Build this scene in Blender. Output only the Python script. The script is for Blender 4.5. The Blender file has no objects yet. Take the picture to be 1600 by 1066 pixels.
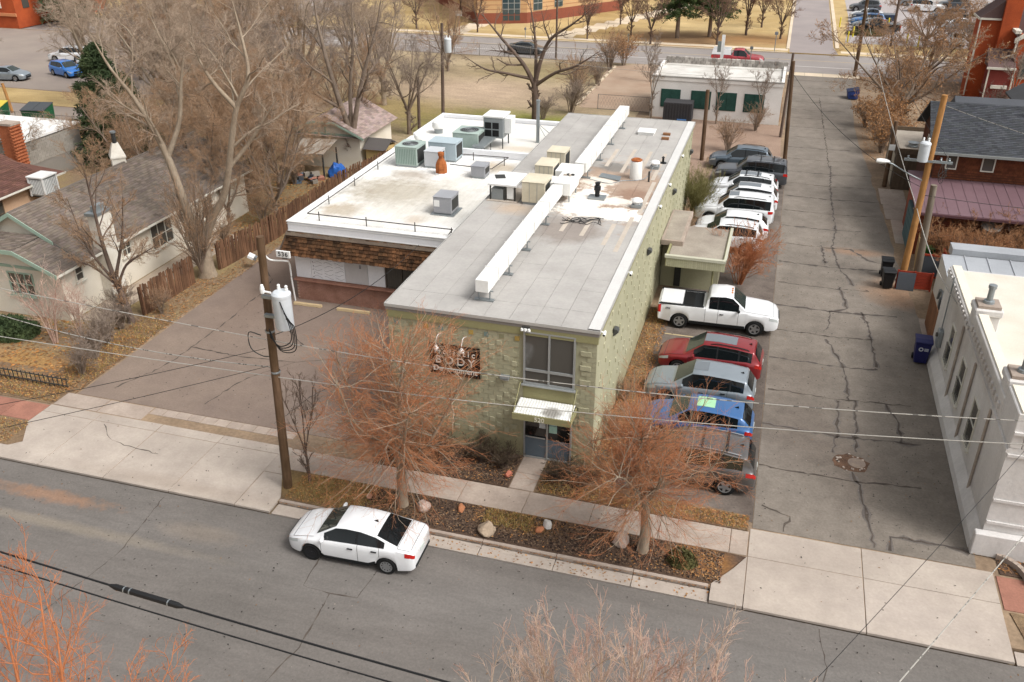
import bpy, bmesh, math, random
import numpy as np
from mathutils import Vector, Matrix, noise as mnoise

scene = bpy.context.scene
COL = scene.collection
R = math.radians
PI = math.pi

# ------------------------------------------------------------------ camera
cam_d = bpy.data.cameras.new("camera")
cam_d.sensor_width = 36.0
cam_d.lens = 36.0 * 1408.0 / 1600.0
cam_d.clip_start = 0.5
cam_d.clip_end = 2000.0
cam = bpy.data.objects.new("camera", cam_d)
COL.objects.link(cam)
cam.location = (0.0, 0.0, 20.77)
cam.rotation_euler = (R(90 - 28.1), 0.0, R(16.5))
scene.camera = cam

# ------------------------------------------------------------------ overcast daylight
SUN_EL, SUN_AZ = 52.0, 106.0          # azimuth measured from +Y towards +X
world = bpy.data.worlds.new("World")
scene.world = world
world.use_nodes = True
wn, wl = world.node_tree.nodes, world.node_tree.links
bg = wn["Background"]
sky = wn.new("ShaderNodeTexSky")
sky.sky_type = 'NISHITA'
sky.sun_disc = False
sky.sun_elevation = R(SUN_EL)
sky.sun_rotation = R(SUN_AZ)
sky.air_density = 1.0
sky.dust_density = 6.0
hs = wn.new("ShaderNodeHueSaturation")   # cloud cover: the blue is mostly gone
hs.inputs["Saturation"].default_value = 0.14
wl.new(sky.outputs[0], hs.inputs["Color"])
wl.new(hs.outputs[0], bg.inputs["Color"])
bg.inputs["Strength"].default_value = 0.15

sun_d = bpy.data.lights.new("sun", 'SUN')
sun_d.energy = 1.4
sun_d.angle = R(20.0)
sun_d.color = (1.0, 0.98, 0.95)
sun = bpy.data.objects.new("sun", sun_d)
COL.objects.link(sun)
_sd = Vector((math.sin(R(SUN_AZ)) * math.cos(R(SUN_EL)), math.cos(R(SUN_AZ)) * math.cos(R(SUN_EL)), math.sin(R(SUN_EL))))
sun.rotation_euler = (-_sd).to_track_quat('-Z', 'Y').to_euler()
sun.location = (40, 20, 60)

vs = scene.view_settings
vs.view_transform = 'Standard'
vs.look = 'None'
vs.gamma = 1.0
vs.exposure = 0.36
vs.use_curve_mapping = False
scene.render.engine = 'CYCLES'
scene.cycles.max_bounces = 5
scene.cycles.diffuse_bounces = 3
scene.cycles.glossy_bounces = 3
scene.cycles.transmission_bounces = 3
scene.cycles.transparent_max_bounces = 6
scene.cycles.caustics_reflective = False
scene.cycles.caustics_refractive = False

# ------------------------------------------------------------------ materials
def lin(h, k=0.92):
    if isinstance(h, (tuple, list)):
        return (h[0], h[1], h[2], 1)
    h = h.lstrip('#')
    out = []
    for i in (0, 2, 4):
        c = int(h[i:i + 2], 16) / 255.0
        out.append((c / 12.92 if c <= 0.04045 else ((c + 0.055) / 1.055) ** 2.4) * k)
    return (*out, 1)

MATS = {}
class NT:
    def __init__(s, name):
        s.m = bpy.data.materials.new(name); s.m.use_nodes = True
        s.n = s.m.node_tree.nodes; s.l = s.m.node_tree.links
        s.b = s.n["Principled BSDF"]
        s.pos = None
    def P(s, obj=False):
        if s.pos is None:
            if obj:
                s.pos = s.n.new("ShaderNodeTexCoord").outputs["Object"]
            else:
                s.pos = s.n.new("ShaderNodeNewGeometry").outputs["Position"]
        return s.pos
    def noise(s, vec, scale, detail=4, rough=0.55, stretch=None):
        if stretch:
            mp = s.n.new("ShaderNodeMapping"); mp.inputs["Scale"].default_value = stretch
            s.l.new(vec, mp.inputs["Vector"]); vec = mp.outputs[0]
        t = s.n.new("ShaderNodeTexNoise")
        t.inputs["Scale"].default_value = scale; t.inputs["Detail"].default_value = detail
        t.inputs["Roughness"].default_value = rough
        s.l.new(vec, t.inputs["Vector"])
        return t.outputs["Fac"]
    def ramp(s, fac, a, b, lo=0.0, hi=1.0):
        t = s.n.new("ShaderNodeMapRange")
        t.inputs["From Min"].default_value = a; t.inputs["From Max"].default_value = b
        t.inputs["To Min"].default_value = lo; t.inputs["To Max"].default_value = hi
        s.l.new(fac, t.inputs["Value"])
        return t.outputs[0]
    def mix(s, fac, a, b, mode='MIX'):
        t = s.n.new("ShaderNodeMix"); t.data_type = 'RGBA'; t.blend_type = mode
        for sock, v in ((t.inputs[0], fac), (t.inputs[6], a), (t.inputs[7], b)):
            if hasattr(v, 'is_linked') or hasattr(v, 'links'):
                s.l.new(v, sock)
            else:
                sock.default_value = v
        return t.outputs[2]
    def math(s, op, a, b=0.0, clamp=False):
        t = s.n.new("ShaderNodeMath"); t.operation = op; t.use_clamp = clamp
        for sock, v in ((t.inputs[0], a), (t.inputs[1], b)):
            if hasattr(v, 'links'):
                s.l.new(v, sock)
            else:
                sock.default_value = v
        return t.outputs[0]
    def grey(s, v):
        t = s.n.new("ShaderNodeCombineColor")
        for i in range(3):
            s.l.new(v, t.inputs[i])
        return t.outputs[0]
    def blob(s, vec, centre, radius, wob=0.5, wscale=1.2, soft=0.35):
        """mask 1 inside a ragged patch"""
        mp = s.n.new("ShaderNodeMapping"); mp.vector_type = 'TEXTURE'
        mp.inputs["Location"].default_value = centre; mp.inputs["Scale"].default_value = radius
        s.l.new(vec, mp.inputs["Vector"])
        ln = s.n.new("ShaderNodeVectorMath"); ln.operation = 'LENGTH'
        s.l.new(mp.outputs[0], ln.inputs[0])
        nz = s.noise(vec, wscale, 5, 0.65)
        d = s.math('ADD', ln.outputs["Value"], s.math('MULTIPLY', s.math('SUBTRACT', nz, 0.5), wob * 2))
        return s.ramp(d, 1.0 + soft, 1.0 - soft)
    def bump(s, h, strength, dist=0.02):
        t = s.n.new("ShaderNodeBump")
        t.inputs["Strength"].default_value = strength; t.inputs["Distance"].default_value = dist
        s.l.new(h, t.inputs["Height"])
        s.l.new(t.outputs[0], s.b.inputs["Normal"])

def mat(name, col, col2=None, rough=0.85, scale=0.5, fine=30.0, var=0.14, bump=0.25, spec=0.25, metal=0.0,
        rnd=0.0, obj=False, stretch=None, blobs=(), attr=None, contrast=0.28, fstretch=None, coat=0.0, mid=None):
    if name in MATS:
        return MATS[name]
    t = NT(name)
    p = t.P(obj)
    c1 = lin(col); c2 = lin(col2) if col2 else c1
    big = t.noise(p, scale, 5, 0.6, stretch)
    f = t.ramp(big, 0.5 - contrast / 2, 0.5 + contrast / 2)
    c = t.mix(f, c1, c2) if col2 else None
    if c is None:
        rgb = t.n.new("ShaderNodeRGB"); rgb.outputs[0].default_value = c1; c = rgb.outputs[0]
        c = t.mix(1.0, c, t.grey(t.ramp(big, 0.3, 0.7, 1 - var * 0.6, 1 + var * 0.6)), 'MULTIPLY')
    if attr:
        a = t.n.new("ShaderNodeAttribute"); a.attribute_name = attr
        c = t.mix(1.0, c, a.outputs["Color"], 'MULTIPLY')
    for cen, rad, bc, k, *rest in blobs:
        m = t.blob(p, cen, rad, *(rest or ()))
        c = t.mix(t.math('MULTIPLY', m, k), c, lin(bc))
    fn = t.noise(p, fine, 3, 0.6, fstretch)
    c = t.mix(1.0, c, t.grey(t.ramp(fn, 0.25, 0.75, 1 - var, 1 + var)), 'MULTIPLY')
    if mid:
        mm = t.noise(p, mid[0], 6, 0.7, mid[2] if len(mid) > 2 else None)
        c = t.mix(1.0, c, t.grey(t.ramp(mm, 0.3, 0.7, 1 - mid[1], 1 + mid[1])), 'MULTIPLY')
    if rnd:
        oi = t.n.new("ShaderNodeObjectInfo")
        c = t.mix(1.0, c, t.grey(t.ramp(oi.outputs["Random"], 0, 1, 1 - rnd, 1 + rnd)), 'MULTIPLY')
    t.l.new(c, t.b.inputs["Base Color"])
    t.b.inputs["Roughness"].default_value = rough
    t.b.inputs["Metallic"].default_value = metal
    t.b.inputs["Specular IOR Level"].default_value = spec
    if coat:
        t.b.inputs["Coat Weight"].default_value = coat
        t.b.inputs["Coat Roughness"].default_value = 0.04
    if bump:
        t.bump(fn, bump)
    MATS[name] = t.m
    return t.m

def paint(name, col, rough=0.3, coat=0.8, metal=0.0):
    return mat(name, col, rough=rough, var=0.03, fine=3.0, scale=0.7, bump=0, spec=0.5, obj=True, coat=coat, metal=metal)

def plain(name, col, rough=0.7, metal=0.0, spec=0.3, var=0.07, fine=14.0):
    return mat(name, col, rough=rough, var=var, fine=fine, scale=1.3, bump=0.08, spec=spec, metal=metal)

def glass(name, col='#12171a', rough=0.04):
    return mat(name, col, rough=rough, var=0.05, fine=0.8, bump=0, spec=0.6, obj=True)

# ------------------------------------------------------------------ mesh helpers
ORG = {}
def org(o):
    return ORG.get(o.name, Vector((0, 0, 0))) if o else Vector((0, 0, 0))

def props(o, label=None, cat=None, group=None, kind=None):
    if label: o["label"] = label
    if cat: o["category"] = cat
    if group: o["group"] = group
    if kind: o["kind"] = kind
    return o

def thing(name, label, cat, loc=(0, 0, 0), rz=0.0, group=None, local=False):
    o = bpy.data.objects.new(name, None)
    COL.objects.link(o)
    o.location = loc; o.rotation_euler = (0, 0, rz)
    o.empty_display_size = 0.3
    ORG[o.name] = Vector((0, 0, 0)) if local else Vector(loc)
    return props(o, label, cat, group)

class MB:
    def __init__(s):
        s.v = []; s.f = []; s.c = None
    def add(s, vs_, fs):
        n = len(s.v); s.v += [tuple(p) for p in vs_]; s.f += [tuple(i + n for i in f) for f in fs]
        return s
    def box(s, x0, x1, y0, y1, z0, z1):
        return s.add([(x0, y0, z0), (x1, y0, z0), (x1, y1, z0), (x0, y1, z0), (x0, y0, z1), (x1, y0, z1), (x1, y1, z1), (x0, y1, z1)],
                     [(0, 3, 2, 1), (4, 5, 6, 7), (0, 1, 5, 4), (1, 2, 6, 5), (2, 3, 7, 6), (3, 0, 4, 7)])
    def cbox(s, c, d, rz=0.0, rx=0.0, ry=0.0):
        m = Matrix.Translation(c) @ Matrix.Rotation(rz, 4, 'Z') @ Matrix.Rotation(ry, 4, 'Y') @ Matrix.Rotation(rx, 4, 'X')
        k = MB().box(-d[0] / 2, d[0] / 2, -d[1] / 2, d[1] / 2, -d[2] / 2, d[2] / 2)
        return s.add([m @ Vector(p) for p in k.v], k.f)
    def prism(s, pts, z0, z1):
        n = len(pts)
        a = sum(pts[i][0] * pts[(i + 1) % n][1] - pts[(i + 1) % n][0] * pts[i][1] for i in range(n))
        if a < 0: pts = pts[::-1]
        return s.add([(p[0], p[1], z0) for p in pts] + [(p[0], p[1], z1) for p in pts],
                     [tuple(range(n - 1, -1, -1)), tuple(range(n, 2 * n))] + [(i, (i + 1) % n, (i + 1) % n + n, i + n) for i in range(n)])
    def poly3(s, pts, d):
        """polygon in space extruded by vector d"""
        n = len(pts); d = Vector(d)
        return s.add([Vector(p) for p in pts] + [Vector(p) + d for p in pts],
                     [tuple(range(n - 1, -1, -1)), tuple(range(n, 2 * n))] + [(i, (i + 1) % n, (i + 1) % n + n, i + n) for i in range(n)])
    def cyl(s, p0, p1, r0, r1=None, n=10, caps=True):
        r1 = r0 if r1 is None else r1
        p0, p1 = Vector(p0), Vector(p1); t = (p1 - p0).normalized()
        u = t.orthogonal().normalized(); w = t.cross(u)
        vs_ = []
        for p, r in ((p0, r0), (p1, r1)):
            for i in range(n):
                a = 2 * PI * i / n
                vs_.append(p + (u * math.cos(a) + w * math.sin(a)) * r)
        fs = [(i, (i + 1) % n, (i + 1) % n + n, i + n) for i in range(n)]
        if caps: fs += [tuple(range(n - 1, -1, -1)), tuple(range(n, 2 * n))]
        return s.add(vs_, fs)
    def tube(s, pts, r, n=6):
        P = np.array([[tuple(p) for p in pts]], float)
        Rr = np.full(P.shape[:2], r) if np.isscalar(r) else np.array([r], float)
        v, f = tubes(P, Rr, n)
        return s.add(v.tolist(), f.tolist())
    def lathe(s, prof, c=(0, 0, 0), n=16, axis='Z'):
        vs_ = []; fs = []; m = len(prof)
        for i in range(n):
            a = 2 * PI * i / n
            for r, z in prof:
                q = (r * math.cos(a), r * math.sin(a), z)
                if axis == 'Y': q = (q[0], q[2], q[1])
                vs_.append((c[0] + q[0], c[1] + q[1], c[2] + q[2]))
        for i in range(n):
            j = (i + 1) % n
            for k in range(m - 1):
                q = (i * m + k, j * m + k, j * m + k + 1, i * m + k + 1)
                fs.append(q if axis != 'Y' else q[::-1])
        return s.add(vs_, fs)
    def mesh(s, name, o=Vector((0, 0, 0)), smooth=False, sharp=35):
        me = bpy.data.meshes.new(name)
        me.from_pydata([(p[0] - o[0], p[1] - o[1], p[2] - o[2]) for p in s.v], [], s.f)
        if s.c is not None:
            at = me.color_attributes.new("tint", 'FLOAT_COLOR', 'POINT')
            at.data.foreach_set("color", np.array(s.c, dtype=np.float32).ravel())
        if smooth:
            me.shade_smooth(); me.set_sharp_from_angle(angle=R(sharp))
        me.update()
        return me
    def build(s, name, m, parent=None, smooth=False, sharp=35, bev=0.0, kind=None, label=None):
        o = bpy.data.objects.new(name, s.mesh(name, org(parent), smooth, sharp))
        COL.objects.link(o)
        if m: o.data.materials.append(m)
        if parent:
            o.parent = parent; ORG[o.name] = org(parent)
        if bev:
            b = o.modifiers.new("bevel", 'BEVEL'); b.width = bev; b.segments = 1; b.limit_method = 'ANGLE'
        return props(o, label=label, kind=kind)

def solo(mb, name, m, label, cat, loc, group=None, smooth=False, bev=0.0, sharp=35, kind=None):
    o = bpy.data.objects.new(name, mb.mesh(name, Vector(loc), smooth, sharp))
    COL.objects.link(o); o.location = loc
    o.data.materials.append(m); ORG[o.name] = Vector(loc)
    if bev:
        b = o.modifiers.new("bevel", 'BEVEL'); b.width = bev; b.segments = 1; b.limit_method = 'ANGLE'
    return props(o, label, cat, group, kind)

def struct(mb, name, m, parent=None, smooth=False):
    o = mb.build(name, m, parent, smooth)
    if not parent: o["kind"] = "structure"
    return o

def piece(me, name, loc, parent, rot=(0, 0, 0), scale=(1, 1, 1)):
    """one of many alike pieces that share a mesh"""
    o = bpy.data.objects.new(name, me)
    COL.objects.link(o)
    o.location = Vector(loc) - org(parent); o.rotation_euler = rot; o.scale = scale
    o.parent = parent
    return o

def box_mesh(name, dx, dy, dz, m, ch=0.0):
    """a block centred on its origin, edges chamfered by ch on the long sides"""
    bm = bmesh.new(); bmesh.ops.create_cube(bm, size=1.0)
    bmesh.ops.scale(bm, vec=(dx, dy, dz), verts=bm.verts)
    if ch:
        bmesh.ops.bevel(bm, geom=bm.edges[:], offset=ch, segments=1, affect='EDGES')
    me = bpy.data.meshes.new(name); bm.to_mesh(me); bm.free()
    me.materials.append(m)
    return me

def text(s, name, size, loc, rot, m, parent, depth=0.01, offset=0.0, align='CENTER', spacing=1.0):
    cu = bpy.data.curves.new(name, 'FONT'); cu.body = s; cu.size = size; cu.extrude = depth; cu.offset = offset
    cu.align_x = align; cu.align_y = 'CENTER'; cu.space_character = spacing
    tmp = bpy.data.objects.new(name, cu)
    me = bpy.data.meshes.new_from_object(tmp); me.name = name
    bpy.data.objects.remove(tmp)
    me.materials.clear(); me.materials.append(m)
    o = bpy.data.objects.new(name, me); COL.objects.link(o)
    o.location = Vector(loc) - org(parent); o.rotation_euler = rot; o.parent = parent
    return o

# ------------------------------------------------------------------ fast tubes and trees
def tubes(P, Rr, ns):
    N, K, _ = P.shape
    T = np.gradient(P, axis=1); T /= np.linalg.norm(T, axis=2, keepdims=True) + 1e-9
    T0 = T.mean(axis=1, keepdims=True)
    ref = np.where(np.abs(T0[..., 2:3]) < 0.85, np.array([0., 0., 1.]), np.array([1., 0., 0.]))
    U = np.cross(T, np.broadcast_to(ref, T.shape)); U /= np.linalg.norm(U, axis=2, keepdims=True) + 1e-9
    V = np.cross(T, U)
    a = np.arange(ns) * 2 * PI / ns
    ring = P[:, :, None, :] + Rr[:, :, None, None] * (np.cos(a)[None, None, :, None] * U[:, :, None, :] + np.sin(a)[None, None, :, None] * V[:, :, None, :])
    idx = np.arange(N * K * ns).reshape(N, K, ns)
    a0 = idx[:, :-1]; a1 = np.roll(a0, -1, 2); b0 = idx[:, 1:]; b1 = np.roll(b0, -1, 2)
    return ring.reshape(-1, 3), np.stack([a0, b0, b1, a1], -1).reshape(-1, 4)

def np_mesh(name, vs_, fs, m, smooth=True, tint=None):
    me = bpy.data.meshes.new(name)
    vs_ = np.asarray(vs_, np.float32); fs = np.asarray(fs, np.int32)
    k = fs.shape[1]
    me.vertices.add(len(vs_)); me.vertices.foreach_set("co", vs_.ravel())
    me.loops.add(fs.size); me.loops.foreach_set("vertex_index", fs.ravel())
    me.polygons.add(len(fs)); me.polygons.foreach_set("loop_start", np.arange(0, fs.size, k, dtype=np.int32))
    try: me.polygons.foreach_set("loop_total", np.full(len(fs), k, np.int32))
    except Exception: pass
    if smooth: me.polygons.foreach_set("use_smooth", np.ones(len(fs), bool))
    if tint is not None:
        at = me.color_attributes.new("tint", 'FLOAT_COLOR', 'POINT')
        at.data.foreach_set("color", np.asarray(tint, np.float32).ravel())
    me.update(calc_edges=True)
    me.materials.append(m)
    return me

def smooth_path(pts, k=4):
    """Catmull-Rom through points"""
    P = np.array(pts, float); out = []
    Q = np.vstack([2 * P[0] - P[1], P, 2 * P[-1] - P[-2]])
    for i in range(1, len(Q) - 2):
        for j in range(k):
            t = j / k
            out.append(0.5 * ((2 * Q[i]) + (-Q[i - 1] + Q[i + 1]) * t + (2 * Q[i - 1] - 5 * Q[i] + 4 * Q[i + 1] - Q[i + 2]) * t * t + (-Q[i - 1] + 3 * Q[i] - 3 * Q[i + 1] + Q[i + 2]) * t ** 3))
    out.append(P[-1])
    return np.array(out)

def grow(rng, P, Rr, n, t0, t1, ang, L, K, up=0.0, wob=0.1, rr=0.55, lt=0.5, rmin=0.004, angvar=0.25, absL=None, end=0.3):
    N, KP, _ = P.shape
    T = np.gradient(P, axis=1)
    plen = np.linalg.norm(np.diff(P, axis=1), axis=2).sum(1)
    T /= np.linalg.norm(T, axis=2, keepdims=True) + 1e-9
    pi = np.repeat(np.arange(N), n); M = len(pi)
    t = t0 + (t1 - t0) * ((np.tile(np.arange(n), N) + rng.uniform(0, 1, M)) / n)
    x = t * (KP - 1); i = np.clip(x.astype(int), 0, KP - 2); f = (x - i)[:, None]
    pos = P[pi, i] * (1 - f) + P[pi, i + 1] * f
    tan = T[pi, i] * (1 - f) + T[pi, i + 1] * f
    r0 = (Rr[pi, i] * (1 - f[:, 0]) + Rr[pi, i + 1] * f[:, 0]) * rr
    q = rng.normal(size=(M, 3)); q -= (q * tan).sum(1, keepdims=True) * tan; q /= np.linalg.norm(q, axis=1, keepdims=True) + 1e-9
    a = (ang + rng.normal(0, angvar, M))[:, None]
    d = tan * np.cos(a) + q * np.sin(a)
    ln = (absL if absL else L * plen[pi]) * (1 - lt * t) * rng.uniform(0.65, 1.25, M)
    pts = [pos]
    for k in range(K - 1):
        d = d + rng.normal(0, wob, (M, 3)) + np.array([0, 0, up])
        d /= np.linalg.norm(d, axis=1, keepdims=True)
        pts.append(pts[-1] + d * (ln / (K - 1))[:, None])
    P2 = np.stack(pts, 1)
    R2 = np.maximum(r0, rmin)[:, None] * np.linspace(1, end, K)[None, :]
    return P2, np.maximum(R2, rmin * 0.6)

def tree_meshes(name, seed, stems, levels, bark, twig, wood_levels=1, sides=(8, 6, 4, 3, 3, 3)):
    """stems: list of (points, radii).  Returns (trunk mesh, crown mesh)"""
    rng = np.random.default_rng(seed)
    wood = []; crown = []
    cur = []
    for pts, rad in stems:
        p = smooth_path(pts, 4); r = np.interp(np.linspace(0, 1, len(p)), np.linspace(0, 1, len(rad)), rad)
        wood.append(tubes(p[None], r[None], sides[0])); cur.append((p[None], r[None]))
    for li, lv in enumerate(levels):
        nxt = []
        for P, Rr in cur:
            P2, R2 = grow(rng, P, Rr, **lv); nxt.append((P2, R2))
            (wood if li < wood_levels else crown).append(tubes(P2, R2, sides[min(li + 1, len(sides) - 1)]))
        KK = nxt[0][0].shape[1]
        cur = [(np.concatenate([a for a, b in nxt]), np.concatenate([b for a, b in nxt]))]
    def join(ls):
        vs_, fs, o = [], [], 0
        for v, f in ls:
            vs_.append(v); fs.append(f + o); o += len(v)
        return np.concatenate(vs_), np.concatenate(fs)
    a = np_mesh(name + "_trunk", *join(wood), bark)
    b = np_mesh(name + "_crown", *join(crown), twig)
    return a, b

def place_tree(name, meshes, label, cat, loc, rz=0.0, sc=1.0, group=None, names=("trunk", "crown")):
    t = thing(name, label, cat, loc, rz, group, local=True)
    t.scale = (sc, sc, sc) if np.isscalar(sc) else sc
    for n, me in zip(names, meshes):
        o = bpy.data.objects.new(n, me); COL.objects.link(o); o.parent = t
    return t

def catenary(p0, p1, sag, n=14):
    p0, p1 = Vector(p0), Vector(p1)
    return [p0.lerp(p1, i / n) - Vector((0, 0, sag * 4 * (i / n) * (1 - i / n))) for i in range(n + 1)]
# ================================================================== SETTING
def sheet(name, pts, z, m, thick=0.05, parent=None):
    return struct(MB().prism(list(pts), z - thick, z), name, m, parent)

m_dirt = mat('dirt', '#806d5b', '#978168', scale=0.22, fine=6, var=0.22, bump=0.4, mid=(0.9, 0.18))
m_drygrass = mat('dry_grass', '#a08657', '#bfa677', scale=0.1, fine=9, var=0.22, bump=0.5, mid=(0.35, 0.16, (0.5, 1.5, 1)),
                 blobs=[((-14, 124, 0), (9, 6, 50), '#8a6547', 0.75, 0.5, 0.3, 0.5), ((-2, 127, 0), (7, 4, 50), '#93693f', 0.7, 0.5, 0.3, 0.5)])
m_ground = mat('ground_earth', '#8b7a66', '#9b8567', scale=0.05, fine=3, var=0.2)
m_vacant = mat('vacant_earth', '#84735a', '#a89679', scale=0.12, fine=5, var=0.25, bump=0.5, mid=(0.6, 0.2, (0.6, 1.5, 1)),
               blobs=[((-22, 75.5, 0), (9.5, 5.5, 50), '#7b7a3c', 1.0, 0.6, 0.6, 0.35), ((-30, 88, 0), (8, 5, 50), '#b39c86', 0.7, 0.5, 0.3, 0.5),
                      ((-36, 78, 0), (7, 5, 50), '#8d7a45', 0.6, 0.5, 0.3, 0.5), ((-24, 99, 0), (9, 4, 50), '#7d7048', 0.6, 0.5, 0.3, 0.5)])
m_street = mat('street_asphalt', '#67625d', '#746e69', scale=0.12, fine=13, var=0.13, bump=0.35, contrast=0.4, mid=(1.1, 0.13, (0.35, 1.6, 1)),
               blobs=[((-24.2, 20.9, 0), (2.2, 0.3, 50), '#94725a', 0.7, 1.3, 3.0, 0.5), ((-22, 19.6, 0), (4.5, 0.22, 50), '#948877', 0.5, 0.8, 1.6, 0.6),
                      ((-17.5, 20.6, 0), (1.4, 0.4, 50), '#8f8172', 0.45, 0.8, 1.6, 0.5), ((-3, 20, 0), (14, 1.2, 50), '#74706c', 0.5, 0.5, 0.4, 0.6)])
m_alley = mat('alley_asphalt', '#726a61', '#877e74', scale=0.25, fine=11, var=0.16, bump=0.4, contrast=0.45, mid=(1.3, 0.17),
              blobs=[((2.6, 33.2, 0), (1.9, 2.6, 50), '#655b53', 0.65, 0.6, 0.8, 0.5), ((2.2, 38.5, 0), (1.6, 1.8, 50), '#6a6057', 0.55, 0.6, 0.9, 0.5),
                     ((4.6, 31, 0), (1.0, 2.4, 50), '#6b6057', 0.5, 0.7, 1.0, 0.5), ((7.6, 48.6, 0), (1.6, 1.7, 50), '#9a7a60', 0.8, 0.6, 0.8, 0.5),
                     ((5.6, 54, 0), (1.6, 0.5, 50), '#94745c', 0.6, 0.5, 1.2, 0.5), ((4.4, 60, 0), (0.5, 3, 50), '#665c54', 0.5, 0.6, 0.9, 0.5)])
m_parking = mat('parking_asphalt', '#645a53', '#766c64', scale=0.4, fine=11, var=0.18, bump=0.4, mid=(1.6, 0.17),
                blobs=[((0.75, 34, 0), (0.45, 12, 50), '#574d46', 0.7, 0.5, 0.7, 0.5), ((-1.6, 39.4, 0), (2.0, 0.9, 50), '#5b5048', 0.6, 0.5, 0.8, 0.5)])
m_lot = mat('lot_asphalt', '#786960', '#89796c', scale=0.2, fine=12, var=0.13, bump=0.35, contrast=0.5, mid=(1.2, 0.1),
            blobs=[((-18.5, 31.5, 0), (2.4, 1.6, 50), '#7b6b62', 0.6, 0.6, 0.7, 0.5), ((-25.2, 41, 0), (1.8, 6, 50), '#7c6a5e', 0.6, 0.5, 0.5, 0.5), ((-21, 36.5, 0), (3, 1, 50), '#7d6c62', 0.5, 0.5, 0.8, 0.5)])
m_conc = mat('concrete', '#a69a8f', '#b4a89c', scale=0.5, fine=11, var=0.07, bump=0.2, rnd=0.05, mid=(1.5, 0.09),
             blobs=[((-20, 22.7, 0), (3.5, 0.35, 50), '#9b8d80', 0.6, 0.5, 1.2, 0.6), ((3.2, 25.2, 0), (1.4, 1.6, 50), '#a2968b', 0.6, 0.6, 0.9, 0.6),
                    ((-26.4, 26.6, 0), (1.3, 0.6, 50), '#97897b', 0.6, 0.6, 1.2, 0.6), ((6.2, 23.4, 0), (2.2, 1.0, 50), '#b0a49a', 0.6, 0.6, 0.9, 0.6)])
m_conc_old = mat('old_concrete', '#9c8d81', '#ad9e91', scale=0.6, fine=10, var=0.1, bump=0.3, rnd=0.07, mid=(1.7, 0.12))
m_joint = plain('joint_dirt', '#6a5b4d', 0.95)
m_halo = mat('crack_halo', '#665f5a', '#716a64', scale=0.9, fine=10, var=0.2)
m_crack = mat('crack_tar', '#453d38', '#5c534b', scale=2, fine=20, var=0.2, bump=0.1)
m_mulch = mat('mulch', '#4a3b31', '#5e4a3c', scale=1.2, fine=14, var=0.35, bump=1.0,
              blobs=[((-14, 24, 0), (2.6, 0.9, 50), '#8d7448', 0.8, 0.5, 0.9, 0.5), ((-7.0, 24.3, 0), (1.6, 0.6, 50), '#96703f', 0.7, 0.6, 1.2, 0.5), ((-0.6, 24.0, 0), (1.0, 0.7, 50), '#9a6c3a', 0.85, 0.5, 1.2, 0.5)])
m_leafbed = mat('leafy_bed', '#6c5744', '#867056', scale=0.9, fine=12, var=0.35, bump=1.0)
m_yard = mat('yard_earth', '#85705b', '#8f7d57', scale=0.4, fine=8, var=0.25, bump=0.6, blobs=[((-32.5, 28.6, 0), (3.5, 1.2, 50), '#a8783f', 0.5, 0.6, 0.9, 0.5)])
m_pinkwalk = mat('flagstone', '#a0705f', '#8f6455', scale=1.5, fine=14, var=0.12, bump=0.3, rnd=0.08)
m_yellow = plain('faded_paint', '#b3a27e', 0.9)
m_whitepaint = plain('road_paint', '#c9c5be', 0.9)

struct(MB().prism([(-420, -60), (420, -60), (420, 700), (-420, 700)], -0.4, -0.20), 'ground', m_ground)
sheet('front_street', [(-140, 11.0), (120, 11.0), (120, 22.25), (-140, 22.25)], -0.10, m_street)
sheet('near_verge', [(-140, -50), (120, -50), (120, 10.9), (-140, 10.9)], 0.02, m_drygrass, 0.2)
sheet('city_block', [(-140, 22.9), (90, 22.9), (90, 106.6), (-140, 106.6)], -0.015, m_dirt, 0.18)
sheet('far_street', [(-160, 107.0), (160, 107.0), (160, 118.6), (-160, 118.6)], -0.10, mat('far_asphalt', '#8b837f', '#97908b', scale=0.1, fine=20, var=0.08, fstretch=(0.05, 2, 1)))
sheet('far_block', [(-69, 118.8), (140, 118.8), (140, 330), (-69, 330)], -0.01, m_drygrass, 0.18)
sheet('cross_street', [(-88, 118.9), (-70, 118.9), (-70, 300), (-88, 300)], -0.10, MATS['far_asphalt'])
sheet('corner_block', [(-200, 118.8), (-88.5, 118.8), (-88.5, 330), (-200, 330)], -0.012, m_drygrass, 0.18)
sheet('vacant_lot', [(-41, 66), (-12.6, 66), (-12.6, 106.4), (-60, 106.4), (-60, 92), (-41, 80)], 0.0, m_vacant, 0.03)
sheet('yard', [(-60, 27.0), (-28.3, 27.0), (-28.3, 66), (-60, 66)], -0.004, m_yard, 0.03)
sheet('back_lot', [(-16.2, 84.5), (-11.6, 84.5), (-11.6, 106.2), (-16.5, 106.2), (-19.2, 104), (-18.4, 84.5)], 0.006, mat('gravel_lot', '#9c8470', '#a8937f', scale=0.4, fine=18, var=0.15), 0.03)
sheet('bare_lot', [(-5.0, 71.5), (0.6, 71.5), (0.3, 82.8), (-11, 82.8), (-11, 60), (-5.0, 60)], 0.004, mat('bare_earth', '#8e7666', '#9c8574', scale=0.5, fine=10, var=0.18), 0.03)
sheet('left_parking', [(-112, 76), (-60.4, 76), (-60.4, 106), (-112, 106)], 0.008, mat('left_asphalt', '#8c8078', '#978b80', scale=0.2, fine=16, var=0.1), 0.03)
sheet('left_alley', [(-112, 64.5), (-57, 64.5), (-57, 70.5), (-112, 70.5)], 0.0, MATS['left_asphalt'], 0.03)
sheet('side_yard', [(-112, 70.8), (-57, 70.8), (-57, 75.7), (-112, 75.7)], 0.01, m_drygrass, 0.03)
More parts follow.
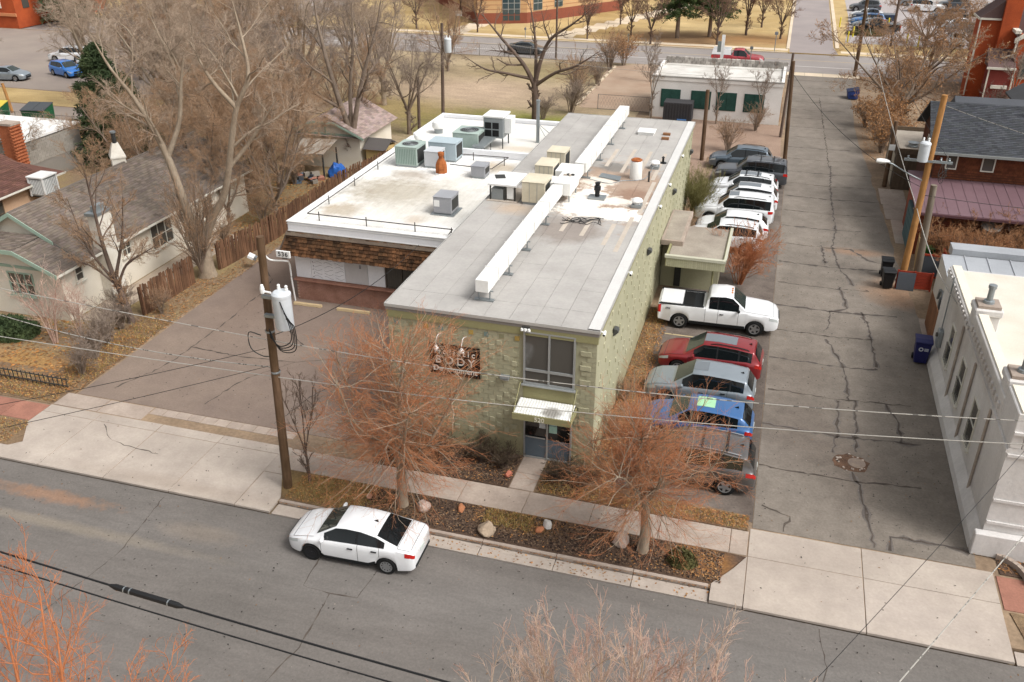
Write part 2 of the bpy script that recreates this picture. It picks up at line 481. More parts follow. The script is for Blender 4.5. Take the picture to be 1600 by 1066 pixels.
sheet('parking_lot', [(-28.0, 27.15), (-13.4, 27.15), (-13.4, 38.8), (-23.4, 38.8), (-23.4, 56), (-28.2, 56)], 0.0, m_lot, 0.04)
ALLEY_R = [(8.35, 26.3), (8.45, 34), (8.5, 41), (8.25, 46.2), (7.95, 49.5), (7.75, 54), (7.5, 60), (7.25, 66), (7.15, 70), (6.7, 78), (6.45, 84), (6.6, 95), (7.6, 107.0)]
rg = random.Random(3)
edge = []
for a, b in zip(ALLEY_R[:-1], ALLEY_R[1:]):
    for k in range(5):
        t = k / 5; edge.append((a[0] + (b[0] - a[0]) * t + rg.uniform(-0.09, 0.09), a[1] + (b[1] - a[1]) * t))
alley = sheet('alley', [(1.05, 26.3)] + edge + [(7.6, 107.0), (0.3, 107.0), (0.6, 84), (1.05, 72)], 0.0, m_alley, 0.05)
sheet('side_parking', [(-4.3, 27.0), (1.03, 26.6), (1.03, 71.9), (-4.3, 71.9)], -0.005, m_parking, 0.04)
sheet('far_driveway', [(0.2, 118.9), (5.9, 118.9), (5.4, 124), (5.6, 300), (0.6, 300), (0.1, 124)], -0.002, mat('drive_asphalt', '#8f8684', '#9b918d', scale=0.15, fine=14, var=0.07), 0.05)
sheet('far_parking', [(6.9, 127.5), (60, 127.5), (60, 300), (8.2, 300), (8.0, 150)], 0.0, mat('far_lot_asphalt', '#a39b99', '#aca4a1', scale=0.1, fine=10, var=0.05), 0.05)

# ---- concrete slabs
def slabs(name, rects, m, z, th=0.1, gap=0.012, base=m_joint):
    xs = [q for r in rects for q in (r[0], r[1])]; ys = [q for r in rects for q in (r[2], r[3])]
    root = bpy.data.objects.new(name, None); COL.objects.link(root); root["kind"] = "structure"
    root.location = (min(xs), min(ys), 0); ORG[root.name] = Vector(root.location)
    for r in rects:
        MB().box(r[0] + gap, r[1] - gap, r[2] + gap, r[3] - gap, z - th, z + rg.uniform(-0.004, 0.004)).build('slab', m, root, bev=0.008)
    return root
r_ = []
x = -28.5
for xe in (-25.9, -22.9, -20.0, -17.2):
    r_ += [(x, xe, 22.27, 25.55), (x, xe, 25.55, 26.1)] ; x = xe
r_ += [(-17.2, -15.75, 22.27, 24.4)]
drv = slabs('driveway_apron', r_, m_conc, 0.0)
MB().prism([(-17.2, 24.41), (-15.75, 24.41), (-16.9, 26.08), (-17.2, 26.08)], -0.1, 0.0).build('slab', m_conc, drv)
MB().box(-28.45, -15.8, 22.29, 26.05, -0.08, -0.03).build('slab_bed', m_joint, drv)
slabs('old_walk', [(x0, x0 + 2.2, 26.12, 27.1) for x0 in (-28.45, -26.23)] + [(-24.0 + i * 0.62, -24.0 + (i + 1) * 0.62, 26.62, 27.12) for i in range(11)], m_conc_old, 0.008)
r_ = []
x = -16.8
while x < 0.9:
    xe = min(x + 2.45, 0.95)
    r_.append((x, xe, 24.75, 26.05)); x = xe
sw = slabs('sidewalk', r_, m_conc_old, 0.012)
MB().box(-16.75, 0.9, 24.78, 26.02, -0.06, -0.02).build('slab_bed', m_joint, sw)
slabs('entrance_path', [(-7.85, -6.9, 26.07, 27.1), (-7.85, -6.9, 27.1, 28.18)], m_conc_old, 0.014)
ap = slabs('alley_apron', [(0.97, 4.67, 24.75, 26.25), (4.67, 8.8, 24.75, 26.25), (0.97, 4.67, 22.27, 24.75), (4.67, 8.8, 22.27, 24.75)], m_conc, 0.006)
MB().prism([(-0.08, 22.28), (0.96, 22.28), (0.96, 24.7), (0.55, 23.95), (-0.08, 23.05)], -0.1, 0.03).build('slab', m_conc, ap)
MB().box(1.0, 8.78, 22.3, 26.22, -0.08, -0.03).build('slab_bed', m_joint, ap)
r_ = [(-15.7 + i * 2.62, -15.7 + (i + 1) * 2.62 if i < 5 else -0.1, 22.27, 22.84) for i in range(6)]
slabs('gutter', r_ + [(-60, -45, 22.27, 22.84), (-45, -28.5, 22.27, 22.84), (8.85, 20, 22.27, 22.84), (20, 40, 22.27, 22.84)], m_conc, -0.075, 0.06)
slabs('kerb', [(-15.7 + i * 2.62, min(-15.7 + (i + 1) * 2.62, -0.15), 22.86, 23.02) for i in range(6)] + [(-60, -28.5, 22.86, 23.02), (9.4, 40, 22.86, 23.02)], m_conc_old, 0.04, 0.16)
slabs('flagstone_walk', [(-28.5 - (i + 1) * 1.5, -28.5 - i * 1.5, 24.75, 26.0) for i in range(8)], m_pinkwalk, 0.01)
slabs('brick_walk', [(8.85 + i * 1.6, 8.85 + (i + 1) * 1.6, 24.5, 26.1) for i in range(5)], m_pinkwalk, 0.012)
slabs('near_kerb', [(-60 + i * 3, -57 + i * 3, 10.75, 10.95) for i in range(40)], m_conc_old, 0.05, 0.2)
slabs('far_walk', [(-66 + i * 3.0, -63 + i * 3.0, 119.8, 121.2) for i in range(22)] + [(6.2 + i * 3, 9.2 + i * 3, 119.8, 121.2) for i in range(12)], mat('far_concrete', '#cdbba2', '#d6c6af', scale=0.3, rnd=0.04), 0.01)
slabs('school_path', [(-45.5 + i * 0.45, -42.4 + i * 0.45, 121.3 + i * 2.6, 123.8 + i * 2.6) for i in range(10)] + [(-31.0 + i * 1.0, -27.6 + i * 1.0, 121.3 + i * 2.6, 123.8 + i * 2.6) for i in range(14)], MATS['far_concrete'], 0.008)
slabs('drive_kerb', [(-0.25, 0.15, 121 + i * 6, 127 + i * 6) for i in range(20)] + [(5.6, 6.1, 123 + i * 6, 129 + i * 6) for i in range(20)] , MATS['far_concrete'], 0.09, 0.12)
slabs('far_kerb', [(-66 + i * 6, -60 + i * 6, 118.62, 118.85) for i in range(11)] + [(7 + i * 6, 13 + i * 6, 118.62, 118.85) for i in range(8)], MATS['far_concrete'], 0.04, 0.14)
slabs('alley_crossing', [(0.2 + i * 1.9, 2.1 + i * 1.9, 105.2, 106.9) for i in range(4)], MATS['far_concrete'], 0.008)
slabs('garage_pad', [(7.6, 9.3, 60.5, 63.5), (7.5, 9.2, 63.5, 67.0), (7.9, 9.0, 56.2, 60.5)], m_conc_old, 0.02)
slabs('broken_pad', [(8.3, 9.4, 42.0, 43.6), (8.25, 9.3, 43.6, 45.6)], m_conc_old, 0.015)

# ---- planting beds
sheet('planting_strip', [(-15.7, 23.03), (-0.15, 23.03), (0.4, 23.8), (0.93, 24.66), (0.0, 24.72), (-16.6, 24.72), (-16.3, 24.2)], 0.03, m_mulch, 0.1)
sheet('front_bed', [(-13.4, 26.07), (-7.88, 26.07), (-7.88, 28.18), (-13.4, 28.18)], 0.03, m_mulch, 0.1)
sheet('corner_bed', [(-6.88, 26.07), (0.9, 26.07), (0.9, 26.9), (-4.1, 27.3), (-4.35, 43.0), (-5.12, 43.0), (-5.12, 28.18), (-6.88, 28.18)], 0.025, m_leafbed, 0.1)
sheet('side_bed', [(-5.12, 50.2), (-4.2, 50.2), (-4.2, 60), (-5.12, 60)], 0.025, m_leafbed, 0.1)
sheet('left_verge', [(-60, 23.03), (-28.0, 23.03), (-27.6, 23.4), (-28.5, 24.7), (-60, 24.7)], 0.02, m_leafbed, 0.1)
sheet('right_bed', [(9.0, 26.2), (30, 26.2), (30, 27.2), (9.0, 27.2)], 0.02, m_mulch, 0.1)
sheet('right_verge', [(9.3, 23.05), (30, 23.05), (30, 24.4), (9.0, 24.4)], 0.02, m_leafbed, 0.1)
sheet('left_bed', [(-60, 26.1), (-28.6, 26.1), (-28.1, 27.2), (-28.3, 34.5), (-30.3, 34.5), (-30.3, 28.6), (-60, 28.0)], 0.006, m_leafbed, 0.06)

# ---- cracks that run through the paving, each a ragged ribbon of tar and dirt
def ribbon(pts, w, z, seed, amp=0.06):
    g = random.Random(seed); mb = MB(); P = []
    for a, b in zip(pts[:-1], pts[1:]):
        n = max(2, int(math.dist(a, b) / 0.22))
        for k in range(n):
            t = k / n; P.append((a[0] + (b[0] - a[0]) * t + g.uniform(-amp, amp), a[1] + (b[1] - a[1]) * t + g.uniform(-amp, amp)))
    P.append(pts[-1])
    L, Rr = [], []
    for i, p in enumerate(P):
        q = P[min(i + 1, len(P) - 1)]; o = P[max(i - 1, 0)]
        dx, dy = q[0] - o[0], q[1] - o[1]; d = math.hypot(dx, dy) or 1
        ww = w * g.choice((0.25, 0.5, 0.7, 1.0, 1.5)) * g.uniform(0.8, 1.2) / 2
        L.append((p[0] - dy / d * ww, p[1] + dx / d * ww, z)); Rr.append((p[0] + dy / d * ww, p[1] - dx / d * ww, z))
    n = len(P)
    mb.add(L + Rr, [(i, i + n, i + n + 1, i + 1) for i in range(n - 1)])
    return mb
CR = [[(4.31, 71.6), (4.24, 66.3), (4.24, 62.7), (4.45, 57.3), (4.17, 54.5), (4.5, 51.2), (5.0, 49.7), (5.23, 48.8)], [(3.55, 54.5), (3.72, 51.7)],
      [(4.45, 48.4), (4.8, 45.7), (3.9, 45.1), (3.79, 43.1), (3.56, 42.7)], [(5.5, 45.5), (5.75, 43.7), (5.77, 42.6), (5.9, 39.6)],
      [(3.7, 41.9), (4.33, 39.5), (4.45, 38.8), (4.59, 36.2)], [(4.1, 36), (4.06, 33.6), (3.84, 31.9)], [(6.06, 36.3), (6.5, 35.1), (6.49, 33.4)],
      [(4.86, 36.3), (4.74, 32.2)], [(4.56, 30.7), (4.74, 30), (4.96, 28.4), (5.1, 26.4)], [(2.1, 26.4), (2.3, 27.3), (1.3, 27.7)], [(5.6, 26.4), (5.65, 27.2), (7.4, 27.2), (8.2, 27.0)],
      [(4.2, 71), (4.0, 80), (3.6, 95)], [(5.2, 54.4), (6.2, 52.8), (7.4, 52.4)]]
for k in range(14):
    y = 30.1 + k * 3.03 + rg.uniform(-0.1, 0.1)
    CR.append([(1.1, y + 0.06), (4.3, y - 0.06), (6.0, y + 0.15), (6.4 + rg.uniform(-0.8, 1.3), y + 0.25)])
for k in range(10):
    y = 73 + k * 3.3
    CR.append([(1.0, y), (3.8, y - 0.1), (6.0 - 0.02 * k, y + 0.1)])
for i, c in enumerate(CR):
    ribbon(c, 0.08, 0.006, i).build('crack', m_crack, alley)
    if i % 2 == 0 or i < 8: ribbon(c, 0.2, 0.003, i, 0.07).build('crack_edge', m_halo, alley)
lot = bpy.data.objects['parking_lot']
for i, c in enumerate([[(-25.7, 38.2), (-25.6, 35), (-25.7, 33.1), (-25.7, 31.8), (-25.9, 30.1), (-26.8, 28)], [(-25.7, 32.3), (-24.2, 32.2), (-22.8, 32.1), (-20.2, 32.4)], [(-22.2, 28), (-21.6, 30.4), (-20.2, 32.4), (-18.4, 33.2)],
                       [(-18.5, 27.4), (-18.0, 30), (-17.1, 32)], [(-24, 38), (-22.3, 35.4), (-20.6, 34)], [(-27.5, 42), (-26, 40.5), (-25.6, 38.2)]]):
    ribbon(c, 0.06, 0.0045, 50 + i).build('crack', m_crack, lot)
st = bpy.data.objects['front_street']
for i, c in enumerate([[(-12.9, 20.6), (-12.85, 19.3), (-11.9, 19.25), (-10.87, 19.33), (-10.8, 20.6)], [(-11.83, 19.2), (-11.78, 18.5), (-11.7, 17.7), (-11.7, 16.9), (-12.2, 14.5), (-12.1, 11.5)],
                       [(-4.9, 20.2), (-5.4, 18.8), (-5.2, 17.2), (-5.3, 13)], [(3.3, 22.1), (3.5, 20.6), (3.3, 19.3), (3.6, 15)], [(-20, 22), (-19.6, 19), (-20.3, 15)]]):
    ribbon(c, 0.035, -0.0955, 80 + i, 0.03).build('crack', m_crack, st)
dr = bpy.data.objects['driveway_apron']
ribbon([(-25.3, 25.4), (-24.2, 24.5), (-23.2, 24.3), (-21.8, 24.2)], 0.03, 0.007, 95, 0.05).build('crack', m_crack, dr)

# painted lines
fs_ = bpy.data.objects['far_street']
for y in (110.9, 114.6):
    MB().box(-150, 150, y, y + 0.16, -0.097, -0.094).build('lane_line', m_yellow if y > 112 else m_whitepaint, fs_)
cs = bpy.data.objects['cross_street']
for i in range(8):
    MB().box(-87 + i * 2.1, -86 + i * 2.1, 121, 124.5, -0.097, -0.094).build('crosswalk_bar', m_whitepaint, cs)
for i in range(6):
    MB().box(-74 + i * 0.01, -70.5, 107.6 + i * 1.9, 108.6 + i * 1.9, -0.097, -0.094).build('crosswalk_bar', m_whitepaint, fs_)
sp = bpy.data.objects['side_parking']
for y in (39.0, 40.2, 44.0):
    MB().box(-4.0, 0.3, y, y + 0.1, -0.003, 0.0).build('bay_line', m_yellow, sp)
fp = bpy.data.objects['far_parking']
for i in range(9):
    for xa in (8.2, 17.5):
        MB().box(xa, xa + 5.0, 136.4 + i * 2.8, 136.5 + i * 2.8, 0.002, 0.005).build('bay_line', m_whitepaint, fp)
MB().box(-27.6, -27.2, 17.6, 17.75, -0.097, -0.094).build('survey_mark', plain('red_paint', '#e0604a'), st)

# manhole with its broken surround
mh = thing('manhole', 'round iron manhole cover in a ragged broken hole in the alley', 'manhole', (4.5, 31.35, 0))
mb = MB(); g = random.Random(8); pts = []
for i in range(22):
    a = 2 * PI * i / 22; rr = g.uniform(0.86, 1.06)
    pts.append((4.5 + math.cos(a) * 0.72 * rr, 31.35 + math.sin(a) * 0.62 * rr))
mb.prism(pts, 0.0015, 0.006); mb.build('patch', mat('patch_earth', '#6b5140', '#4f3c30', scale=2.2, fine=14, var=0.3, bump=0.8), mh)
MB().lathe([(0, 0.03), (0.3, 0.03), (0.33, 0.025), (0.34, 0.006)], (4.72, 31.4, 0), 24).build('cover', mat('worn_iron', '#7d6f66', '#8a7a6c', scale=3, fine=60, rough=0.6, bump=0.6), mh)
for i in range(16):
    a = g.uniform(0, 6.3); q = g.uniform(0.45, 0.7)
    MB().cbox((4.5 + math.cos(a) * q, 31.35 + math.sin(a) * q * 0.85, 0.018), (g.uniform(0.05, 0.13), g.uniform(0.04, 0.1), 0.035), g.uniform(0, 3)).build('rubble', m_conc_old if i % 3 else m_conc, mh)
# parking stops
for (xa, xb, lab, sk) in ((-23.3, -21.7, 'tan parking stop by the building corner below the 536 sign', 0.0), (-20.8, -18.95, 'tan parking stop nearer the green building, behind the bare tree', 0.02)):
    mb = MB(); mb.poly3([(xa, 37.92, 0.0), (xa, 38.12, 0.0), (xa, 38.09, 0.14), (xa, 37.95, 0.14)], (xb - xa, 0.03, 0))
    solo(mb, 'parking_stop', plain('stop_concrete', '#bfa883', 0.9), lab, 'parking stop', ((xa + xb) / 2, 38.0, 0), 'parking stops along the brick wall', bev=0.015)
# ================================================================== GREEN BLOCK BUILDING
m_green = mat('green_block', '#a5a286', '#afab90', scale=0.35, fine=9, var=0.06, mid=(0.9, 0.06, (1.3, 1.3, 0.3)), bump=0.3, blobs=[((-9, 28.2, 0.2), (6, 2, 0.9), '#988f6b', 0.6, 0.7, 0.9, 0.6), ((-5.1, 36, 0.4), (0.6, 10, 0.7), '#978d6c', 0.5, 0.7, 0.9, 0.6)])
m_greenp = mat('green_block_piece', '#a7a488', '#b0ac91', scale=0.4, fine=18, var=0.08, bump=0.3, rnd=0.05)
m_olive = mat('olive_trim', '#918d66', '#9a966f', scale=0.6, fine=12, var=0.06, bump=0.1, rough=0.6)
m_memb = mat('grey_membrane', '#a39f9a', '#b1ada8', scale=0.3, fine=9, var=0.06, mid=(0.7, 0.1), bump=0.15, rnd=0.025, contrast=0.5,
             blobs=[((-7.4, 43.8, 6), (2.6, 4.6, 50), '#a68f7c', 0.9, 0.8, 1.1, 0.18), ((-7.2, 40.2, 6), (2.3, 0.9, 50), '#ece6dc', 1.0, 1.2, 1.7, 0.14),
                    ((-8.6, 41.8, 6), (1.1, 2.0, 50), '#eee8df', 0.95, 1.3, 1.9, 0.16), ((-6.4, 43.2, 6), (0.8, 1.0, 50), '#8f7260', 0.8, 0.9, 1.6, 0.35), ((-6.9, 42.0, 6), (1.3, 0.6, 50), '#e6ded2', 0.85, 1.3, 2.2, 0.2), ((-8.6, 44.8, 6), (0.9, 0.9, 50), '#e2d9cc', 0.9, 1.2, 2.0, 0.2),
                    ((-8.4, 37.6, 6), (1.4, 1.6, 50), '#8a8078', 0.85, 0.8, 1.0, 0.4), ((-8.2, 47.4, 6), (0.8, 0.9, 50), '#75736f', 0.85, 0.6, 1.0, 0.3), ((-11.6, 39.6, 6), (1.0, 0.7, 50), '#b59f88', 0.7, 0.6, 1.3, 0.5)])
m_seam = plain('membrane_seam', '#8a857f', 0.9)
m_tan = mat('tan_strip', '#c0b5a8', '#b6aa9c', scale=1.2, fine=14, var=0.08)
m_edge = plain('edge_metal', '#c3c1bc', 0.45, 0.3)
m_alu = plain('aluminium', '#b9bdbd', 0.4, 0.6)
m_glass = glass('window_glass', '#55524c', 0.05)
m_glassd = glass('door_glass', '#191a1a', 0.05)
m_white = plain('white_enamel', '#e9e9e6', 0.45)
m_duct = mat('white_duct', '#ecebe7', '#e0dfda', scale=0.8, fine=9, var=0.05, rough=0.5, bump=0.1)
m_dark = plain('dark_metal', '#3a3a38', 0.6)
m_black = plain('black_plastic', '#191a1b', 0.5)
m_galv = plain('galvanised', '#9aa0a2', 0.45, 0.6)
m_beige = mat('beige_enamel', '#d9d0ba', '#cdc3ab', scale=1, fine=12, var=0.05, rough=0.5)

X0, X1, Y0, Y1, ZR = -13.3, -5.15, 28.2, 58.35, 5.97
gb = thing('office_building', 'two storey green block office building with flat grey roof', 'building', (-9.25, 43, 0))
MB().box(X0, X1, Y0 + 0.02, Y1, -0.1, 5.72).build('wall', m_green, gb)
# roof deck, metal edge, membrane sheets
MB().box(X0 - 0.06, X1 + 0.06, Y0 - 0.06, Y1 + 0.06, 5.72, 5.945).build('roof_deck', m_seam, gb)
mb = MB(); e = 0.075
mb.box(X0 - e, X1 + e, Y0 - e - 0.02, Y0 - e, 5.86, 5.985); mb.box(X0 - e, X1 + e, Y1 + e, Y1 + e + 0.02, 5.86, 5.985)
mb.box(X0 - e - 0.02, X0 - e, Y0 - e, Y1 + e, 5.86, 5.985); mb.box(X1 + e, X1 + e + 0.02, Y0 - e, Y1 + e, 5.84, 6.0)
mb.build('roof_edge', m_edge, gb)
MB().box(X1 - 0.36, X1 + 0.07, Y0, Y1, 5.985, 6.005).build('roof_edge', plain('edge_flashing', '#cfcdc9', 0.5), gb)
MB().box(X0 - 0.02, X1 + 0.04, Y0 - 0.05, Y0 + 0.018, 5.42, 5.86).build('fascia', m_olive, gb)
MB().box(X1 + 0.0, X1 + 0.05, Y0, Y1, 5.60, 5.85).build('fascia', m_olive, gb)
rg = random.Random(11)
xs = [X0 - 0.06 + i * (X1 - 0.32 - X0) / 8 for i in range(9)]
for i in range(8):
    y = Y0 - 0.06
    cuts = [Y0 + 1.35] + sorted(rg.uniform(31, 57) for _ in range(3)) + [Y1 + 0.06]
    for yc in cuts:
        if yc - y > 0.4:
            MB().box(xs[i] + 0.007, xs[i + 1] - 0.007, y + 0.007, yc - 0.007, 5.945, ZR - 0.004 * (i % 2)).build('membrane_sheet', m_memb, gb)
            y = yc
for x0_, ya, yb in ((-8.75, 37.3, 39.2), (-7.75, 37.0, 39.4), (-6.6, 36.2, 38.9), (-5.95, 35.6, 40), (-8.7, 47.5, 51), (-7.7, 46.6, 51.2), (-6.75, 46.2, 51), (-5.9, 45.8, 50.8), (-5.75, 40.6, 45.5)):
    MB().box(x0_ - 0.1, x0_ + 0.1, ya, yb, ZR - 0.01, ZR + 0.006).build('roof_strip', m_tan, gb)

# block face: running bond, joined, then proud square blocks one by one
WIN = (-7.95, -5.88, 3.28, 5.62); DOOR = (-7.9, -5.9, -0.1, 3.2); 
def clear(xa, xb, za, zb):
    for w in (WIN, DOOR):
        if xb > w[0] and xa < w[1] and zb > w[2] and za < w[3]: return False
    return True
mb = MB(); nz = 27; bh = 5.42 / nz
for r in range(nz):
    x = X0 + (0.2 if r % 2 else 0.0)
    while x < X1 - 0.05:
        xe = min(x + 0.4, X1)
        if clear(x, xe, r * bh, (r + 1) * bh):
            mb.box(x + 0.005, xe - 0.005, Y0 - 0.004 - rg.uniform(0, 0.004), Y0 + 0.03, r * bh + 0.005, (r + 1) * bh - 0.005)
        x += 0.4
mb.build('block_courses', m_green, gb, kind='stuff')
sq = box_mesh('block', 0.2, 0.04, 0.2, m_greenp, 0.006)
bk = box_mesh('block', 0.4, 0.045, 0.2, m_greenp, 0.008)
pat = [(1, 0, 1, 1, 0, 1, 1), (0, 1, 1, 0, 1, 0, 1), (1, 1, 0, 1, 1, 1, 0)]
for r in range(4, 25):
    for i in range(14):
        x = X0 + 0.35 + i * 0.585 + (0.29 if r % 2 else 0)
        if not pat[r % 3][(i + r) % 7] or r % 2 == 0 and rg.random() < 0.25: continue
        z = (r + 0.5) * bh
        if x < -8.15 and clear(x - 0.1, x + 0.1, z - 0.1, z + 0.1) and not (-11.7 < x < -9.5 and 3.1 < z < 4.7) and z < 5.0:
            piece(sq, 'block', (x, Y0 - 0.008, z), gb)
for z in (3.75, 4.35, 4.95, 2.55, 1.95):
    piece(bk, 'block', (-5.55 - 0.0, Y0 - 0.008, z), gb)
for i in range(9):
    x = -12.95 + i * 0.6
    MB().box(x - 0.09, x + 0.09, Y0 - 0.02, Y0 + 0.02, 5.12, 5.3).build('glass_block', plain('glass_block_%d' % (i % 3), ('#7d8f88', '#8f8d70', '#b59a55')[i % 3 if i != 8 else 0], 0.15, spec=0.6), gb)
# side wall: proud blocks in a regular scatter
cand = []
for r in range(2, 26):
    for i in range(50):
        y = Y0 + 0.4 + i * 0.6 + (0.3 if r % 2 else 0) + (0.1 if r % 3 == 0 else 0)
        if (i * 7 + r * 3) % 5 == 0: cand.append((y, (r + 0.5) * 0.216))
cand = [c for c in cand if c[1] < 5.45 and c[0] < Y1 - 0.2]
cand.sort()
sb = box_mesh('block', 0.04, 0.15, 0.19, m_greenp, 0.006)
for y, z in cand[:190]:
    piece(sb, 'block', (X1 + 0.01, y, z), gb)
mb = MB()
for y, z in cand[190:]: mb.box(X1 - 0.03, X1 + 0.03, y - 0.1, y + 0.1, z - 0.095, z + 0.095)
mb.build('far_blocks', m_greenp, gb, kind='stuff')
# window
w = thing  # alias kept short
wf = MB()
xa, xb, za, zb, zm = -7.9, -5.93, 3.36, 5.58, 3.98
for q in ((xa, xa + 0.07, za, zb), (xb - 0.07, xb, za, zb), ((xa + xb) / 2 - 0.035, (xa + xb) / 2 + 0.035, za, zb)):
    wf.box(q[0], q[1], Y0 - 0.07, Y0 + 0.03, q[2], q[3])
for q in ((za, za + 0.08), (zb - 0.06, zb), (zm - 0.05, zm + 0.05)):
    wf.box(xa + 0.003, xb - 0.003, Y0 - 0.065, Y0 + 0.028, q[0], q[1])
wo = wf.build('window', m_alu, gb)
xm = (xa + xb) / 2
for q in ((xa + 0.07, xm - 0.035, zm + 0.05, zb - 0.06), (xm + 0.035, xb - 0.07, zm + 0.05, zb - 0.06), (xa + 0.07, xm - 0.035, za + 0.08, zm - 0.05), (xm + 0.035, xb - 0.07, za + 0.08, zm - 0.05)):
    MB().box(q[0], q[1], Y0 - 0.02, Y0 + 0.0, q[2], q[3]).build('pane', m_glass, wo)
MB().box(xa - 0.06, xb + 0.06, Y0 - 0.14, Y0 - 0.005, za - 0.05, za - 0.003).build('sill', m_alu, wo)
MB().box(xa, xb, Y0 - 0.015, Y0 + 0.01, 2.4, 3.29).build('spandrel_panel', m_olive, gb)
# entrance
df = MB(); da, db, dt = -7.87, -5.97, 2.35
for x in (da, db - 0.06, -6.96): df.box(x, x + 0.06, Y0 - 0.06, Y0 + 0.02, 0.02, dt)
for z in (0.02, dt - 0.06): df.box(da, db, Y0 - 0.056, Y0 + 0.018, z, z + 0.07)
do = df.build('entrance', m_alu, gb)
for x0_, x1_ in ((da + 0.06, -6.96), (-6.9, db - 0.06)):
    MB().box(x0_, x1_, Y0 - 0.02, Y0, 0.09, dt - 0.06).build('glass_leaf', m_glassd, do)
    MB().box(x0_ + 0.002, x1_ - 0.002, Y0 - 0.026, Y0 - 0.0205, 0.1, 0.95).build('frosted_panel', plain('frosted', '#5d6b76', 0.25, spec=0.5), do)
MB().box(da + 0.08, -7.0, Y0 - 0.075, Y0 - 0.05, 0.98, 1.03).build('push_bar', m_alu, do)
MB().box(-7.25, -7.0, Y0 - 0.03, Y0 - 0.021, 1.45, 1.85).build('notice', plain('paper', '#cfd6d8', 0.8), do)
MB().box(-6.86, -6.55, Y0 - 0.03, Y0 - 0.021, 1.3, 1.62).build('notice', plain('paper_green', '#a5c9bb', 0.8), do)
MB().box(-6.86, -6.55, Y0 - 0.03, Y0 - 0.021, 1.64, 1.92).build('notice', plain('paper_blue', '#a9c4c4', 0.8), do)
# awning: frame, corrugated sheet, hanging rods
aw = MB(); ya, yb = Y0 - 1.0, Y0 - 0.02
aw.box(-8.05, -5.8, ya - 0.04, ya, 2.36, 2.62); aw.box(-8.05, -8.0, ya, yb, 2.38, 2.6); aw.box(-5.85, -5.8, ya, yb, 2.38, 2.6)
ao = aw.build('awning', m_olive, gb)
mb = MB(); n = 40
vt = []
for i in range(n + 1):
    x = -8.0 + 2.15 * i / n; dz = 0.006 * (1 if i % 2 else -1)
    vt += [(x, ya + 0.0, 2.63 + dz), (x, yb - 0.05, 2.74 + dz)]
mb.add(vt, [(2 * i, 2 * i + 2, 2 * i + 3, 2 * i + 1) for i in range(n)])
mb.build('roof_sheet', mat('awning_sheet', '#e8e8e4', '#dcdcd6', scale=1.2, fine=10, rough=0.5, blobs=[((-6.6, 27.5, 2.7), (0.35, 0.3, 50), '#6b655c', 0.8, 0.8, 3.0, 0.3)]), ao)
for x in (-8.02, -5.83): MB().cyl((x, ya + 0.05, 2.6), (x, Y0, 3.4), 0.018).build('hanger_rod', m_olive, ao)
text('520', 'number_sign', 0.26, (-7.0, ya - 0.05, 2.47), (R(90), 0, 0), plain('number_paint', '#d9d6c4'), ao, 0.006, 0.004)
# sign board
sg = thing('sign_board', 'black wall sign with white letters on the green wall, behind the tree', 'sign', (-10.6, Y0 - 0.05, 3.2))
MB().box(-11.62, -9.6, Y0 - 0.09, Y0 - 0.03, 3.25, 4.56).build('board', plain('sign_black', '#17120f', 0.5), sg)
m_let = plain('letter_white', '#dedad3', 0.6)
text('Holistic', 'lettering', 0.34, (-10.6, Y0 - 0.1, 4.25), (R(90), 0, 0), m_let, sg, 0.008, 0.003, spacing=1.5)
text('BODY', 'lettering', 0.46, (-10.6, Y0 - 0.1, 3.88), (R(90), 0, 0), m_let, sg, 0.008, 0.003, spacing=1.5)
text('Development', 'lettering', 0.32, (-10.6, Y0 - 0.1, 3.5), (R(90), 0, 0), m_let, sg, 0.008, 0.004, spacing=1.02)
for x, z, wh in ((-11.16, 4.62, 'left'), (-10.15, 4.62, 'right')):
    l = thing('sign_lamp', 'white gooseneck lamp over the %s half of the black wall sign' % wh, 'lamp', (x, Y0 - 0.03, z + 0.3), group='lamps over the sign')
    MB().tube(smooth_path([(x, Y0, z + 0.35), (x, Y0 - 0.35, z + 0.45), (x, Y0 - 0.55, z + 0.25), (x, Y0 - 0.55, z + 0.12)], 4), 0.015, 6).build('arm', m_white, l)
    MB().lathe([(0.02, 0.15), (0.05, 0.12), (0.11, 0.0), (0.105, -0.02), (0.0, 0.0)], (x, Y0 - 0.55, z), 14).build('lamp_shade', m_white, l, smooth=True)
# wall lights
def wall_lamp(loc, side, label):
    l = thing('wall_lamp', label, 'lamp', loc, group='lamps on the green walls')
    x, y, z = loc
    if side == 'x':
        MB().poly3([(x, y - 0.16, z - 0.18), (x, y - 0.16, z + 0.16), (x + 0.16, y - 0.16, z + 0.14), (x + 0.2, y - 0.16, z + 0.02)], (0, 0.32, 0)).build('housing', plain('lamp_bronze', '#4c4d4c', 0.5), l, bev=0.01)
        MB().poly3([(x + 0.03, y - 0.13, z - 0.185), (x + 0.205, y - 0.13, z + 0.01), (x + 0.195, y - 0.13, z - 0.0)], (0, 0.26, 0)).build('lens', plain('lens', '#c9c9c2', 0.2), l)
    else:
        MB().poly3([(x - 0.18, y, z - 0.09), (x - 0.18, y, z + 0.09), (x - 0.18, y - 0.15, z + 0.08), (x - 0.18, y - 0.18, z - 0.04)], (0.36, 0, 0)).build('housing', m_galv, l, bev=0.01)
        MB().box(x - 0.15, x + 0.15, y - 0.15, y - 0.02, z - 0.1, z - 0.085).build('lens', plain('lens', '#c9c9c2', 0.2), l)
wall_lamp((-8.61, Y0 - 0.01, 3.52), 'y', 'grey wall lamp left of the big front window')
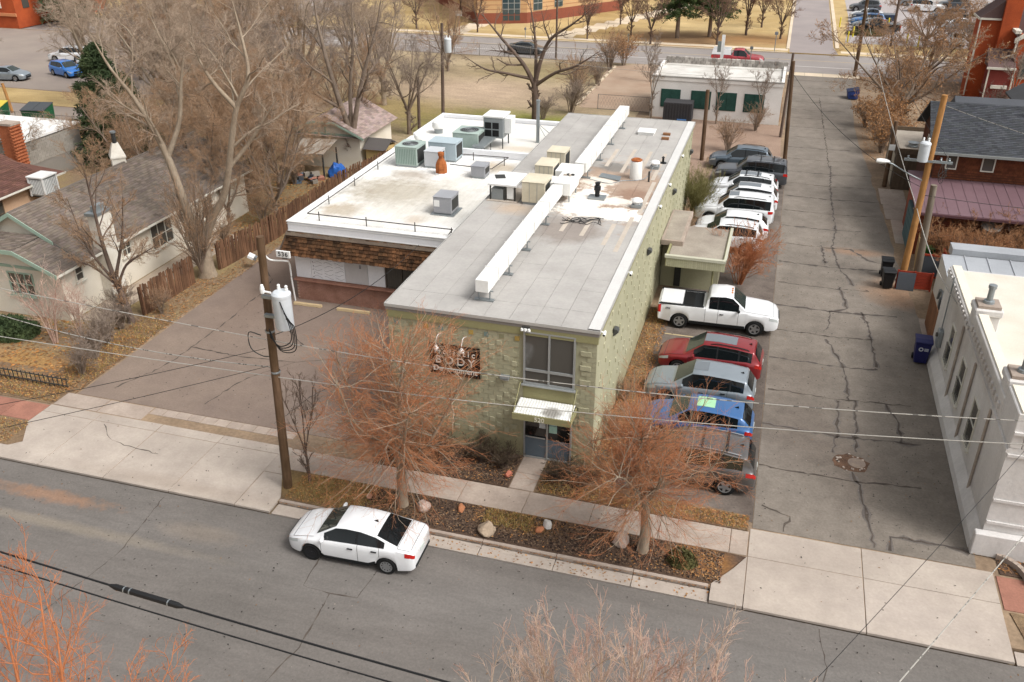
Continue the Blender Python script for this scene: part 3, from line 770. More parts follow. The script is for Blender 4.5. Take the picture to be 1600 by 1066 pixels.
for y, wh in ((31.45, 'dark wedge wall lamp on the side wall nearest the street'), (40.0, 'dark wedge wall lamp on the side wall before the porch'), (49.1, 'dark wedge wall lamp on the side wall above the green bush'), (57.2, 'dark wedge wall lamp at the far end of the side wall')):
    wall_lamp((X1 + 0.04, y, 4.35), 'x', wh)
for (x, y, z, wh) in ((-5.05, 28.4, 5.78, 'at the front corner of the roof edge'), (-5.05, 33.9, 5.8, 'under the roof edge past the front lamp'), (-5.05, 42.3, 5.8, 'under the roof edge beside the porch'), (-5.05, 45.8, 5.8, 'under the roof edge past the porch'), (-5.05, 51.2, 5.8, 'under the roof edge near the far end')):
    c = thing('security_camera', 'small white camera ' + wh, 'camera', (x, y, z), group='cameras along the roof edge')
    MB().cyl((x - 0.03, y, z + 0.06), (x + 0.1, y, z + 0.02), 0.03, n=8).build('bracket', m_white, c)
    MB().cyl((x + 0.1, y - 0.12, z - 0.02), (x + 0.1, y + 0.1, z + 0.03), 0.055, n=10).build('body', m_white, c)
    MB().cyl((x + 0.1, y - 0.128, z - 0.022), (x + 0.1, y - 0.12, z - 0.02), 0.045, n=10).build('lens', m_black, c)
fl = thing('flood_lamp', 'triple white flood lamp under the front roof edge above the window', 'lamp', (-7.8, Y0 - 0.1, 5.75))
MB().box(-7.95, -7.65, Y0 - 0.12, Y0 - 0.05, 5.72, 5.78).build('bracket', m_dark, fl)
for dx in (-0.13, 0.0, 0.13):
    MB().lathe([(0.0, 0.03), (0.05, 0.03), (0.065, -0.05), (0.0, -0.06)], (-7.8 + dx, Y0 - 0.15, 5.7), 10).build('lamp_head', m_white, fl)

# porch on the side
an = thing('side_porch', 'low green side porch with two flat concrete roofs beside the parking', 'porch', (-3.4, 46, 0))
MB().box(-5.1, -2.0, 46.0, 48.2, -0.05, 2.28).build('wall', m_green, an); MB().box(-5.1, -4.05, 48.21, 49.9, -0.05, 2.7).build('wall', m_green, an); MB().box(-5.1, -4.05, 46.01, 48.2, 2.281, 2.7).build('wall', m_green, an)
MB().box(-5.12, -3.95, 45.1, 49.95, 2.72, 3.02).build('roof_slab', m_conc_old, an, bev=0.02)
MB().box(-4.98, -4.1, 45.25, 49.8, 3.022, 3.03).build('roof_felt', mat('worn_felt', '#8f857a', '#a2998c', scale=0.7, fine=12, var=0.14), an)
mb = MB(); mb.box(-4.62, -1.62, 43.4, 43.5, 2.25, 2.85); mb.box(-1.72, -1.62, 43.5, 48.3, 2.25, 2.85); mb.box(-4.62, -4.52, 43.5, 45.08, 2.25, 2.85)
fo = mb.build('fascia', m_olive, an)
for i in range(28):
    x = -4.58 + i * 0.107
    MB().box(x, x + 0.095, 43.375, 43.399, 2.27, 2.74).build('fascia_board', m_greenp, fo)
MB().box(-4.66, -1.58, 43.33, 43.55, 2.74, 2.88).build('gravel_stop', plain('stop_metal', '#bdbba8', 0.6), an)
MB().box(-4.5, -1.74, 43.52, 48.28, 2.3, 2.74).build('roof_deck', MATS['worn_felt'], an)
MB().box(-1.69, -1.55, 43.56, 48.3, 2.76, 2.87).build('gravel_stop', plain('stop_metal', '#bdbba8', 0.6), an)
MB().cyl((-2.2, 44.2, 0), (-2.2, 44.2, 2.3), 0.05).build('post', m_olive, an)
MB().box(-4.35, -4.0, 45.95, 45.995, 0.05, 2.2).build('door', m_dark, an)
# ================================================================== ROOFTOP PLANT
def duct_run(name, label, x0_, x1_, y0_, y1_, zb, zt, n, legs):
    d = thing(name, label, 'duct', ((x0_ + x1_) / 2, y0_, 5.97))
    L = (y1_ - y0_) / n
    for i in range(n):
        s = MB().box(x0_, x1_, y0_ + i * L + 0.015, y0_ + (i + 1) * L - 0.015, zb, zt).build('duct_section', m_duct, d, bev=0.012)
        if i: MB().box(x0_ - 0.025, x1_ + 0.025, y0_ + i * L - 0.014, y0_ + i * L + 0.014, zb - 0.02, zt + 0.025).build('flange', m_duct, d)
    for y in legs:
        for x in (x0_ + 0.04, x1_ - 0.04):
            MB().box(x - 0.025, x + 0.025, y - 0.025, y + 0.025, 5.97, zb).build('leg', m_galv, d)
        MB().box(x0_ - 0.12, x1_ + 0.12, y - 0.1, y + 0.1, 5.972, 6.03).build('foot', m_galv, d)
        MB().box(x0_ - 0.08, x1_ + 0.1, y - 0.03, y + 0.03, zb - 0.06, zb - 0.021).build('strap', m_galv, d)
duct_run('roof_duct', 'long white sheet metal duct along the near half of the roof', -10.08, -9.56, 29.15, 40.9, 6.42, 6.92, 9, (29.45, 32.0, 34.7, 37.9))
duct_run('roof_duct', 'long white sheet metal duct along the far half of the roof', -9.82, -9.2, 44.6, 57.4, 6.42, 6.95, 10, (45.2, 48.5, 51.8, 55.5))
MB_ = MB().box(-10.05, -9.2, 41.0, 42.9, 6.35, 6.98)
dj = thing('duct_junction', 'white duct junction box between the two long ducts', 'duct', (-9.6, 42, 5.97))
MB_.build('casing', m_duct, dj, bev=0.02)
MB().box(-10.75, -10.06, 41.3, 42.4, 6.4, 6.85).build('branch', m_duct, dj, bev=0.015)
MB().box(-10.5, -9.3, 43.1, 44.5, 6.4, 6.9).build('branch', m_duct, dj, bev=0.015)
for x, y in ((-9.95, 41.2), (-9.3, 41.2), (-9.95, 42.7), (-9.3, 42.7)): MB().box(x - 0.03, x + 0.03, y - 0.03, y + 0.03, 5.972, 6.35).build('leg', m_galv, dj)
for k in range(4): MB().cbox((-9.75 + 0.12 * k, 42.2 + 0.1 * (k % 2), 7.02), (0.16, 0.1, 0.07), k).build('debris', m_dark if k % 2 else m_tan, dj)

def cabinet(name, label, x0_, x1_, y0_, y1_, z0_, h, m, seams=2, cat='air conditioner', fan=False, group=None, curb=None):
    c = thing(name, label, cat, ((x0_ + x1_) / 2, (y0_ + y1_) / 2, z0_), group=group)
    MB().box(x0_ + 0.04, x1_ - 0.04, y0_ + 0.04, y1_ - 0.04, z0_ - 0.01, z0_ + 0.12).build('curb', curb or m_galv, c)
    MB().box(x0_, x1_, y0_, y1_, z0_ + 0.12, z0_ + h - 0.03).build('casing', m, c, bev=0.015)
    MB().box(x0_ - 0.02, x1_ + 0.02, y0_ - 0.02, y1_ + 0.02, z0_ + h - 0.029, z0_ + h).build('lid', m, c, bev=0.008)
    for i in range(1, seams):
        x = x0_ + (x1_ - x0_) * i / seams
        MB().box(x - 0.008, x + 0.008, y0_ - 0.006, y0_ + 0.01, z0_ + 0.14, z0_ + h - 0.04).build('seam', m_galv, c)
    MB().box(x1_ - 0.005, x1_ + 0.006, y0_ + 0.12, y1_ - 0.12, z0_ + 0.25, z0_ + h - 0.15).build('grille', m_dark, c)
    if fan:
        cx, cy = (x0_ + x1_) / 2, (y0_ + y1_) / 2; rr = min(x1_ - x0_, y1_ - y0_) * 0.36
        f = MB().lathe([(0, 0.012), (rr, 0.012), (rr, 0.002)], (cx, cy, z0_ + h), 20).build('fan_grille', m_dark, c)
        for k in range(4): MB().lathe([(rr * (0.25 + 0.22 * k), 0.014), (rr * (0.25 + 0.22 * k) + 0.012, 0.024), (rr * (0.25 + 0.22 * k) + 0.024, 0.014)], (cx, cy, z0_ + h), 20).build('ring', m_galv, f)
    return c
cabinet('rooftop_cabinet', 'nearest beige rooftop cooling cabinet with a metal patch beside the duct', -11.45, -10.3, 40.3, 41.7, 5.97, 1.15, m_beige, 3, group='beige rooftop cabinets')
cabinet('rooftop_cabinet', 'middle beige rooftop cooling cabinet beside the duct junction', -11.5, -10.55, 42.9, 44.3, 5.97, 1.2, m_beige, 4, group='beige rooftop cabinets')
cabinet('rooftop_cabinet', 'farthest beige rooftop cooling cabinet next to the far duct', -11.6, -10.6, 45.7, 46.9, 5.97, 1.1, m_beige, 4, group='beige rooftop cabinets')
ev = thing('roof_hatch_cooler', 'open white evaporative cooler with missing side panels at the roof edge', 'cooler', (-12.5, 41.5, 5.97))
for x in (-13.1, -12.35, -11.85):
    for y in (40.5, 42.2): MB().box(x - 0.03, x + 0.03, y - 0.03, y + 0.03, 5.97, 6.75).build('post', m_dark, ev)
MB().box(-13.2, -11.75, 40.35, 42.4, 6.75, 6.85).build('top_pan', m_white, ev, bev=0.01)
MB().cbox((-12.9, 41.5, 6.86), (0.5, 0.6, 0.02), 0.4).build('opening', m_dark, ev)
MB().box(-13.05, -12.45, 40.5, 41.9, 6.0, 6.55).build('sump', m_galv, ev); MB().box(-12.25, -11.92, 40.48, 40.56, 6.1, 6.7).build('side_panel', m_white, ev)
MB().box(-13.25, -11.7, 40.3, 42.5, 5.972, 6.01).build('pad', m_tan, ev)
def roof_vent(name, label, x, y, prof, m, extra=None):
    v = thing(name, label, 'vent', (x, y, 5.97))
    MB().lathe(prof, (x, y, 5.97), 16).build('stack', m, v, smooth=True)
    if extra: extra(v, x, y)
    return v
mush = [(0.17, 0), (0.17, 0.2), (0.14, 0.21), (0.14, 0.27), (0.26, 0.27), (0.28, 0.32), (0.23, 0.4), (0.14, 0.44), (0, 0.46)]
roof_vent('mushroom_vent', 'white mushroom vent near the roof edge in the stained patch', -6.0, 41.5, mush, m_white, lambda v, x, y: MB().box(x - 0.24, x + 0.24, y - 0.24, y + 0.24, 5.972, 6.12).build('curb', m_galv, v))
roof_vent('mushroom_vent', 'white mushroom vent beside the rusty capped stack', -6.1, 47.9, mush, m_white, lambda v, x, y: MB().box(x - 0.24, x + 0.24, y - 0.24, y + 0.24, 5.972, 6.12).build('curb', m_galv, v))
roof_vent('flue_stack', 'wide white flue stack with a rusty orange cap on the roof', -6.8, 45.9, [(0.33, 0), (0.3, 0.9), (0.27, 0.95)], m_duct,
          lambda v, x, y: (MB().lathe([(0.27, 0.93), (0.3, 1.0), (0.2, 1.06), (0.1, 1.0), (0, 1.0)], (x, y, 5.97), 16).build('cap', mat('rust', '#b06a3a', '#8c4f2c', scale=3, fine=20), v)))
roof_vent('flue_pipe', 'short black flue pipe on a square base in the stained patch', -8.1, 42.2, [(0.12, 0.1), (0.12, 0.4), (0.17, 0.42), (0.17, 0.62), (0.1, 0.66), (0.14, 0.8), (0, 0.84)], m_black,
          lambda v, x, y: MB().box(x - 0.42, x + 0.42, y - 0.3, y + 0.3, 5.972, 6.07).build('base', m_galv, v))
roof_vent('vent_pipe', 'thin black vent pipe between the white vents', -6.05, 45.5, [(0.05, 0), (0.05, 0.55), (0, 0.55)], m_dark)
roof_vent('vent_pipe', 'little black vent on a flat base near the roof edge', -5.8, 49.0, [(0.2, 0), (0.2, 0.03), (0.06, 0.05), (0.06, 0.3), (0.1, 0.31), (0, 0.4)], m_black)
sk = thing('roof_hatch', 'flat white hatch on the far part of the grey roof', 'hatch', (-7.6, 54.9, 5.97))
MB().box(-8.1, -7.15, 54.4, 55.3, 5.972, 6.12).build('curb', m_white, sk); MB().box(-8.15, -7.1, 54.35, 55.35, 6.121, 6.17).build('lid', m_white, sk, bev=0.01)
for k, (x, y) in enumerate(((-6.4, 54.8), (-6.35, 53.8))):
    solo(MB().box(x - 0.22, x + 0.22, y - 0.12, y + 0.12, 5.972, 6.1), 'timber_block', plain('rusty_block', '#8a6142'), 'brown timber block lying on the far roof, %s of two' % ('farther', 'nearer')[k], 'block', (x, y, 5.97), 'timber blocks on the roof')
cb = thing('cable_coil', 'tangle of black cable lying on the grey roof beside the duct', 'cable', (-8.2, 38.5, 5.97))
for k in range(5):
    g = random.Random(k)
    MB().tube(smooth_path([(-8.9 + 1.6 * t + g.uniform(-0.2, 0.2), 38.6 + g.uniform(-0.5, 0.4) + 0.4 * t, 5.985 + g.uniform(0, 0.08)) for t in (0, 0.15, 0.3, 0.5, 0.6, 0.8, 1)], 4), 0.016, 5).build('cable', m_black, cb)
solo(MB().tube(smooth_path([(-9.2, 44.9, 6.05), (-8, 44.6, 5.99), (-7.4, 45.2, 5.99), (-6.3, 45.7, 6.05), (-6.1, 47.6, 6.2)], 5), 0.02, 6), 'conduit', m_galv, 'thin grey conduit snaking between vents on the stained roof', 'conduit', (-8, 45, 5.97))
solo(MB().poly3([(-8.7, 45.5, 5.99), (-7.5, 45.1, 5.99), (-7.5, 45.5, 6.1), (-8.6, 45.8, 6.1)], (0, 0, 0.03)), 'loose_panel', m_galv, 'loose grey metal panel lying by the rusty capped stack', 'panel', (-8, 45.5, 5.97))
# ================================================================== WHITE ROOFED SHOP (536)
m_wroof = mat('white_coating', '#ebeae7', '#dfdcd6', scale=0.35, fine=7, var=0.07, mid=(1.2, 0.08, (2.5, 0.35, 1)), bump=0.2, fstretch=(1, 1, 1), contrast=0.5,
              blobs=[((-20.2, 45.0, 4.3), (2.6, 2.0, 50), '#94866f', 0.9, 1.0, 1.4, 0.4), ((-21.6, 41.3, 4.3), (1.0, 1.0, 50), '#a39076', 0.8, 1.0, 1.3, 0.45), ((-17.4, 41.0, 4.3), (0.5, 0.6, 50), '#b39c84', 0.7, 0.7, 1.5, 0.5),
                     ((-20.5, 48.0, 4.3), (1.2, 0.7, 50), '#94826f', 0.7, 0.8, 1.4, 0.5), ((-16, 50.8, 4.3), (1.6, 0.9, 50), '#b6a68f', 0.8, 0.7, 1.0, 0.5), ((-18.5, 44, 4.3), (4, 4, 50), '#c4beb2', 0.65, 1.0, 1.0, 0.5)])
m_wwall = mat('white_panel', '#f0f0f2', '#e8e9ec', scale=0.7, fine=10, var=0.04, rough=0.6)
m_shake = mat('cedar_shake', '#6b4930', '#43301f', scale=1.5, fine=22, var=0.25, bump=0.7, rnd=0.55, fstretch=(1, 1, 0.15))
m_moss = mat('weathered_cap', '#5c5046', '#6b5e50', scale=1.2, fine=16, var=0.2, bump=0.6)
m_brick = mat('brown_brick', '#a0796a', '#8c6757', scale=2.0, fine=25, var=0.15, bump=0.4, rnd=0.15)
m_rail = plain('rail_iron', '#4b4744', 0.6)
A0, A1, B0, B1, ZW = -23.4, -13.42, 38.7, 52.6, 4.28
sh = thing('shop_building', 'white roofed one storey shop with brown shake mansard and brick base', 'building', (-18.5, 46, 0))
MB().box(A0, A1, B0 + 0.1, B1, -0.1, 4.1).build('wall', m_wwall, sh)
MB().box(A0 + 0.02, A1 - 0.02, B0 + 0.25, B1 - 0.02, 4.1, ZW).build('roof', m_wroof, sh)
# standing ridges of the coated roof
mb = MB(); g = random.Random(4)
for i in range(32):
    x = A0 + 0.35 + i * 0.3
    mb.box(x, x + 0.035, B0 + 0.7, B1 - 0.3, ZW - 0.02, ZW + 0.012)
mb.build('roof_ridges', m_wroof, sh, kind='stuff')
mb = MB()
mb.box(A0 - 0.06, A1 + 0.02, B0 - 0.12, B0 + 0.26, 3.78, 4.42)
mb.box(A0 - 0.06, A0 + 0.14, B0 + 0.262, 55.4, 3.6, 4.42)
fa = mb.build('parapet', m_wwall, sh, bev=0.015)
MB().box(A0 - 0.1, A1 + 0.02, B0 - 0.16, B0 + 0.1, 4.421, 4.46).build('coping', m_white, fa)
for z in (3.93, 4.3): MB().box(A0 - 0.08, A1, B0 - 0.14, B0 - 0.121, z, z + 0.03).build('trim', m_white, fa)
MB().box(A0 - 0.1, A0 + 0.16, B0 + 0.13, 55.5, 4.421, 4.45).build('coping', m_white, fa)
# shakes in overlapping rows
ms = thing  # noqa
yT, zT, yB, zB = B0 - 0.14, 3.82, B0 - 0.46, 2.76
MB().poly3([(A0 - 0.1, B0 + 0.1, zT), (A0 - 0.1, yT, zT), (A0 - 0.1, yB, zB), (A0 - 0.1, B0 + 0.1, zB)], (A1 - A0 + 0.05, 0, 0)).build('mansard', plain('mansard_deck', '#3a2a20'), sh)
mans = bpy.data.objects['mansard']
MB().poly3([(A0 - 0.18, B0 - 0.1, zT + 0.06), (A0 - 0.18, yT - 0.14, zT - 0.12), (A0 - 0.18, yT - 0.16, zT - 0.08), (A0 - 0.18, B0 - 0.12, zT + 0.09)], (A1 - A0 + 0.1, 0, 0)).build('ridge_cap', m_moss, mans)
MB().poly3([(A0 - 0.2, yT, zT), (A0 - 0.62, yB, zB), (A0 - 0.15, yB, zB), (A0 - 0.1, yT, zT)], (0, 0.16, 0)).build('barge_board', m_moss, mans)
sl = math.atan2(zT - zB, yT - yB)
slen = math.hypot(zT - zB, yT - yB)
shk = [box_mesh('shingle', wd, 0.32, 0.055, m_shake, 0.004) for wd in (0.17, 0.21, 0.26)]
for r in range(6):
    t = (r + 0.45) / 6
    x = A0 - 0.42 * (1 - t) - 0.05
    while x < A1 - 0.1:
        k = g.randrange(3); wd = (0.17, 0.21, 0.26)[k]
        cy = yB + (yT - yB) * t - 0.035 * math.sin(sl); cz = zB + (zT - zB) * t + 0.035 * math.cos(sl)
        if x + wd / 2 > -14.2 and r < 6: break
        piece(shk[k], 'shingle', (x + wd / 2, cy, cz + g.uniform(-0.02, 0.02)), mans, (sl - 0.2, 0, 0))
        x += wd + 0.012
# brick base: joined bricks
mb = MB(); y_ = B0 + 0.02
for r in range(14):
    x = A0 + (0.11 if r % 2 else 0)
    while x < A1 - 0.1:
        mb.box(x + 0.006, x + 0.214, y_ - 0.02 - g.uniform(0, 0.006), y_ + 0.09, r * 0.083 + 0.006, r * 0.083 + 0.077); x += 0.22
mb.build('brick_base', m_brick, sh, kind='stuff')
MB().box(A0 - 0.01, A1, B0 + 0.02, B0 + 0.099, -0.1, 1.16).build('mortar', plain('mortar', '#b39d8b', 0.95), sh)
MB().poly3([(A0 - 0.08, B0 - 0.18, 1.165), (A0 - 0.08, B0 + 0.12, 1.165), (A0 - 0.08, B0 + 0.12, 1.26), (A0 - 0.08, B0 - 0.16, 1.2)], (A1 - A0, 0, 0)).build('brick_sill', mat('sill_brick', '#8d6555', '#805a4b', scale=2, fine=16, var=0.14, bump=0.4), sh)
# wall panels
for xa_, xb_, mm in ((A0 + 0.03, -22.5, m_wwall), (-22.47, -20.55, m_wwall), (-20.52, -19.25, mat('panel_grey', '#cfcccb', '#c6c3c2', scale=1, fine=10, var=0.04)), (-19.22, -18.3, m_wwall)):
    MB().box(xa_, xb_, B0 + 0.07, B0 + 0.11, 1.28, 2.62).build('wall_panel', mm, sh)
art = bpy.data.objects.new('wall_art', None); COL.objects.link(art); art.parent = sh; ORG[art.name] = org(sh)
for r in range(6):
    for k in range(3):
        z0_ = 1.42 + r * 0.2; xs_ = -22.35 + k * 0.62
        pts = [(xs_ + 0.1 * i, B0 + 0.066, z0_ + 0.06 * math.sin(i * 0.9 + r * 1.3 + k) + g.uniform(-0.01, 0.01)) for i in range(6)]
        MB().tube(smooth_path(pts, 3), 0.006, 4).build('stroke', plain('ink', '#6a6a6c'), art)
    MB().lathe([(0, 0), (0.028, 0), (0.028, 0.006)], (-22.38 + 0.05 * (r % 2), B0 + 0.068, 1.38 + r * 0.21), 8, 'Y').build('dot', plain('ink_dark', '#2e2d2d'), art)
for x, z in ((-20.2, 2.42), (-19.7, 2.16)):
    for k in range(3): MB().box(x, x + 0.1, B0 + 0.06, B0 + 0.069, z + 0.07 * k, z + 0.07 * k + 0.045).build('notice', plain('ink', '#6a6a6c'), sh)
# barred window
wf = MB(); xa, xb, za, zb = -18.25, -16.4, 1.3, 2.52
for q in ((xa, xa + 0.06, za, zb), (xb - 0.06, xb, za, zb), (-17.35, -17.29, za, zb)): wf.box(q[0], q[1], B0 + 0.02, B0 + 0.12, q[2], q[3])
wf.box(xa + 0.002, xb - 0.002, B0 + 0.025, B0 + 0.118, za, za + 0.06); wf.box(xa + 0.002, xb - 0.002, B0 + 0.025, B0 + 0.118, zb - 0.06, zb)
wo = wf.build('window', plain('bronze_frame', '#5a5148', 0.5), sh)
MB().box(xa + 0.05, xb - 0.05, B0 + 0.07, B0 + 0.09, za + 0.05, zb - 0.05).build('pane', m_glass, wo)
for i in range(15): MB().box(xa + 0.1 + i * 0.12, xa + 0.114 + i * 0.12, B0 + 0.0, B0 + 0.016, za, zb).build('bar', m_dark, wo)
# 536 sign box and service mast
s5 = thing('number_sign', 'white 536 number sign box on the corner of the brown mansard', 'sign', (-23.4, 37.9, 2.75))
MB().box(-23.75, -22.97, 37.62, 37.72, 2.8, 3.16).build('board', m_white, s5, bev=0.01)
text('536', 'number', 0.34, (-23.36, 37.61, 2.98), (R(90), 0, 0), m_black, s5, 0.004, 0.003, spacing=1.15)
MB().box(-23.5, -23.2, 37.73, 38.0, 2.7, 2.83).build('bracket', m_dark, s5)
sm = thing('service_mast', 'white bent electrical conduit running down the shop corner', 'conduit', (-23.5, 38.4, 0))
MB().tube(smooth_path([(-24.3, 37.4, 2.95), (-24.1, 37.6, 2.6), (-23.6, 38.2, 2.35), (-23.5, 38.35, 2.2), (-23.5, 38.4, 1.6), (-23.5, 38.4, 1.2), (-23.46, 38.45, 0.0)], 4), 0.045, 8).build('pipe', m_duct, sm, smooth=True)
MB().lathe([(0, 0.1), (0.07, 0.08), (0.09, 0), (0.06, -0.06), (0, -0.08)], (-24.32, 37.38, 2.98), 10).build('weather_head', m_galv, sm)
# roof rail
rl = thing('gas_pipe_run', 'dark pipe on short posts round the front and side of the white roof', 'pipe', (-19, 40, 4.28))
def rail(pts, z=4.62):
    for a, b in zip(pts[:-1], pts[1:]):
        MB().cyl((*a, z), (*b, z), 0.03, n=6).build('pipe', m_rail, rl)
        n = max(1, int(math.dist(a, b) / 2.6))
        for i in range(n):
            t = (i + 0.25) / n
            MB().cyl((a[0] + (b[0] - a[0]) * t, a[1] + (b[1] - a[1]) * t, 4.27), (a[0] + (b[0] - a[0]) * t, a[1] + (b[1] - a[1]) * t, 4.78), 0.028, n=6).build('post', m_rail, rl)
rail([(-22.75, 52.4), (-22.75, 39.45), (-14.75, 39.4), (-14.7, 38.75)])
r2 = thing('gas_pipe_run', 'dark pipe elbow on posts between the grey box and the rear parapet', 'pipe', (-16, 50, 4.28)); rl = r2
rail([(-18.6, 51.8), (-15.6, 51.9), (-15.9, 49.4), (-18.6, 49.6)])
fp_ = solo(MB().box(-13.62, -13.5, 38.8, 52.4, 4.3, 4.42), 'roof_flashing', m_black, 'black flashing strip where the white roof meets the green building', 'flashing', (-13.5, 45, 4.28))
# rear wing
rw = thing('rear_wing', 'white roofed rear wing behind the shop with low parapet', 'building', (-18.5, 57, 0))
MB().box(A0, A1, B1 + 0.03, 61.2, -0.1, 4.12).build('wall', m_wwall, rw)
MB().box(A0 + 0.15, A1 - 0.02, B1 + 0.25, 60.9, 4.12, 4.34).build('roof', mat('white_membrane', '#e6e4df', '#dcd8d0', scale=0.3, fine=8, var=0.05, blobs=[((-15.5, 54.8, 4.4), (1.6, 0.5, 50), '#c9b9a2', 0.6, 0.7, 0.9, 0.5)]), rw)
mb = MB(); mb.box(-19.6, A1 - 0.01, B1 + 0.03, B1 + 0.24, 4.13, 4.72); mb.box(A0 + 0.0, A1, 61.0, 61.3, 4.13, 4.6); mb.box(A0 + 0.0, A0 + 0.15, 55.6, 60.99, 4.13, 4.6)
mb.build('parapet', m_wwall, rw, bev=0.015)
# roof plant
m_acg = mat('green_grey_enamel', '#a9b8b0', '#9fafa7', scale=1, fine=10, var=0.05, rough=0.5)
m_acd = plain('grey_enamel', '#9b9ca0', 0.5)
def condenser(label, x0_, x1_, y0_, y1_, z0_, h, slats=True):
    c = cabinet('air_conditioner', label, x0_, x1_, y0_, y1_, z0_, h, m_acg, 1, fan=True, group='pale green air conditioners on the white roof')
    if slats:
        n = int((x1_ - x0_) / 0.11)
        for i in range(n): MB().box(x0_ + 0.06 + i * 0.11, x0_ + 0.11 + i * 0.11, y0_ - 0.012, y0_ + 0.006, z0_ + 0.2, z0_ + h - 0.12).build('louvre', plain('louvre_green', '#7f948b', 0.6), c)
    return c
condenser('pale green air conditioner nearest the left edge of the white roof', -22.0, -20.6, 49.3, 50.9, ZW, 1.25)
condenser('pale green air conditioner standing behind, on the rear wing', -19.7, -18.0, 53.2, 55.0, 4.34, 1.2, False)
cabinet('air_handler', 'grey blue duct box behind the pale green air conditioner', -20.5, -18.7, 51.0, 52.3, ZW, 1.2, plain('blue_grey_enamel', '#aebcc2', 0.5), 2)
cabinet('air_handler', 'light grey box right of the nearest pale green air conditioner', -20.2, -19.25, 49.5, 50.6, ZW, 1.05, plain('light_enamel', '#c3c6c9', 0.5), 1)
cabinet('junction_unit', 'grey cubic rooftop unit with a wall panel near the green building', -16.75, -15.75, 42.0, 43.2, ZW, 1.0, m_acd, 1)
u = bpy.data.objects['junction_unit']; MB().box(-16.7, -16.4, 41.985, 41.999, 4.75, 5.1).build('control_box', m_white, u); MB().box(-16.9, -15.6, 41.9, 43.3, 4.282, 4.34).build('pad', m_galv, u)
cabinet('junction_unit', 'small flat grey rooftop unit in the middle of the white roof', -16.85, -16.0, 48.4, 49.4, ZW, 0.75, m_acd, 1)
ch = thing('chimney_pot', 'rusty orange bottle shaped chimney on the white roof', 'chimney', (-18.8, 48.7, ZW))
MB().lathe([(0.36, 0), (0.36, 0.5), (0.3, 0.7), (0.15, 0.95), (0.15, 1.1), (0.19, 1.12), (0.19, 1.3), (0.0, 1.36)], (-18.8, 48.7, ZW), 8).build('stack', MATS['rust'], ch)
MB().lathe([(0.42, 0), (0.4, 0.08), (0.36, 0.09)], (-18.8, 48.7, ZW), 8).build('flashing', m_white, ch)
tu = thing('tall_cooler', 'tall grey and white cooler on a stand at the back of the white roof', 'cooler', (-17.3, 55.2, 4.34))
for x in (-18.0, -16.8):
    for y in (54.6, 55.9): MB().box(x - 0.03, x + 0.03, y - 0.03, y + 0.03, 4.34, 5.0).build('leg', m_dark, tu)
MB().box(-18.05, -16.75, 54.5, 56.0, 5.0, 6.3).build('casing', m_galv, tu, bev=0.02); MB().box(-18.1, -16.7, 54.45, 56.05, 6.301, 6.42).build('lid', m_white, tu, bev=0.02)
for dx in (0, 0.5):
    for dz in (0, 0.48): MB().box(-17.95 + dx, -17.52 + dx, 54.485, 54.499, 5.12 + dz, 5.52 + dz).build('panel', m_black, tu)
MB().box(-16.74, -16.3, 54.8, 55.8, 5.3, 6.25).build('side_duct', m_white, tu)
MB().poly3([(-18.3, 52.9, 4.75), (-17.5, 52.9, 4.75), (-17.2, 54.4, 5.0), (-18.0, 54.4, 5.0)], (0, 0, 0.12)).build('duct_ramp', m_galv, tu)
for x, y in ((-17.6, 53.2), (-17.45, 54.1), (-18.2, 53.2)): MB().box(x - 0.02, x + 0.02, y - 0.02, y + 0.02, 4.34, 4.85).build('leg', m_dark, tu)
for x, y, h_, wh in ((-22.1, 57.0, 0.75, 'larger white dome fan at the back corner of the rear wing'), (-22.5, 54.4, 0.5, 'smaller white dome fan nearer the wooden fence')):
    d = thing('dome_fan', wh, 'fan', (x, y, 4.34), group='dome fans on the rear wing')
    q = h_ / 0.75
    MB().lathe([(0.4 * q, 0.35 * q), (0.46 * q, 0.5 * q), (0.4 * q, 0.75 * q), (0.2 * q, 0.9 * q), (0, 0.93 * q)], (x, y, 4.34), 16).build('dome', m_white, d, smooth=True)
    MB().lathe([(0.28 * q, 0.0), (0.3 * q, 0.36 * q), (0.39 * q, 0.37 * q)], (x, y, 4.34), 16).build('base', m_galv, d)
vp = thing('vent_pipe', 'tall grey vent pipe with two guy struts on the rear white roof', 'vent', (-15.0, 56.6, 4.34))
MB().cyl((-15.0, 56.6, 4.3), (-15.0, 56.6, 7.0), 0.11, n=12).build('stack', m_galv, vp, smooth=True); MB().lathe([(0.11, 0), (0.14, 0.02), (0.14, 0.12), (0, 0.16)], (-15, 56.6, 7.0), 12).build('cap', m_galv, vp)
for dx, dy in ((0.9, -0.3), (1.5, 0.3)): MB().cyl((-15, 56.6, 5.6), (-15 + dx, 56.6 + dy, 4.33), 0.02, n=5).build('strut', m_galv, vp)
# ================================================================== VEHICLES
m_tyre = mat('tyre_rubber', '#1c1c1c', rough=0.9, var=0.1, bump=0.1, obj=True)
m_rim = mat('alloy_rim', '#a9abad', rough=0.3, metal=0.7, var=0.05, bump=0, obj=True)
m_steel = mat('steel_wheel', '#232325', rough=0.6, var=0.1, bump=0, obj=True)
m_cglass = mat('car_glass', '#14191b', rough=0.03, var=0.05, bump=0, spec=0.7, obj=True)
m_wsglass = mat('windscreen_glass', '#333b38', rough=0.03, var=0.05, bump=0, spec=0.7, obj=True)
m_trim = mat('black_trim', '#202224', rough=0.6, var=0.08, bump=0, obj=True)
m_tail = mat('tail_lamp', '#b3211c', rough=0.15, var=0.05, bump=0, spec=0.6, obj=True)
m_head = mat('head_lamp', '#b9bdbb', rough=0.1, var=0.05, bump=0, spec=0.7, obj=True)
m_amber = mat('amber_lamp', '#c77a35', rough=0.15, var=0.05, bump=0, obj=True)
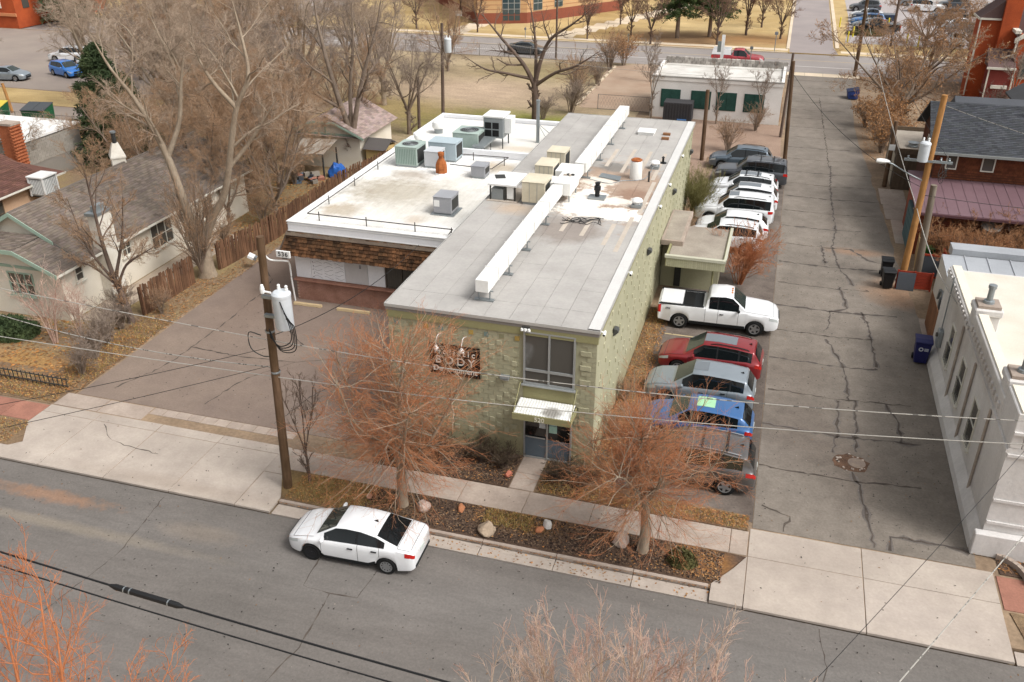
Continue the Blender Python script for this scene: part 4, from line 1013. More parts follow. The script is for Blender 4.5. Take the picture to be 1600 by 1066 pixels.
m_chrome = mat('chrome', '#c9cbcc', rough=0.15, metal=0.9, var=0.02, bump=0, obj=True)
m_plate = mat('plate', '#c8cfca', rough=0.5, var=0.05, bump=0, obj=True)
m_gap = mat('panel_gap', '#3b3d3f', rough=0.9, var=0.02, bump=0, obj=True)

WHEEL = {}
def wheel_meshes(r, kind):
    k = (r, kind)
    if k in WHEEL: return WHEEL[k]
    t = MB().lathe([(r * 0.64, -0.1), (r * 0.93, -0.11), (r, -0.085), (r, 0.085), (r * 0.93, 0.11), (r * 0.64, 0.1)], n=28, axis='Y').mesh('tyre', smooth=True, sharp=50)
    t.materials.append(m_tyre)
    h = MB().lathe([(0, 0.02), (r * 0.66, 0.03), (r * 0.66, -0.09), (0, -0.09)], n=20, axis='Y').mesh('hub'); h.materials.append(m_steel)
    rm = MB()
    rm.lathe([(r * 0.56, -0.098), (r * 0.66, -0.108), (r * 0.66, -0.06), (r * 0.56, -0.075)], n=28, axis='Y')
    rm.lathe([(0, -0.1), (r * 0.15, -0.1), (r * 0.18, -0.085)], n=12, axis='Y')
    ns = 10 if kind == 'multi' else 5
    if kind != 'steel':
        for i in range(ns):
            a = 2 * PI * i / ns; wd = 0.035 if kind == 'multi' else 0.06
            rm.add([(math.cos(a) * q + s * math.sin(a) * wd * (1 - 0.3 * (q > 0.1)), yy, math.sin(a) * q - s * math.cos(a) * wd * (1 - 0.3 * (q > 0.1))) for q in (r * 0.12, r * 0.6) for s in (-1, 1) for yy in (-0.102, -0.085)],
                   [(0, 2, 6, 4), (0, 4, 5, 1), (2, 3, 7, 6)])
    rmm = rm.mesh('rim'); rmm.materials.append(m_steel if kind == 'steel' else m_rim)
    WHEEL[k] = (h, t, rmm)
    return WHEEL[k]

def car_shape(sp):
    """returns the lofted grid V[station, ring, 3] for one half (y>=0) and station xs; nose at +x"""
    L, W = sp['L'], sp['W']; hl = L / 2
    wx = sp['wheels']; wr = sp['wr']
    base = set([-hl, -hl + 0.02, -hl + 0.07, -hl + 0.16, -hl + 0.3, hl, hl - 0.02, hl - 0.07, hl - 0.16, hl - 0.3, hl - 0.5])
    for x in wx:
        for d in (-1.18, -1.12, -0.95, -0.7, -0.35, 0, 0.35, 0.7, 0.95, 1.12, 1.18): base.add(x + d * wr)
    for q in sp['top']: base.add(q[0])
    for q in sp['sides'] + [sp['ws'], sp['rw']]:
        base.add(q[0]); base.add(q[1])
    for q in sp.get('cuts', ()): base.add(q)
    xs = sorted(base); out = [xs[0]]
    for x in xs[1:]:
        if x - out[-1] > 0.012: out.append(x)
    fin = []
    for a, b in zip(out[:-1], out[1:]):
        n = max(1, int((b - a) / 0.22)); fin += [a + (b - a) * k / n for k in range(n)]
    xs = np.array(fin + [out[-1]])
    zt = np.interp(xs, *zip(*sp['top'])); zb = np.interp(xs, *zip(*sp['belt']))
    w = np.interp(xs, [-hl, -hl + 0.02, -hl + 0.07, -hl + 0.16, -hl + 0.45, -hl + 1.0, hl - 1.3, hl - 0.6, hl - 0.3, hl - 0.16, hl - 0.07, hl - 0.02, hl],
                  np.array([sp.get('tw', 0.80), sp.get('tw', 0.80) + 0.06, sp.get('tw', 0.80) + 0.1, 0.945, 0.985, 1, 1, 0.965, 0.90, 0.83, 0.75, 0.66, 0.56])) * W / 2
    gc = sp['gc']
    zl = np.interp(xs, [-hl, -hl + 0.1, -hl + 0.6, hl - 0.7, hl - 0.15, hl], [gc + 0.14, gc + 0.08, gc, gc, gc + 0.03, gc + 0.1])
    hmax = max(zt - zb)
    V = np.zeros((len(xs), 13, 3))
    for i, x in enumerate(xs):
        lo = zl[i]
        arch = 0
        for q in wx:
            d = abs(x - q) / (wr * 1.18)
            if d < 1: arch = max(arch, wr * 0.98 + wr * 1.16 * math.sqrt(max(0, 1 - d * d)) - 0.02)
        lo2 = max(lo, arch)
        h = max(zt[i] - zb[i], 0.02)
        k = min(1, h / hmax); rw_ = (0.93 - (0.93 - sp.get('tumble', 0.76)) * k ** 0.8)
        hw = w[i]
        B = zb[i]
        def zz(t): return lo2 + (B - lo2) * t
        crown = 0.35 * h if h < 0.2 else 0.07
        ring = [(0, lo + 0.02), (hw * 0.8, lo2 if arch else lo + 0.01), (hw * 0.965, lo2 + (0.0 if arch else 0.03)), (hw * (0.99 if not arch else 1.008), zz(0.22)), (hw * 1.0, zz(0.5)), (hw * 0.995, zz(0.78)), (hw * 0.965, B - 0.012),
                (hw * 0.925, B + 0.02 * k + 0.006), (hw * (0.925 * 0.45 + rw_ * 0.55), B + (zt[i] - crown - B) * 0.55), (hw * rw_, zt[i] - crown), (hw * rw_ * 0.9, zt[i] - crown * 0.4), (hw * rw_ * 0.55, zt[i] - crown * 0.08), (0, zt[i])]
        for j, (yy, zz_) in enumerate(ring): V[i, j] = (x, yy, zz_)
    return xs, V

def car_kit(sp):
    """builds the meshes of one kind of vehicle: list of (name, mesh, parent index or None, matrix)"""
    xs, V = car_shape(sp); ns, nr, _ = V.shape
    dU = np.gradient(V, axis=0); dV = np.gradient(V, axis=1)
    Nn = np.cross(dV, dU); Nn /= np.linalg.norm(Nn, axis=2, keepdims=True) + 1e-9
    if Nn[ns // 2, 4, 1] < 0: Nn = -Nn
    parts = []
    full = [(V[i, j, 0], V[i, j, 1], V[i, j, 2]) for i in range(ns) for j in range(nr)] + [(V[i, j, 0], -V[i, j, 1], V[i, j, 2]) for i in range(ns) for j in range(nr)]
    o = ns * nr; fc = []
    for i in range(ns - 1):
        for j in range(nr - 1):
            a, b, c, d = i * nr + j, i * nr + j + 1, (i + 1) * nr + j + 1, (i + 1) * nr + j
            fc.append((a, b, c, d)); fc.append((a + o, d + o, c + o, b + o))
    for i, fl in ((0, False), (ns - 1, True)):
        for j in range(nr - 1):
            a, b = i * nr + j, i * nr + j + 1
            q = (a, a + o, b + o, b)
            fc.append(q[::-1] if fl else q)
    mb = MB(); mb.v = full; mb.f = fc
    bm = bmesh.new(); me = mb.mesh('body'); bm.from_mesh(me)
    bmesh.ops.remove_doubles(bm, verts=bm.verts, dist=0.0005); bmesh.ops.recalc_face_normals(bm, faces=bm.faces)
    bm.to_mesh(me); bm.free(); me.shade_smooth(); me.set_sharp_from_angle(angle=R(42))
    parts.append(('body', me, 'PAINT'))
    def idx(x): return int(np.argmin(np.abs(xs - x)))
    def patch(xa, xb, ja, jb, side, off, inset=(0, 0, 0, 0), mirror=False):
        ia, ib = idx(xa), idx(xb)
        if ib <= ia: ib = ia + 1
        m_ = MB(); P = V[ia:ib + 1, ja:jb + 1] + Nn[ia:ib + 1, ja:jb + 1] * off
        n1, n2 = P.shape[:2]
        def emit(sg):
            m_.add([(p[0], p[1] * sg, p[2]) for p in P.reshape(-1, 3)], [((i * n2 + j, i * n2 + j + 1, (i + 1) * n2 + j + 1, (i + 1) * n2 + j) if sg > 0 else (i * n2 + j, (i + 1) * n2 + j, (i + 1) * n2 + j + 1, i * n2 + j + 1)) for i in range(n1 - 1) for j in range(n2 - 1)])
        if side == 0: emit(1); emit(-1)
        else: emit(side)
        return m_
    def put(name, mb_, m_):
        e = mb_.mesh(name, smooth=True); e.materials.append(m_); parts.append((name, e, None)); return e
    put('windscreen', patch(*sp['ws'], 10, 12, 0, 0.006), m_wsglass)
    put('rear_window', patch(*sp['rw'], 10, 12, 0, 0.006), m_cglass)
    for s in (1, -1):
        for q in sp['sides']: put('side_window', patch(q[0], q[1], 7, 9, s, 0.006), m_cglass)
        for q, q2 in zip(sp['sides'][:-1], sp['sides'][1:]): put('window_pillar', patch(q2[1], q[0], 7, 9, s, 0.004), m_trim)
        put('headlight', patch(L_(sp) - 0.5, L_(sp) - 0.07, 5, 6, s, 0.008), m_head)
        put('taillight', patch(-L_(sp), -L_(sp) + sp.get('tl', 0.3), *sp.get('tj', (5, 6)), s, 0.008), m_tail)
        put('sill', patch(sp['wheels'][0] + sp['wr'] * 1.2, sp['wheels'][1] - sp['wr'] * 1.2, 1, 3, s, 0.004), m_trim)
        for x in sp['doors']:
            i = idx(x); m_ = MB(); P = V[i, 3:8] + Nn[i, 3:8] * 0.003; n = len(P)
            m_.add([(p[0] - 0.007, p[1] * s, p[2]) for p in P] + [(p[0] + 0.007, p[1] * s, p[2]) for p in P], [(k, k + 1, k + 1 + n, k + n) for k in range(n - 1)])
            put('door_seam', m_, m_gap)
        for x in sp['handles']:
            i = idx(x); p = V[i, 5]; put('door_handle', MB().cbox((x, s * (p[1] + 0.012), p[2] + 0.02), (0.19, 0.03, 0.035)), sp.get('hm', m_trim))
        i = idx(sp['mirror']); p = V[i, 7]
        mm = MB(); mm.lathe([(0, -0.11), (0.07, -0.09), (0.1, 0.0), (0.07, 0.09), (0, 0.11)], (0, 0, 0), 10, 'Y')
        mm.v = [(v[0] * 0.75 + p[0], v[1] * 1.05 + s * (p[1] + 0.13), v[2] * 0.8 + p[2] + 0.09) for v in mm.v]
        e = put('mirror', mm, m_trim)
        parts[-1] = ('mirror', e, sp.get('mirror_mat', 'PAINT'))
        if parts[-1][2] == 'PAINT': e.materials.clear()
    for nm, xa, xb in (('hood_seam', sp['ws'][1] + 0.06, L_(sp) - 0.34),) + ((('trunk_seam', -L_(sp) + 0.12, sp['rw'][0] - 0.04),) if sp['L'] == 4.63 else ()):
        ii = list(range(idx(xa), idx(xb) + 1))
        for s in (1, -1):
            P = [V[i, 9] * (1, s, 1) + np.array([0, 0, 0.004]) for i in ii]; n = len(P); m_ = MB()
            m_.add([(p[0], p[1] - 0.008, p[2]) for p in P] + [(p[0], p[1] + 0.008, p[2]) for p in P], [(k, k + 1, k + 1 + n, k + n) for k in range(n - 1)]); put(nm, m_, m_gap)
        for i in ((ii[-1],) if nm == 'hood_seam' else (ii[0], ii[-1])):
            P = [V[i, j] * (1, s, 1) + np.array([0, 0, 0.004]) for s, js in ((-1, (9, 10, 11, 12)), (1, (11, 10, 9))) for j in js]; n = len(P); m_ = MB()
            m_.add([(p[0] - 0.008, p[1], p[2]) for p in P] + [(p[0] + 0.008, p[1], p[2]) for p in P], [(k, k + 1, k + 1 + n, k + n) for k in range(n - 1)]); put(nm, m_, m_gap)
    hl = L_(sp)
    put('bumper', MB().box(hl - 0.06, hl + 0.012, -sp['W'] * 0.26, sp['W'] * 0.26, sp['gc'] + 0.12, sp['gc'] + 0.3), m_trim)
    put('grille', MB().box(hl - 0.05, hl + 0.014, -sp['W'] * 0.22, sp['W'] * 0.22, sp['gc'] + 0.36, sp['gc'] + 0.36 + sp.get('gh', 0.14)), m_trim)
    put('rear_bumper', MB().box(-hl - 0.012, -hl + 0.1, -sp['W'] * 0.38, sp['W'] * 0.38, sp['gc'] + 0.14, sp['gc'] + 0.26), m_trim)
    put('license_plate', MB().box(-hl - 0.022, -hl + 0.02, -0.16, 0.16, sp['pz'], sp['pz'] + 0.15), m_plate)
    put('underbody', MB().box(-hl + 0.35, hl - 0.35, -sp['W'] * 0.40, sp['W'] * 0.40, sp['gc'] - 0.02, sp['gc'] + 0.5), m_trim)
    if sp.get('rails'):
        for s in (1, -1):
            a, b = sp['rails']; ii = [i for i in range(ns) if a <= xs[i] <= b]
            pts = [V[i, 10] + np.array([0, 0, 0.045]) for i in ii]; pts[0] = pts[0] - np.array([0, 0, 0.05]); pts[-1] = pts[-1] - np.array([0, 0, 0.05])
            put('roof_rail', MB().tube([(p[0], p[1] * s, p[2]) for p in pts], 0.022, 6), sp.get('rail_mat', m_trim))
    if sp.get('bars'):
        for x in sp['bars']:
            i = idx(x); p = V[i, 10]
            put('roof_bar', MB().box(x - 0.04, x + 0.04, -p[1] * 1.02, p[1] * 1.02, p[2] + 0.05, p[2] + 0.085), m_trim)
    if sp.get('sunroof'):
        a, b, mm = sp['sunroof']; put('sunroof', patch(a, b, 11, 12, 0, 0.006), mm)
    if sp.get('fin', True) and not sp.get('bed'):
        x = sp['rw'][1] + 0.28; i = idx(x); put('antenna_fin', MB().poly3([(x - 0.09, -0.02, V[i, 12][2] - 0.01), (x + 0.1, -0.02, V[i, 12][2] - 0.01), (x - 0.07, -0.02, V[i, 12][2] + 0.07)], (0, 0.04, 0)), m_trim)
    return parts
def L_(sp): return sp['L'] / 2

def T(sp, *q): return q
SED = dict(L=4.63, W=1.78, gc=0.17, wheels=(-1.36, 1.34), wr=0.325, top=[(-2.32, 0.93), (-2.2, 1.06), (-1.75, 1.1), (-0.98, 1.36), (-0.45, 1.445), (0.1, 1.455), (0.45, 1.42), (1.18, 1.02), (1.25, 0.985), (1.8, 0.87), (2.15, 0.74), (2.32, 0.6)],
           belt=[(-2.32, 0.88), (-2.2, 0.97), (-1.75, 1.02), (-0.9, 0.98), (1.1, 0.9), (1.3, 0.88), (1.8, 0.8), (2.15, 0.68), (2.32, 0.55)], ws=(0.46, 1.16), rw=(-1.72, -1.0), sides=[(-0.28, 0.86), (-1.3, -0.36)], tumble=0.70,
           doors=(-0.32, 0.95, -1.1), handles=(-0.1, -0.95), mirror=0.82, pz=0.62, tl=0.42, tj=(5, 6), gh=0.08)
SUV = dict(L=4.62, W=1.86, gc=0.22, wheels=(-1.36, 1.34), wr=0.36, top=[(-2.31, 0.98), (-2.24, 1.1), (-2.0, 1.45), (-1.9, 1.58), (-1.2, 1.66), (-0.3, 1.69), (0.3, 1.66), (1.08, 1.12), (1.15, 1.08), (1.75, 0.99), (2.12, 0.86), (2.31, 0.7)],
           belt=[(-2.31, 0.93), (-2.2, 1.04), (-1.6, 1.1), (-0.4, 1.04), (1.05, 0.99), (1.2, 0.98), (1.8, 0.9), (2.12, 0.78), (2.31, 0.64)], ws=(0.32, 1.06), rw=(-2.2, -1.96), sides=[(-0.3, 0.7), (-1.25, -0.38), (-1.85, -1.33)], tumble=0.74,
           doors=(-0.34, 0.92, -1.2), handles=(-0.12, -1.02), mirror=0.72, pz=0.75, tl=0.32, tj=(5, 6), rails=(-1.75, 0.2))
BIG = dict(L=4.96, W=1.94, gc=0.22, wheels=(-1.44, 1.42), wr=0.375, top=[(-2.48, 1.0), (-2.42, 1.14), (-2.2, 1.52), (-2.08, 1.64), (-1.3, 1.73), (-0.3, 1.76), (0.35, 1.72), (1.16, 1.18), (1.24, 1.14), (1.85, 1.05), (2.28, 0.92), (2.48, 0.74)],
           belt=[(-2.48, 0.95), (-2.38, 1.08), (-1.7, 1.15), (-0.4, 1.09), (1.1, 1.05), (1.3, 1.03), (1.9, 0.96), (2.28, 0.84), (2.48, 0.68)], ws=(0.38, 1.14), rw=(-2.38, -2.12), sides=[(-0.25, 0.78), (-1.2, -0.33), (-1.98, -1.28)], tumble=0.76,
           doors=(-0.29, 1.0, -1.25), handles=(-0.06, -1.0), mirror=0.8, pz=0.8, tl=0.34, tj=(5, 6), rails=(-1.9, 0.25))
BOXY = dict(BIG, L=5.1, W=1.98, top=[(-2.55, 1.05), (-2.5, 1.2), (-2.42, 1.7), (-2.3, 1.8), (-1.3, 1.86), (-0.3, 1.87), (0.35, 1.83), (1.02, 1.24), (1.1, 1.2), (1.95, 1.13), (2.4, 1.0), (2.55, 0.8)],
            belt=[(-2.55, 1.0), (-2.48, 1.14), (-1.7, 1.18), (-0.4, 1.15), (1.0, 1.12), (1.2, 1.1), (2.0, 1.05), (2.4, 0.92), (2.55, 0.74)], ws=(0.38, 1.0), rw=(-2.5, -2.4), sides=[(-0.25, 0.66), (-1.2, -0.33), (-2.28, -1.28)], tumble=0.80, rails=(-2.1, 0.25), wheels=(-1.5, 1.45), wr=0.39)
HATCH = dict(SUV, L=4.4, W=1.83, top=[(-2.2, 0.95), (-2.12, 1.1), (-1.85, 1.4), (-1.7, 1.5), (-1.0, 1.58), (-0.2, 1.6), (0.35, 1.56), (1.12, 1.06), (1.2, 1.02), (1.7, 0.93), (2.05, 0.8), (2.2, 0.64)],
             belt=[(-2.2, 0.9), (-2.1, 1.0), (-1.6, 1.06), (-0.4, 1.0), (1.05, 0.95), (1.2, 0.93), (1.75, 0.85), (2.05, 0.73), (2.2, 0.6)], ws=(0.38, 1.1), rw=(-2.08, -1.75), sides=[(-0.3, 0.72), (-1.2, -0.38), (-1.6, -1.28)], rails=None, wheels=(-1.3, 1.3), wr=0.34)
TRUCK = dict(L=5.9, W=2.0, gc=0.3, wheels=(-1.84, 1.82), wr=0.40, top=[(-2.95, 1.2), (-2.9, 1.245), (-0.72, 1.26), (-0.62, 1.3), (-0.55, 1.75), (-0.4, 1.88), (0.3, 1.93), (0.65, 1.88), (1.3, 1.33), (1.4, 1.29), (2.4, 1.2), (2.78, 1.08), (2.95, 0.85)],
             belt=[(-2.95, 1.17), (-2.9, 1.22), (-0.72, 1.23), (-0.6, 1.2), (0.3, 1.18), (1.3, 1.18), (1.45, 1.18), (2.4, 1.1), (2.78, 0.98), (2.95, 0.8)], ws=(0.68, 1.28), rw=(-0.62, -0.56), sides=[(0.0, 0.98), (-0.46, -0.07)], tumble=0.78, tw=0.9,
             doors=(-0.03, 1.1, -0.66), handles=(0.18,), mirror=0.9, pz=0.62, tl=0.18, tj=(4, 6), bed=True, gh=0.24, mirror_mat=m_trim)
KITS = {}
def kit(key, sp):
    if key not in KITS: KITS[key] = (sp, car_kit(sp))
    return KITS[key]
def vehicle(name, label, cat, key, sp, paint_m, loc, rz, rim='five', group=None, extra=None, parts_full=True, nosteel=None):
    sp, parts = kit(key, sp)
    t = thing(name, label, cat, loc, rz, group, local=True)
    for n, me, pm in parts:
        if pm is not None:
            pk = (me.name, paint_m.name if pm == 'PAINT' else pm.name)
            if pk not in KITS:
                m2 = me.copy(); m2.materials.clear(); m2.materials.append(paint_m if pm == 'PAINT' else pm); KITS[pk] = m2
            me = KITS[pk]
        elif not parts_full and n in ('door_handle', 'door_seam', 'hood_seam', 'trunk_seam', 'sill', 'license_plate', 'rear_bumper', 'antenna_fin'): continue
        o = bpy.data.objects.new(n, me); COL.objects.link(o); o.parent = t
    for wi, x in enumerate(sp['wheels']):
        for s in (-1, 1):
            kind = 'steel' if nosteel == (wi, s) else rim
            h, ty, rm = wheel_meshes(sp['wr'], kind)
            w_ = bpy.data.objects.new('wheel', h); COL.objects.link(w_); w_.parent = t
            w_.location = (x, s * (sp['W'] / 2 - 0.105), sp['wr']); w_.rotation_euler = (0, 0.4 * (wi + s), PI if s > 0 else 0)
            for n, me in (('tyre', ty), ('rim', rm)):
                o = bpy.data.objects.new(n, me); COL.objects.link(o); o.parent = w_
    if extra: extra(t)
    return t
def add(t, name, mb_, m_):
    return mb_.build(name, m_, t)
p_white = paint('white_paint', '#e8e9ea', 0.25); p_red = paint('red_paint_metallic', '#8e2328', 0.3, metal=0.3); p_grey = paint('grey_blue_paint', '#8c959c', 0.3, metal=0.3)
p_blue = paint('blue_paint', '#37669c', 0.3, metal=0.2); p_silver = paint('silver_brown_paint', '#5f5b59', 0.3, metal=0.4); p_char = paint('charcoal_paint', '#4a4d52', 0.3, metal=0.3); p_slate = paint('slate_paint', '#5d6a75', 0.3, metal=0.3)
p_black = paint('black_paint', '#1d1f22', 0.25); p_dblue = paint('dark_blue_paint', '#27384f', 0.3, metal=0.2); p_red2 = paint('faded_red_paint', '#a8323a', 0.4)
ZS = -0.10
vehicle('white_sedan', 'white four door sedan parked along the kerb on the street', 'car', 'sed', SED, p_white, (-11.80, 21.42, ZS), R(180 + 1.5), 'multi', nosteel=(1, 1), extra=lambda t: [add(t, 'wiper', MB().cyl((0.98, -0.35 + 0.5 * k, 1.13), (0.72, 0.1 + 0.5 * k, 1.3), 0.012, n=5), m_trim) for k in range(2)])
GP = 'vehicles parked beside the green building'
def xcar(name, label, cat, key, sp, pm, xr, y, dr=0.0, rim='five', **kw):
    return vehicle(name, label, cat, key, sp, pm, (xr - sp['L'] / 2, y, 0.0), R(180 + dr), rim, GP, **kw)
m_sung = mat('sunroof_grey', '#6f757a', rough=0.1, var=0.03, bump=0, spec=0.7, obj=True)
m_sunG = mat('sunroof_green_reflection', '#9fd0a4', rough=0.15, var=0.03, bump=0, spec=0.6, obj=True)  # green reflection on the sunroof glass, put into its base colour
B2 = dict(BIG, bars=(-1.35, -0.45), rail_mat=m_chrome)
xcar('grey_suv', 'brownish grey SUV with chrome roof rails, nearest the street behind the bare tree', 'car', 'big', B2, p_silver, 0.95, 28.85)
xcar('blue_hatchback', 'bright blue car with a pale green reflection painted on its sunroof in the parking row', 'car', 'hatch', dict(HATCH, sunroof=(-0.75, 0.2, m_sunG)), p_blue, 0.68, 31.7, -0.5)
xcar('grey_suv', 'blue grey SUV with a small dark sunroof beside the blue car', 'car', 'suvg', dict(SUV, sunroof=(-0.15, 0.25, m_sung), rails=None, L=4.62), p_grey, 0.6, 34.45, -1)
xcar('red_suv', 'dark red SUV with a grey glass roof in the parking row', 'car', 'suvr', dict(SUV, sunroof=(-1.1, 0.2, m_sung)), p_red, 0.78, 37.2, -2)
def truck_bits(t):
    add(t, 'bed_liner', MB().box(-2.82, -0.75, -0.8, 0.8, 1.262, 1.268), m_trim)
    add(t, 'tonneau', MB().box(-2.83, -1.75, -0.82, 0.82, 1.269, 1.31), mat('tonneau_white', '#dcdcdc', rough=0.4, bump=0, var=0.06, obj=True, scale=2))
    add(t, 'tool_tray', MB().box(-1.68, -1.2, -0.75, 0.75, 1.269, 1.285), m_black)
    for s in (-1, 1): add(t, 'bed_rail', MB().box(-2.9, -0.7, s * 0.9 - 0.05, s * 0.9 + 0.05, 1.255, 1.29), m_trim)
    for s in (-1, 1): text('STX', 'badge', 0.13, (-2.45, s * 1.0, 1.05), (R(90), 0, 0 if s < 0 else PI), m_black, t, 0.004, 0.004)
    for k in range(3): add(t, 'marker_lamp', MB().box(0.55, 0.63, -0.3 + 0.25 * k, -0.2 + 0.25 * k, 1.9, 1.935), m_amber)
vehicle('pickup_truck', 'white extended cab pickup parked nose towards the alley', 'truck', 'truck', TRUCK, p_white, (-1.62, 42.05, 0), R(2.2), 'five', GP, extra=truck_bits)
xcar('white_suv', 'white car mostly hidden behind the porch and the red twigged bush', 'car', 'suvw', dict(SUV), p_white, 0.1, 52.6, 1)
xcar('white_suv', 'white car with its roof showing just behind the porch roof', 'car', 'hatw', dict(HATCH), p_white, 0.3, 54.6, 1)
xcar('white_suv', 'white boxy SUV with tinted windows and a dark sunroof, beyond the porch', 'car', 'boxw', dict(BOXY, sunroof=(-0.1, 0.3, m_sung), L=4.9), p_white, 0.45, 57.4, 0)
xcar('white_suv', 'white SUV with a long glass roof in the far parking row', 'car', 'suvp', dict(SUV, sunroof=(-1.1, 0.2, m_sung), rails=None), p_white, 0.7, 60.1, -1)
xcar('white_suv', 'white SUV with two roof bars beside the charcoal SUV', 'car', 'suvb', dict(SUV, bars=(-0.9, -0.1), sunroof=(-1.1, 0.2, m_sung)), p_white, 0.6, 62.6, -1)
xcar('charcoal_suv', 'long charcoal SUV with silver roof rails in the far parking row', 'car', 'boxc', dict(BOXY, bars=(-1.5, -0.6), rail_mat=m_chrome), p_char, 1.15, 65.7, 0)
xcar('grey_suv', 'slate grey SUV last in the parking row', 'car', 'suvs', dict(SUV, rail_mat=m_trim), p_slate, -0.05, 69.2, 0)
# traffic and parked cars farther off
vehicle('red_pickup', 'red pickup with a white bed cap on the far street', 'truck', 'truck', TRUCK, p_red2, (-5.4, 109.3, ZS), 0, 'five', extra=lambda t: add(t, 'bed_cap', MB().poly3([(-2.9, -0.92, 1.3), (-0.75, -0.92, 1.3), (-0.8, -0.82, 1.85), (-2.8, -0.82, 1.85)], (0, 1.74, 0)), p_white))
vehicle('dark_car', 'dark car on the far street half hidden by the bare tree', 'car', 'sed', SED, p_char, (-30.5, 109.4, ZS), 0, 'five', parts_full=False)
vehicle('white_suv', 'white and pale green car in the left parking lot by the evergreen', 'car', 'suvw', SUV, p_white, (-80.5, 89.5, 0), R(192), 'five', parts_full=False)
vehicle('blue_hatchback', 'blue hatchback in the left parking lot', 'car', 'hatch2', dict(HATCH), paint('bright_blue_paint', '#2a78c9', 0.3), (-75.0, 82.5, 0), R(-20), 'five', parts_full=False)
vehicle('white_sedan', 'white sedan behind the blue hatchback in the left parking lot', 'car', 'sed', SED, p_white, (-73.6, 85.2, 0), R(-20), 'five', parts_full=False)
vehicle('silver_car', 'silver car behind the bare tree in the left parking lot', 'car', 'sed', SED, p_grey, (-79.6, 79.0, 0), R(10), 'five', parts_full=False)
vehicle('grey_suv', 'grey car at the left edge of the left parking lot', 'car', 'suvw', SUV, p_slate, (-85, 79.0, 0), R(10), 'five', parts_full=False)
vehicle('dark_car', 'dark blue car by the pallets beside the brick chimney', 'car', 'hatch2', dict(HATCH), p_dblue, (-58.5, 58.5, 0), R(75), 'five', parts_full=False)
GF = 'cars in the far parking lot'
far = [('black_pickup', 'truck', 'truck', TRUCK, p_black, 11.2, 137.2, 180, 'black pickup behind the low hedge in the far parking lot'),
       ('silver_car', 'car', 'sed', SED, p_grey, 10.4, 139.9, 180, 'silver sedan second from the low hedge in the far parking lot'),
       ('blue_suv', 'car', 'suvw', SUV, paint('steel_blue_paint', '#3a6ea5', 0.3), 10.3, 143.0, 180, 'steel blue SUV in the near row of the far parking lot'),
       ('navy_pickup', 'truck', 'truck', TRUCK, p_dblue, 11.2, 146.2, 180, 'navy pickup in the near row of the far parking lot'),
       ('white_sedan', 'car', 'sed', SED, p_white, 10.4, 149.6, 180, 'white sedan beyond the navy pickup in the far parking lot'),
       ('dark_suv', 'car', 'suvw', SUV, p_char, 10.6, 157.5, 180, 'dark SUV at the top of the near row of the far parking lot'),
       ('white_suv', 'car', 'boxw', BOXY, p_white, 19.7, 159.5, 0, 'white SUV parked alone in the far parking lot'),
       ('silver_car', 'car', 'suvw', SUV, p_grey, 18.4, 166.2, 0, 'pale grey car beyond the lone white SUV'),
       ('grey_suv', 'car', 'boxw', BOXY, p_slate, 21.6, 150.2, 180, 'grey SUV with a roof rack in the second row of the far lot'),
       ('silver_car', 'car', 'suvw', SUV, p_silver, 21.9, 146.6, 180, 'silver car next to the grey SUV with a rack'),
       ('white_sedan', 'car', 'sed', SED, p_white, 22.2, 143.8, 180, 'white sedan in the second row of the far lot'),
       ('silver_car', 'car', 'sed', SED, p_grey, 22.6, 141.0, 180, 'grey sedan in the second row by the red bush'),
       ('dark_suv', 'car', 'suvw', SUV, p_black, 27.2, 143.5, 180, 'black SUV right of the red bush in the far lot'),
       ('silver_car', 'car', 'sed', SED, p_silver, 27.4, 140.4, 180, 'silver sedan nearest the church tower in the far lot'),
       ('dark_suv', 'car', 'suvw', SUV, p_char, 24.2, 164.5, 180, 'dark car at the top right of the far lot'),
       ('white_sedan', 'car', 'sed', SED, p_white, 29.0, 160.5, 180, 'white car beyond the island hedge of the far lot'),
       ('white_van', 'car', 'boxw', BOXY, p_white, 20.2, 130.4, 90, 'white van facing the viewer behind the orange bushes'),
       ('white_suv', 'car', 'suvw', SUV, p_white, 24.4, 131.0, 180, 'white car half hidden behind the church tower')]
for n, cat_, key, sp_, pm, x, y, a, lab in far:
    vehicle(n, lab, cat_, key, sp_, pm, (x, y, 0.0), R(a), 'five', GF, parts_full=False)
# ================================================================== TREES AND SHRUBS
m_bark = mat('grey_bark', '#8d7d6e', '#7a6a5c', scale=1.5, fine=18, var=0.22, bump=0.8, obj=True, fstretch=(1, 1, 0.25))
m_barkp = mat('pale_bark', '#a39481', '#8d7c69', scale=1.2, fine=16, var=0.2, bump=0.8, obj=True, fstretch=(1, 1, 0.25))
m_barkd = mat('dark_bark', '#5e4f46', '#6d5c51', scale=1.5, fine=18, var=0.2, bump=0.8, obj=True, fstretch=(1, 1, 0.25))
def twigm(name, a, b): return mat(name, a, b, scale=0.7, fine=5, var=0.2, bump=0, obj=True, rough=0.8, contrast=0.5)
m_tw_red = twigm('red_twig', '#b0653f', '#b58762')
m_tw_or = twigm('orange_twig', '#c07a4c', '#b3714f')
m_tw_pink = twigm('pink_twig', '#b28679', '#cbb8a4')
m_tw_tan = twigm('tan_twig', '#a28c78', '#b5a28e')
m_tw_warm = twigm('warm_twig', '#a6805f', '#a08a73')
m_tw_grey = twigm('grey_twig', '#87776b', '#9a8a7c')
m_tw_dark = twigm('dark_twig', '#6b5a50', '#7a6759')
m_tw_green = twigm('green_twig', '#6f6c42', '#857d4e')
m_leaf_br = mat('clinging_leaf', '#b5875a', '#a0744c', scale=1.5, fine=6, var=0.25, bump=0, obj=True)
m_needle = mat('needle', '#36452c', '#4a5635', scale=1.2, fine=6, var=0.3, bump=0, obj=True)
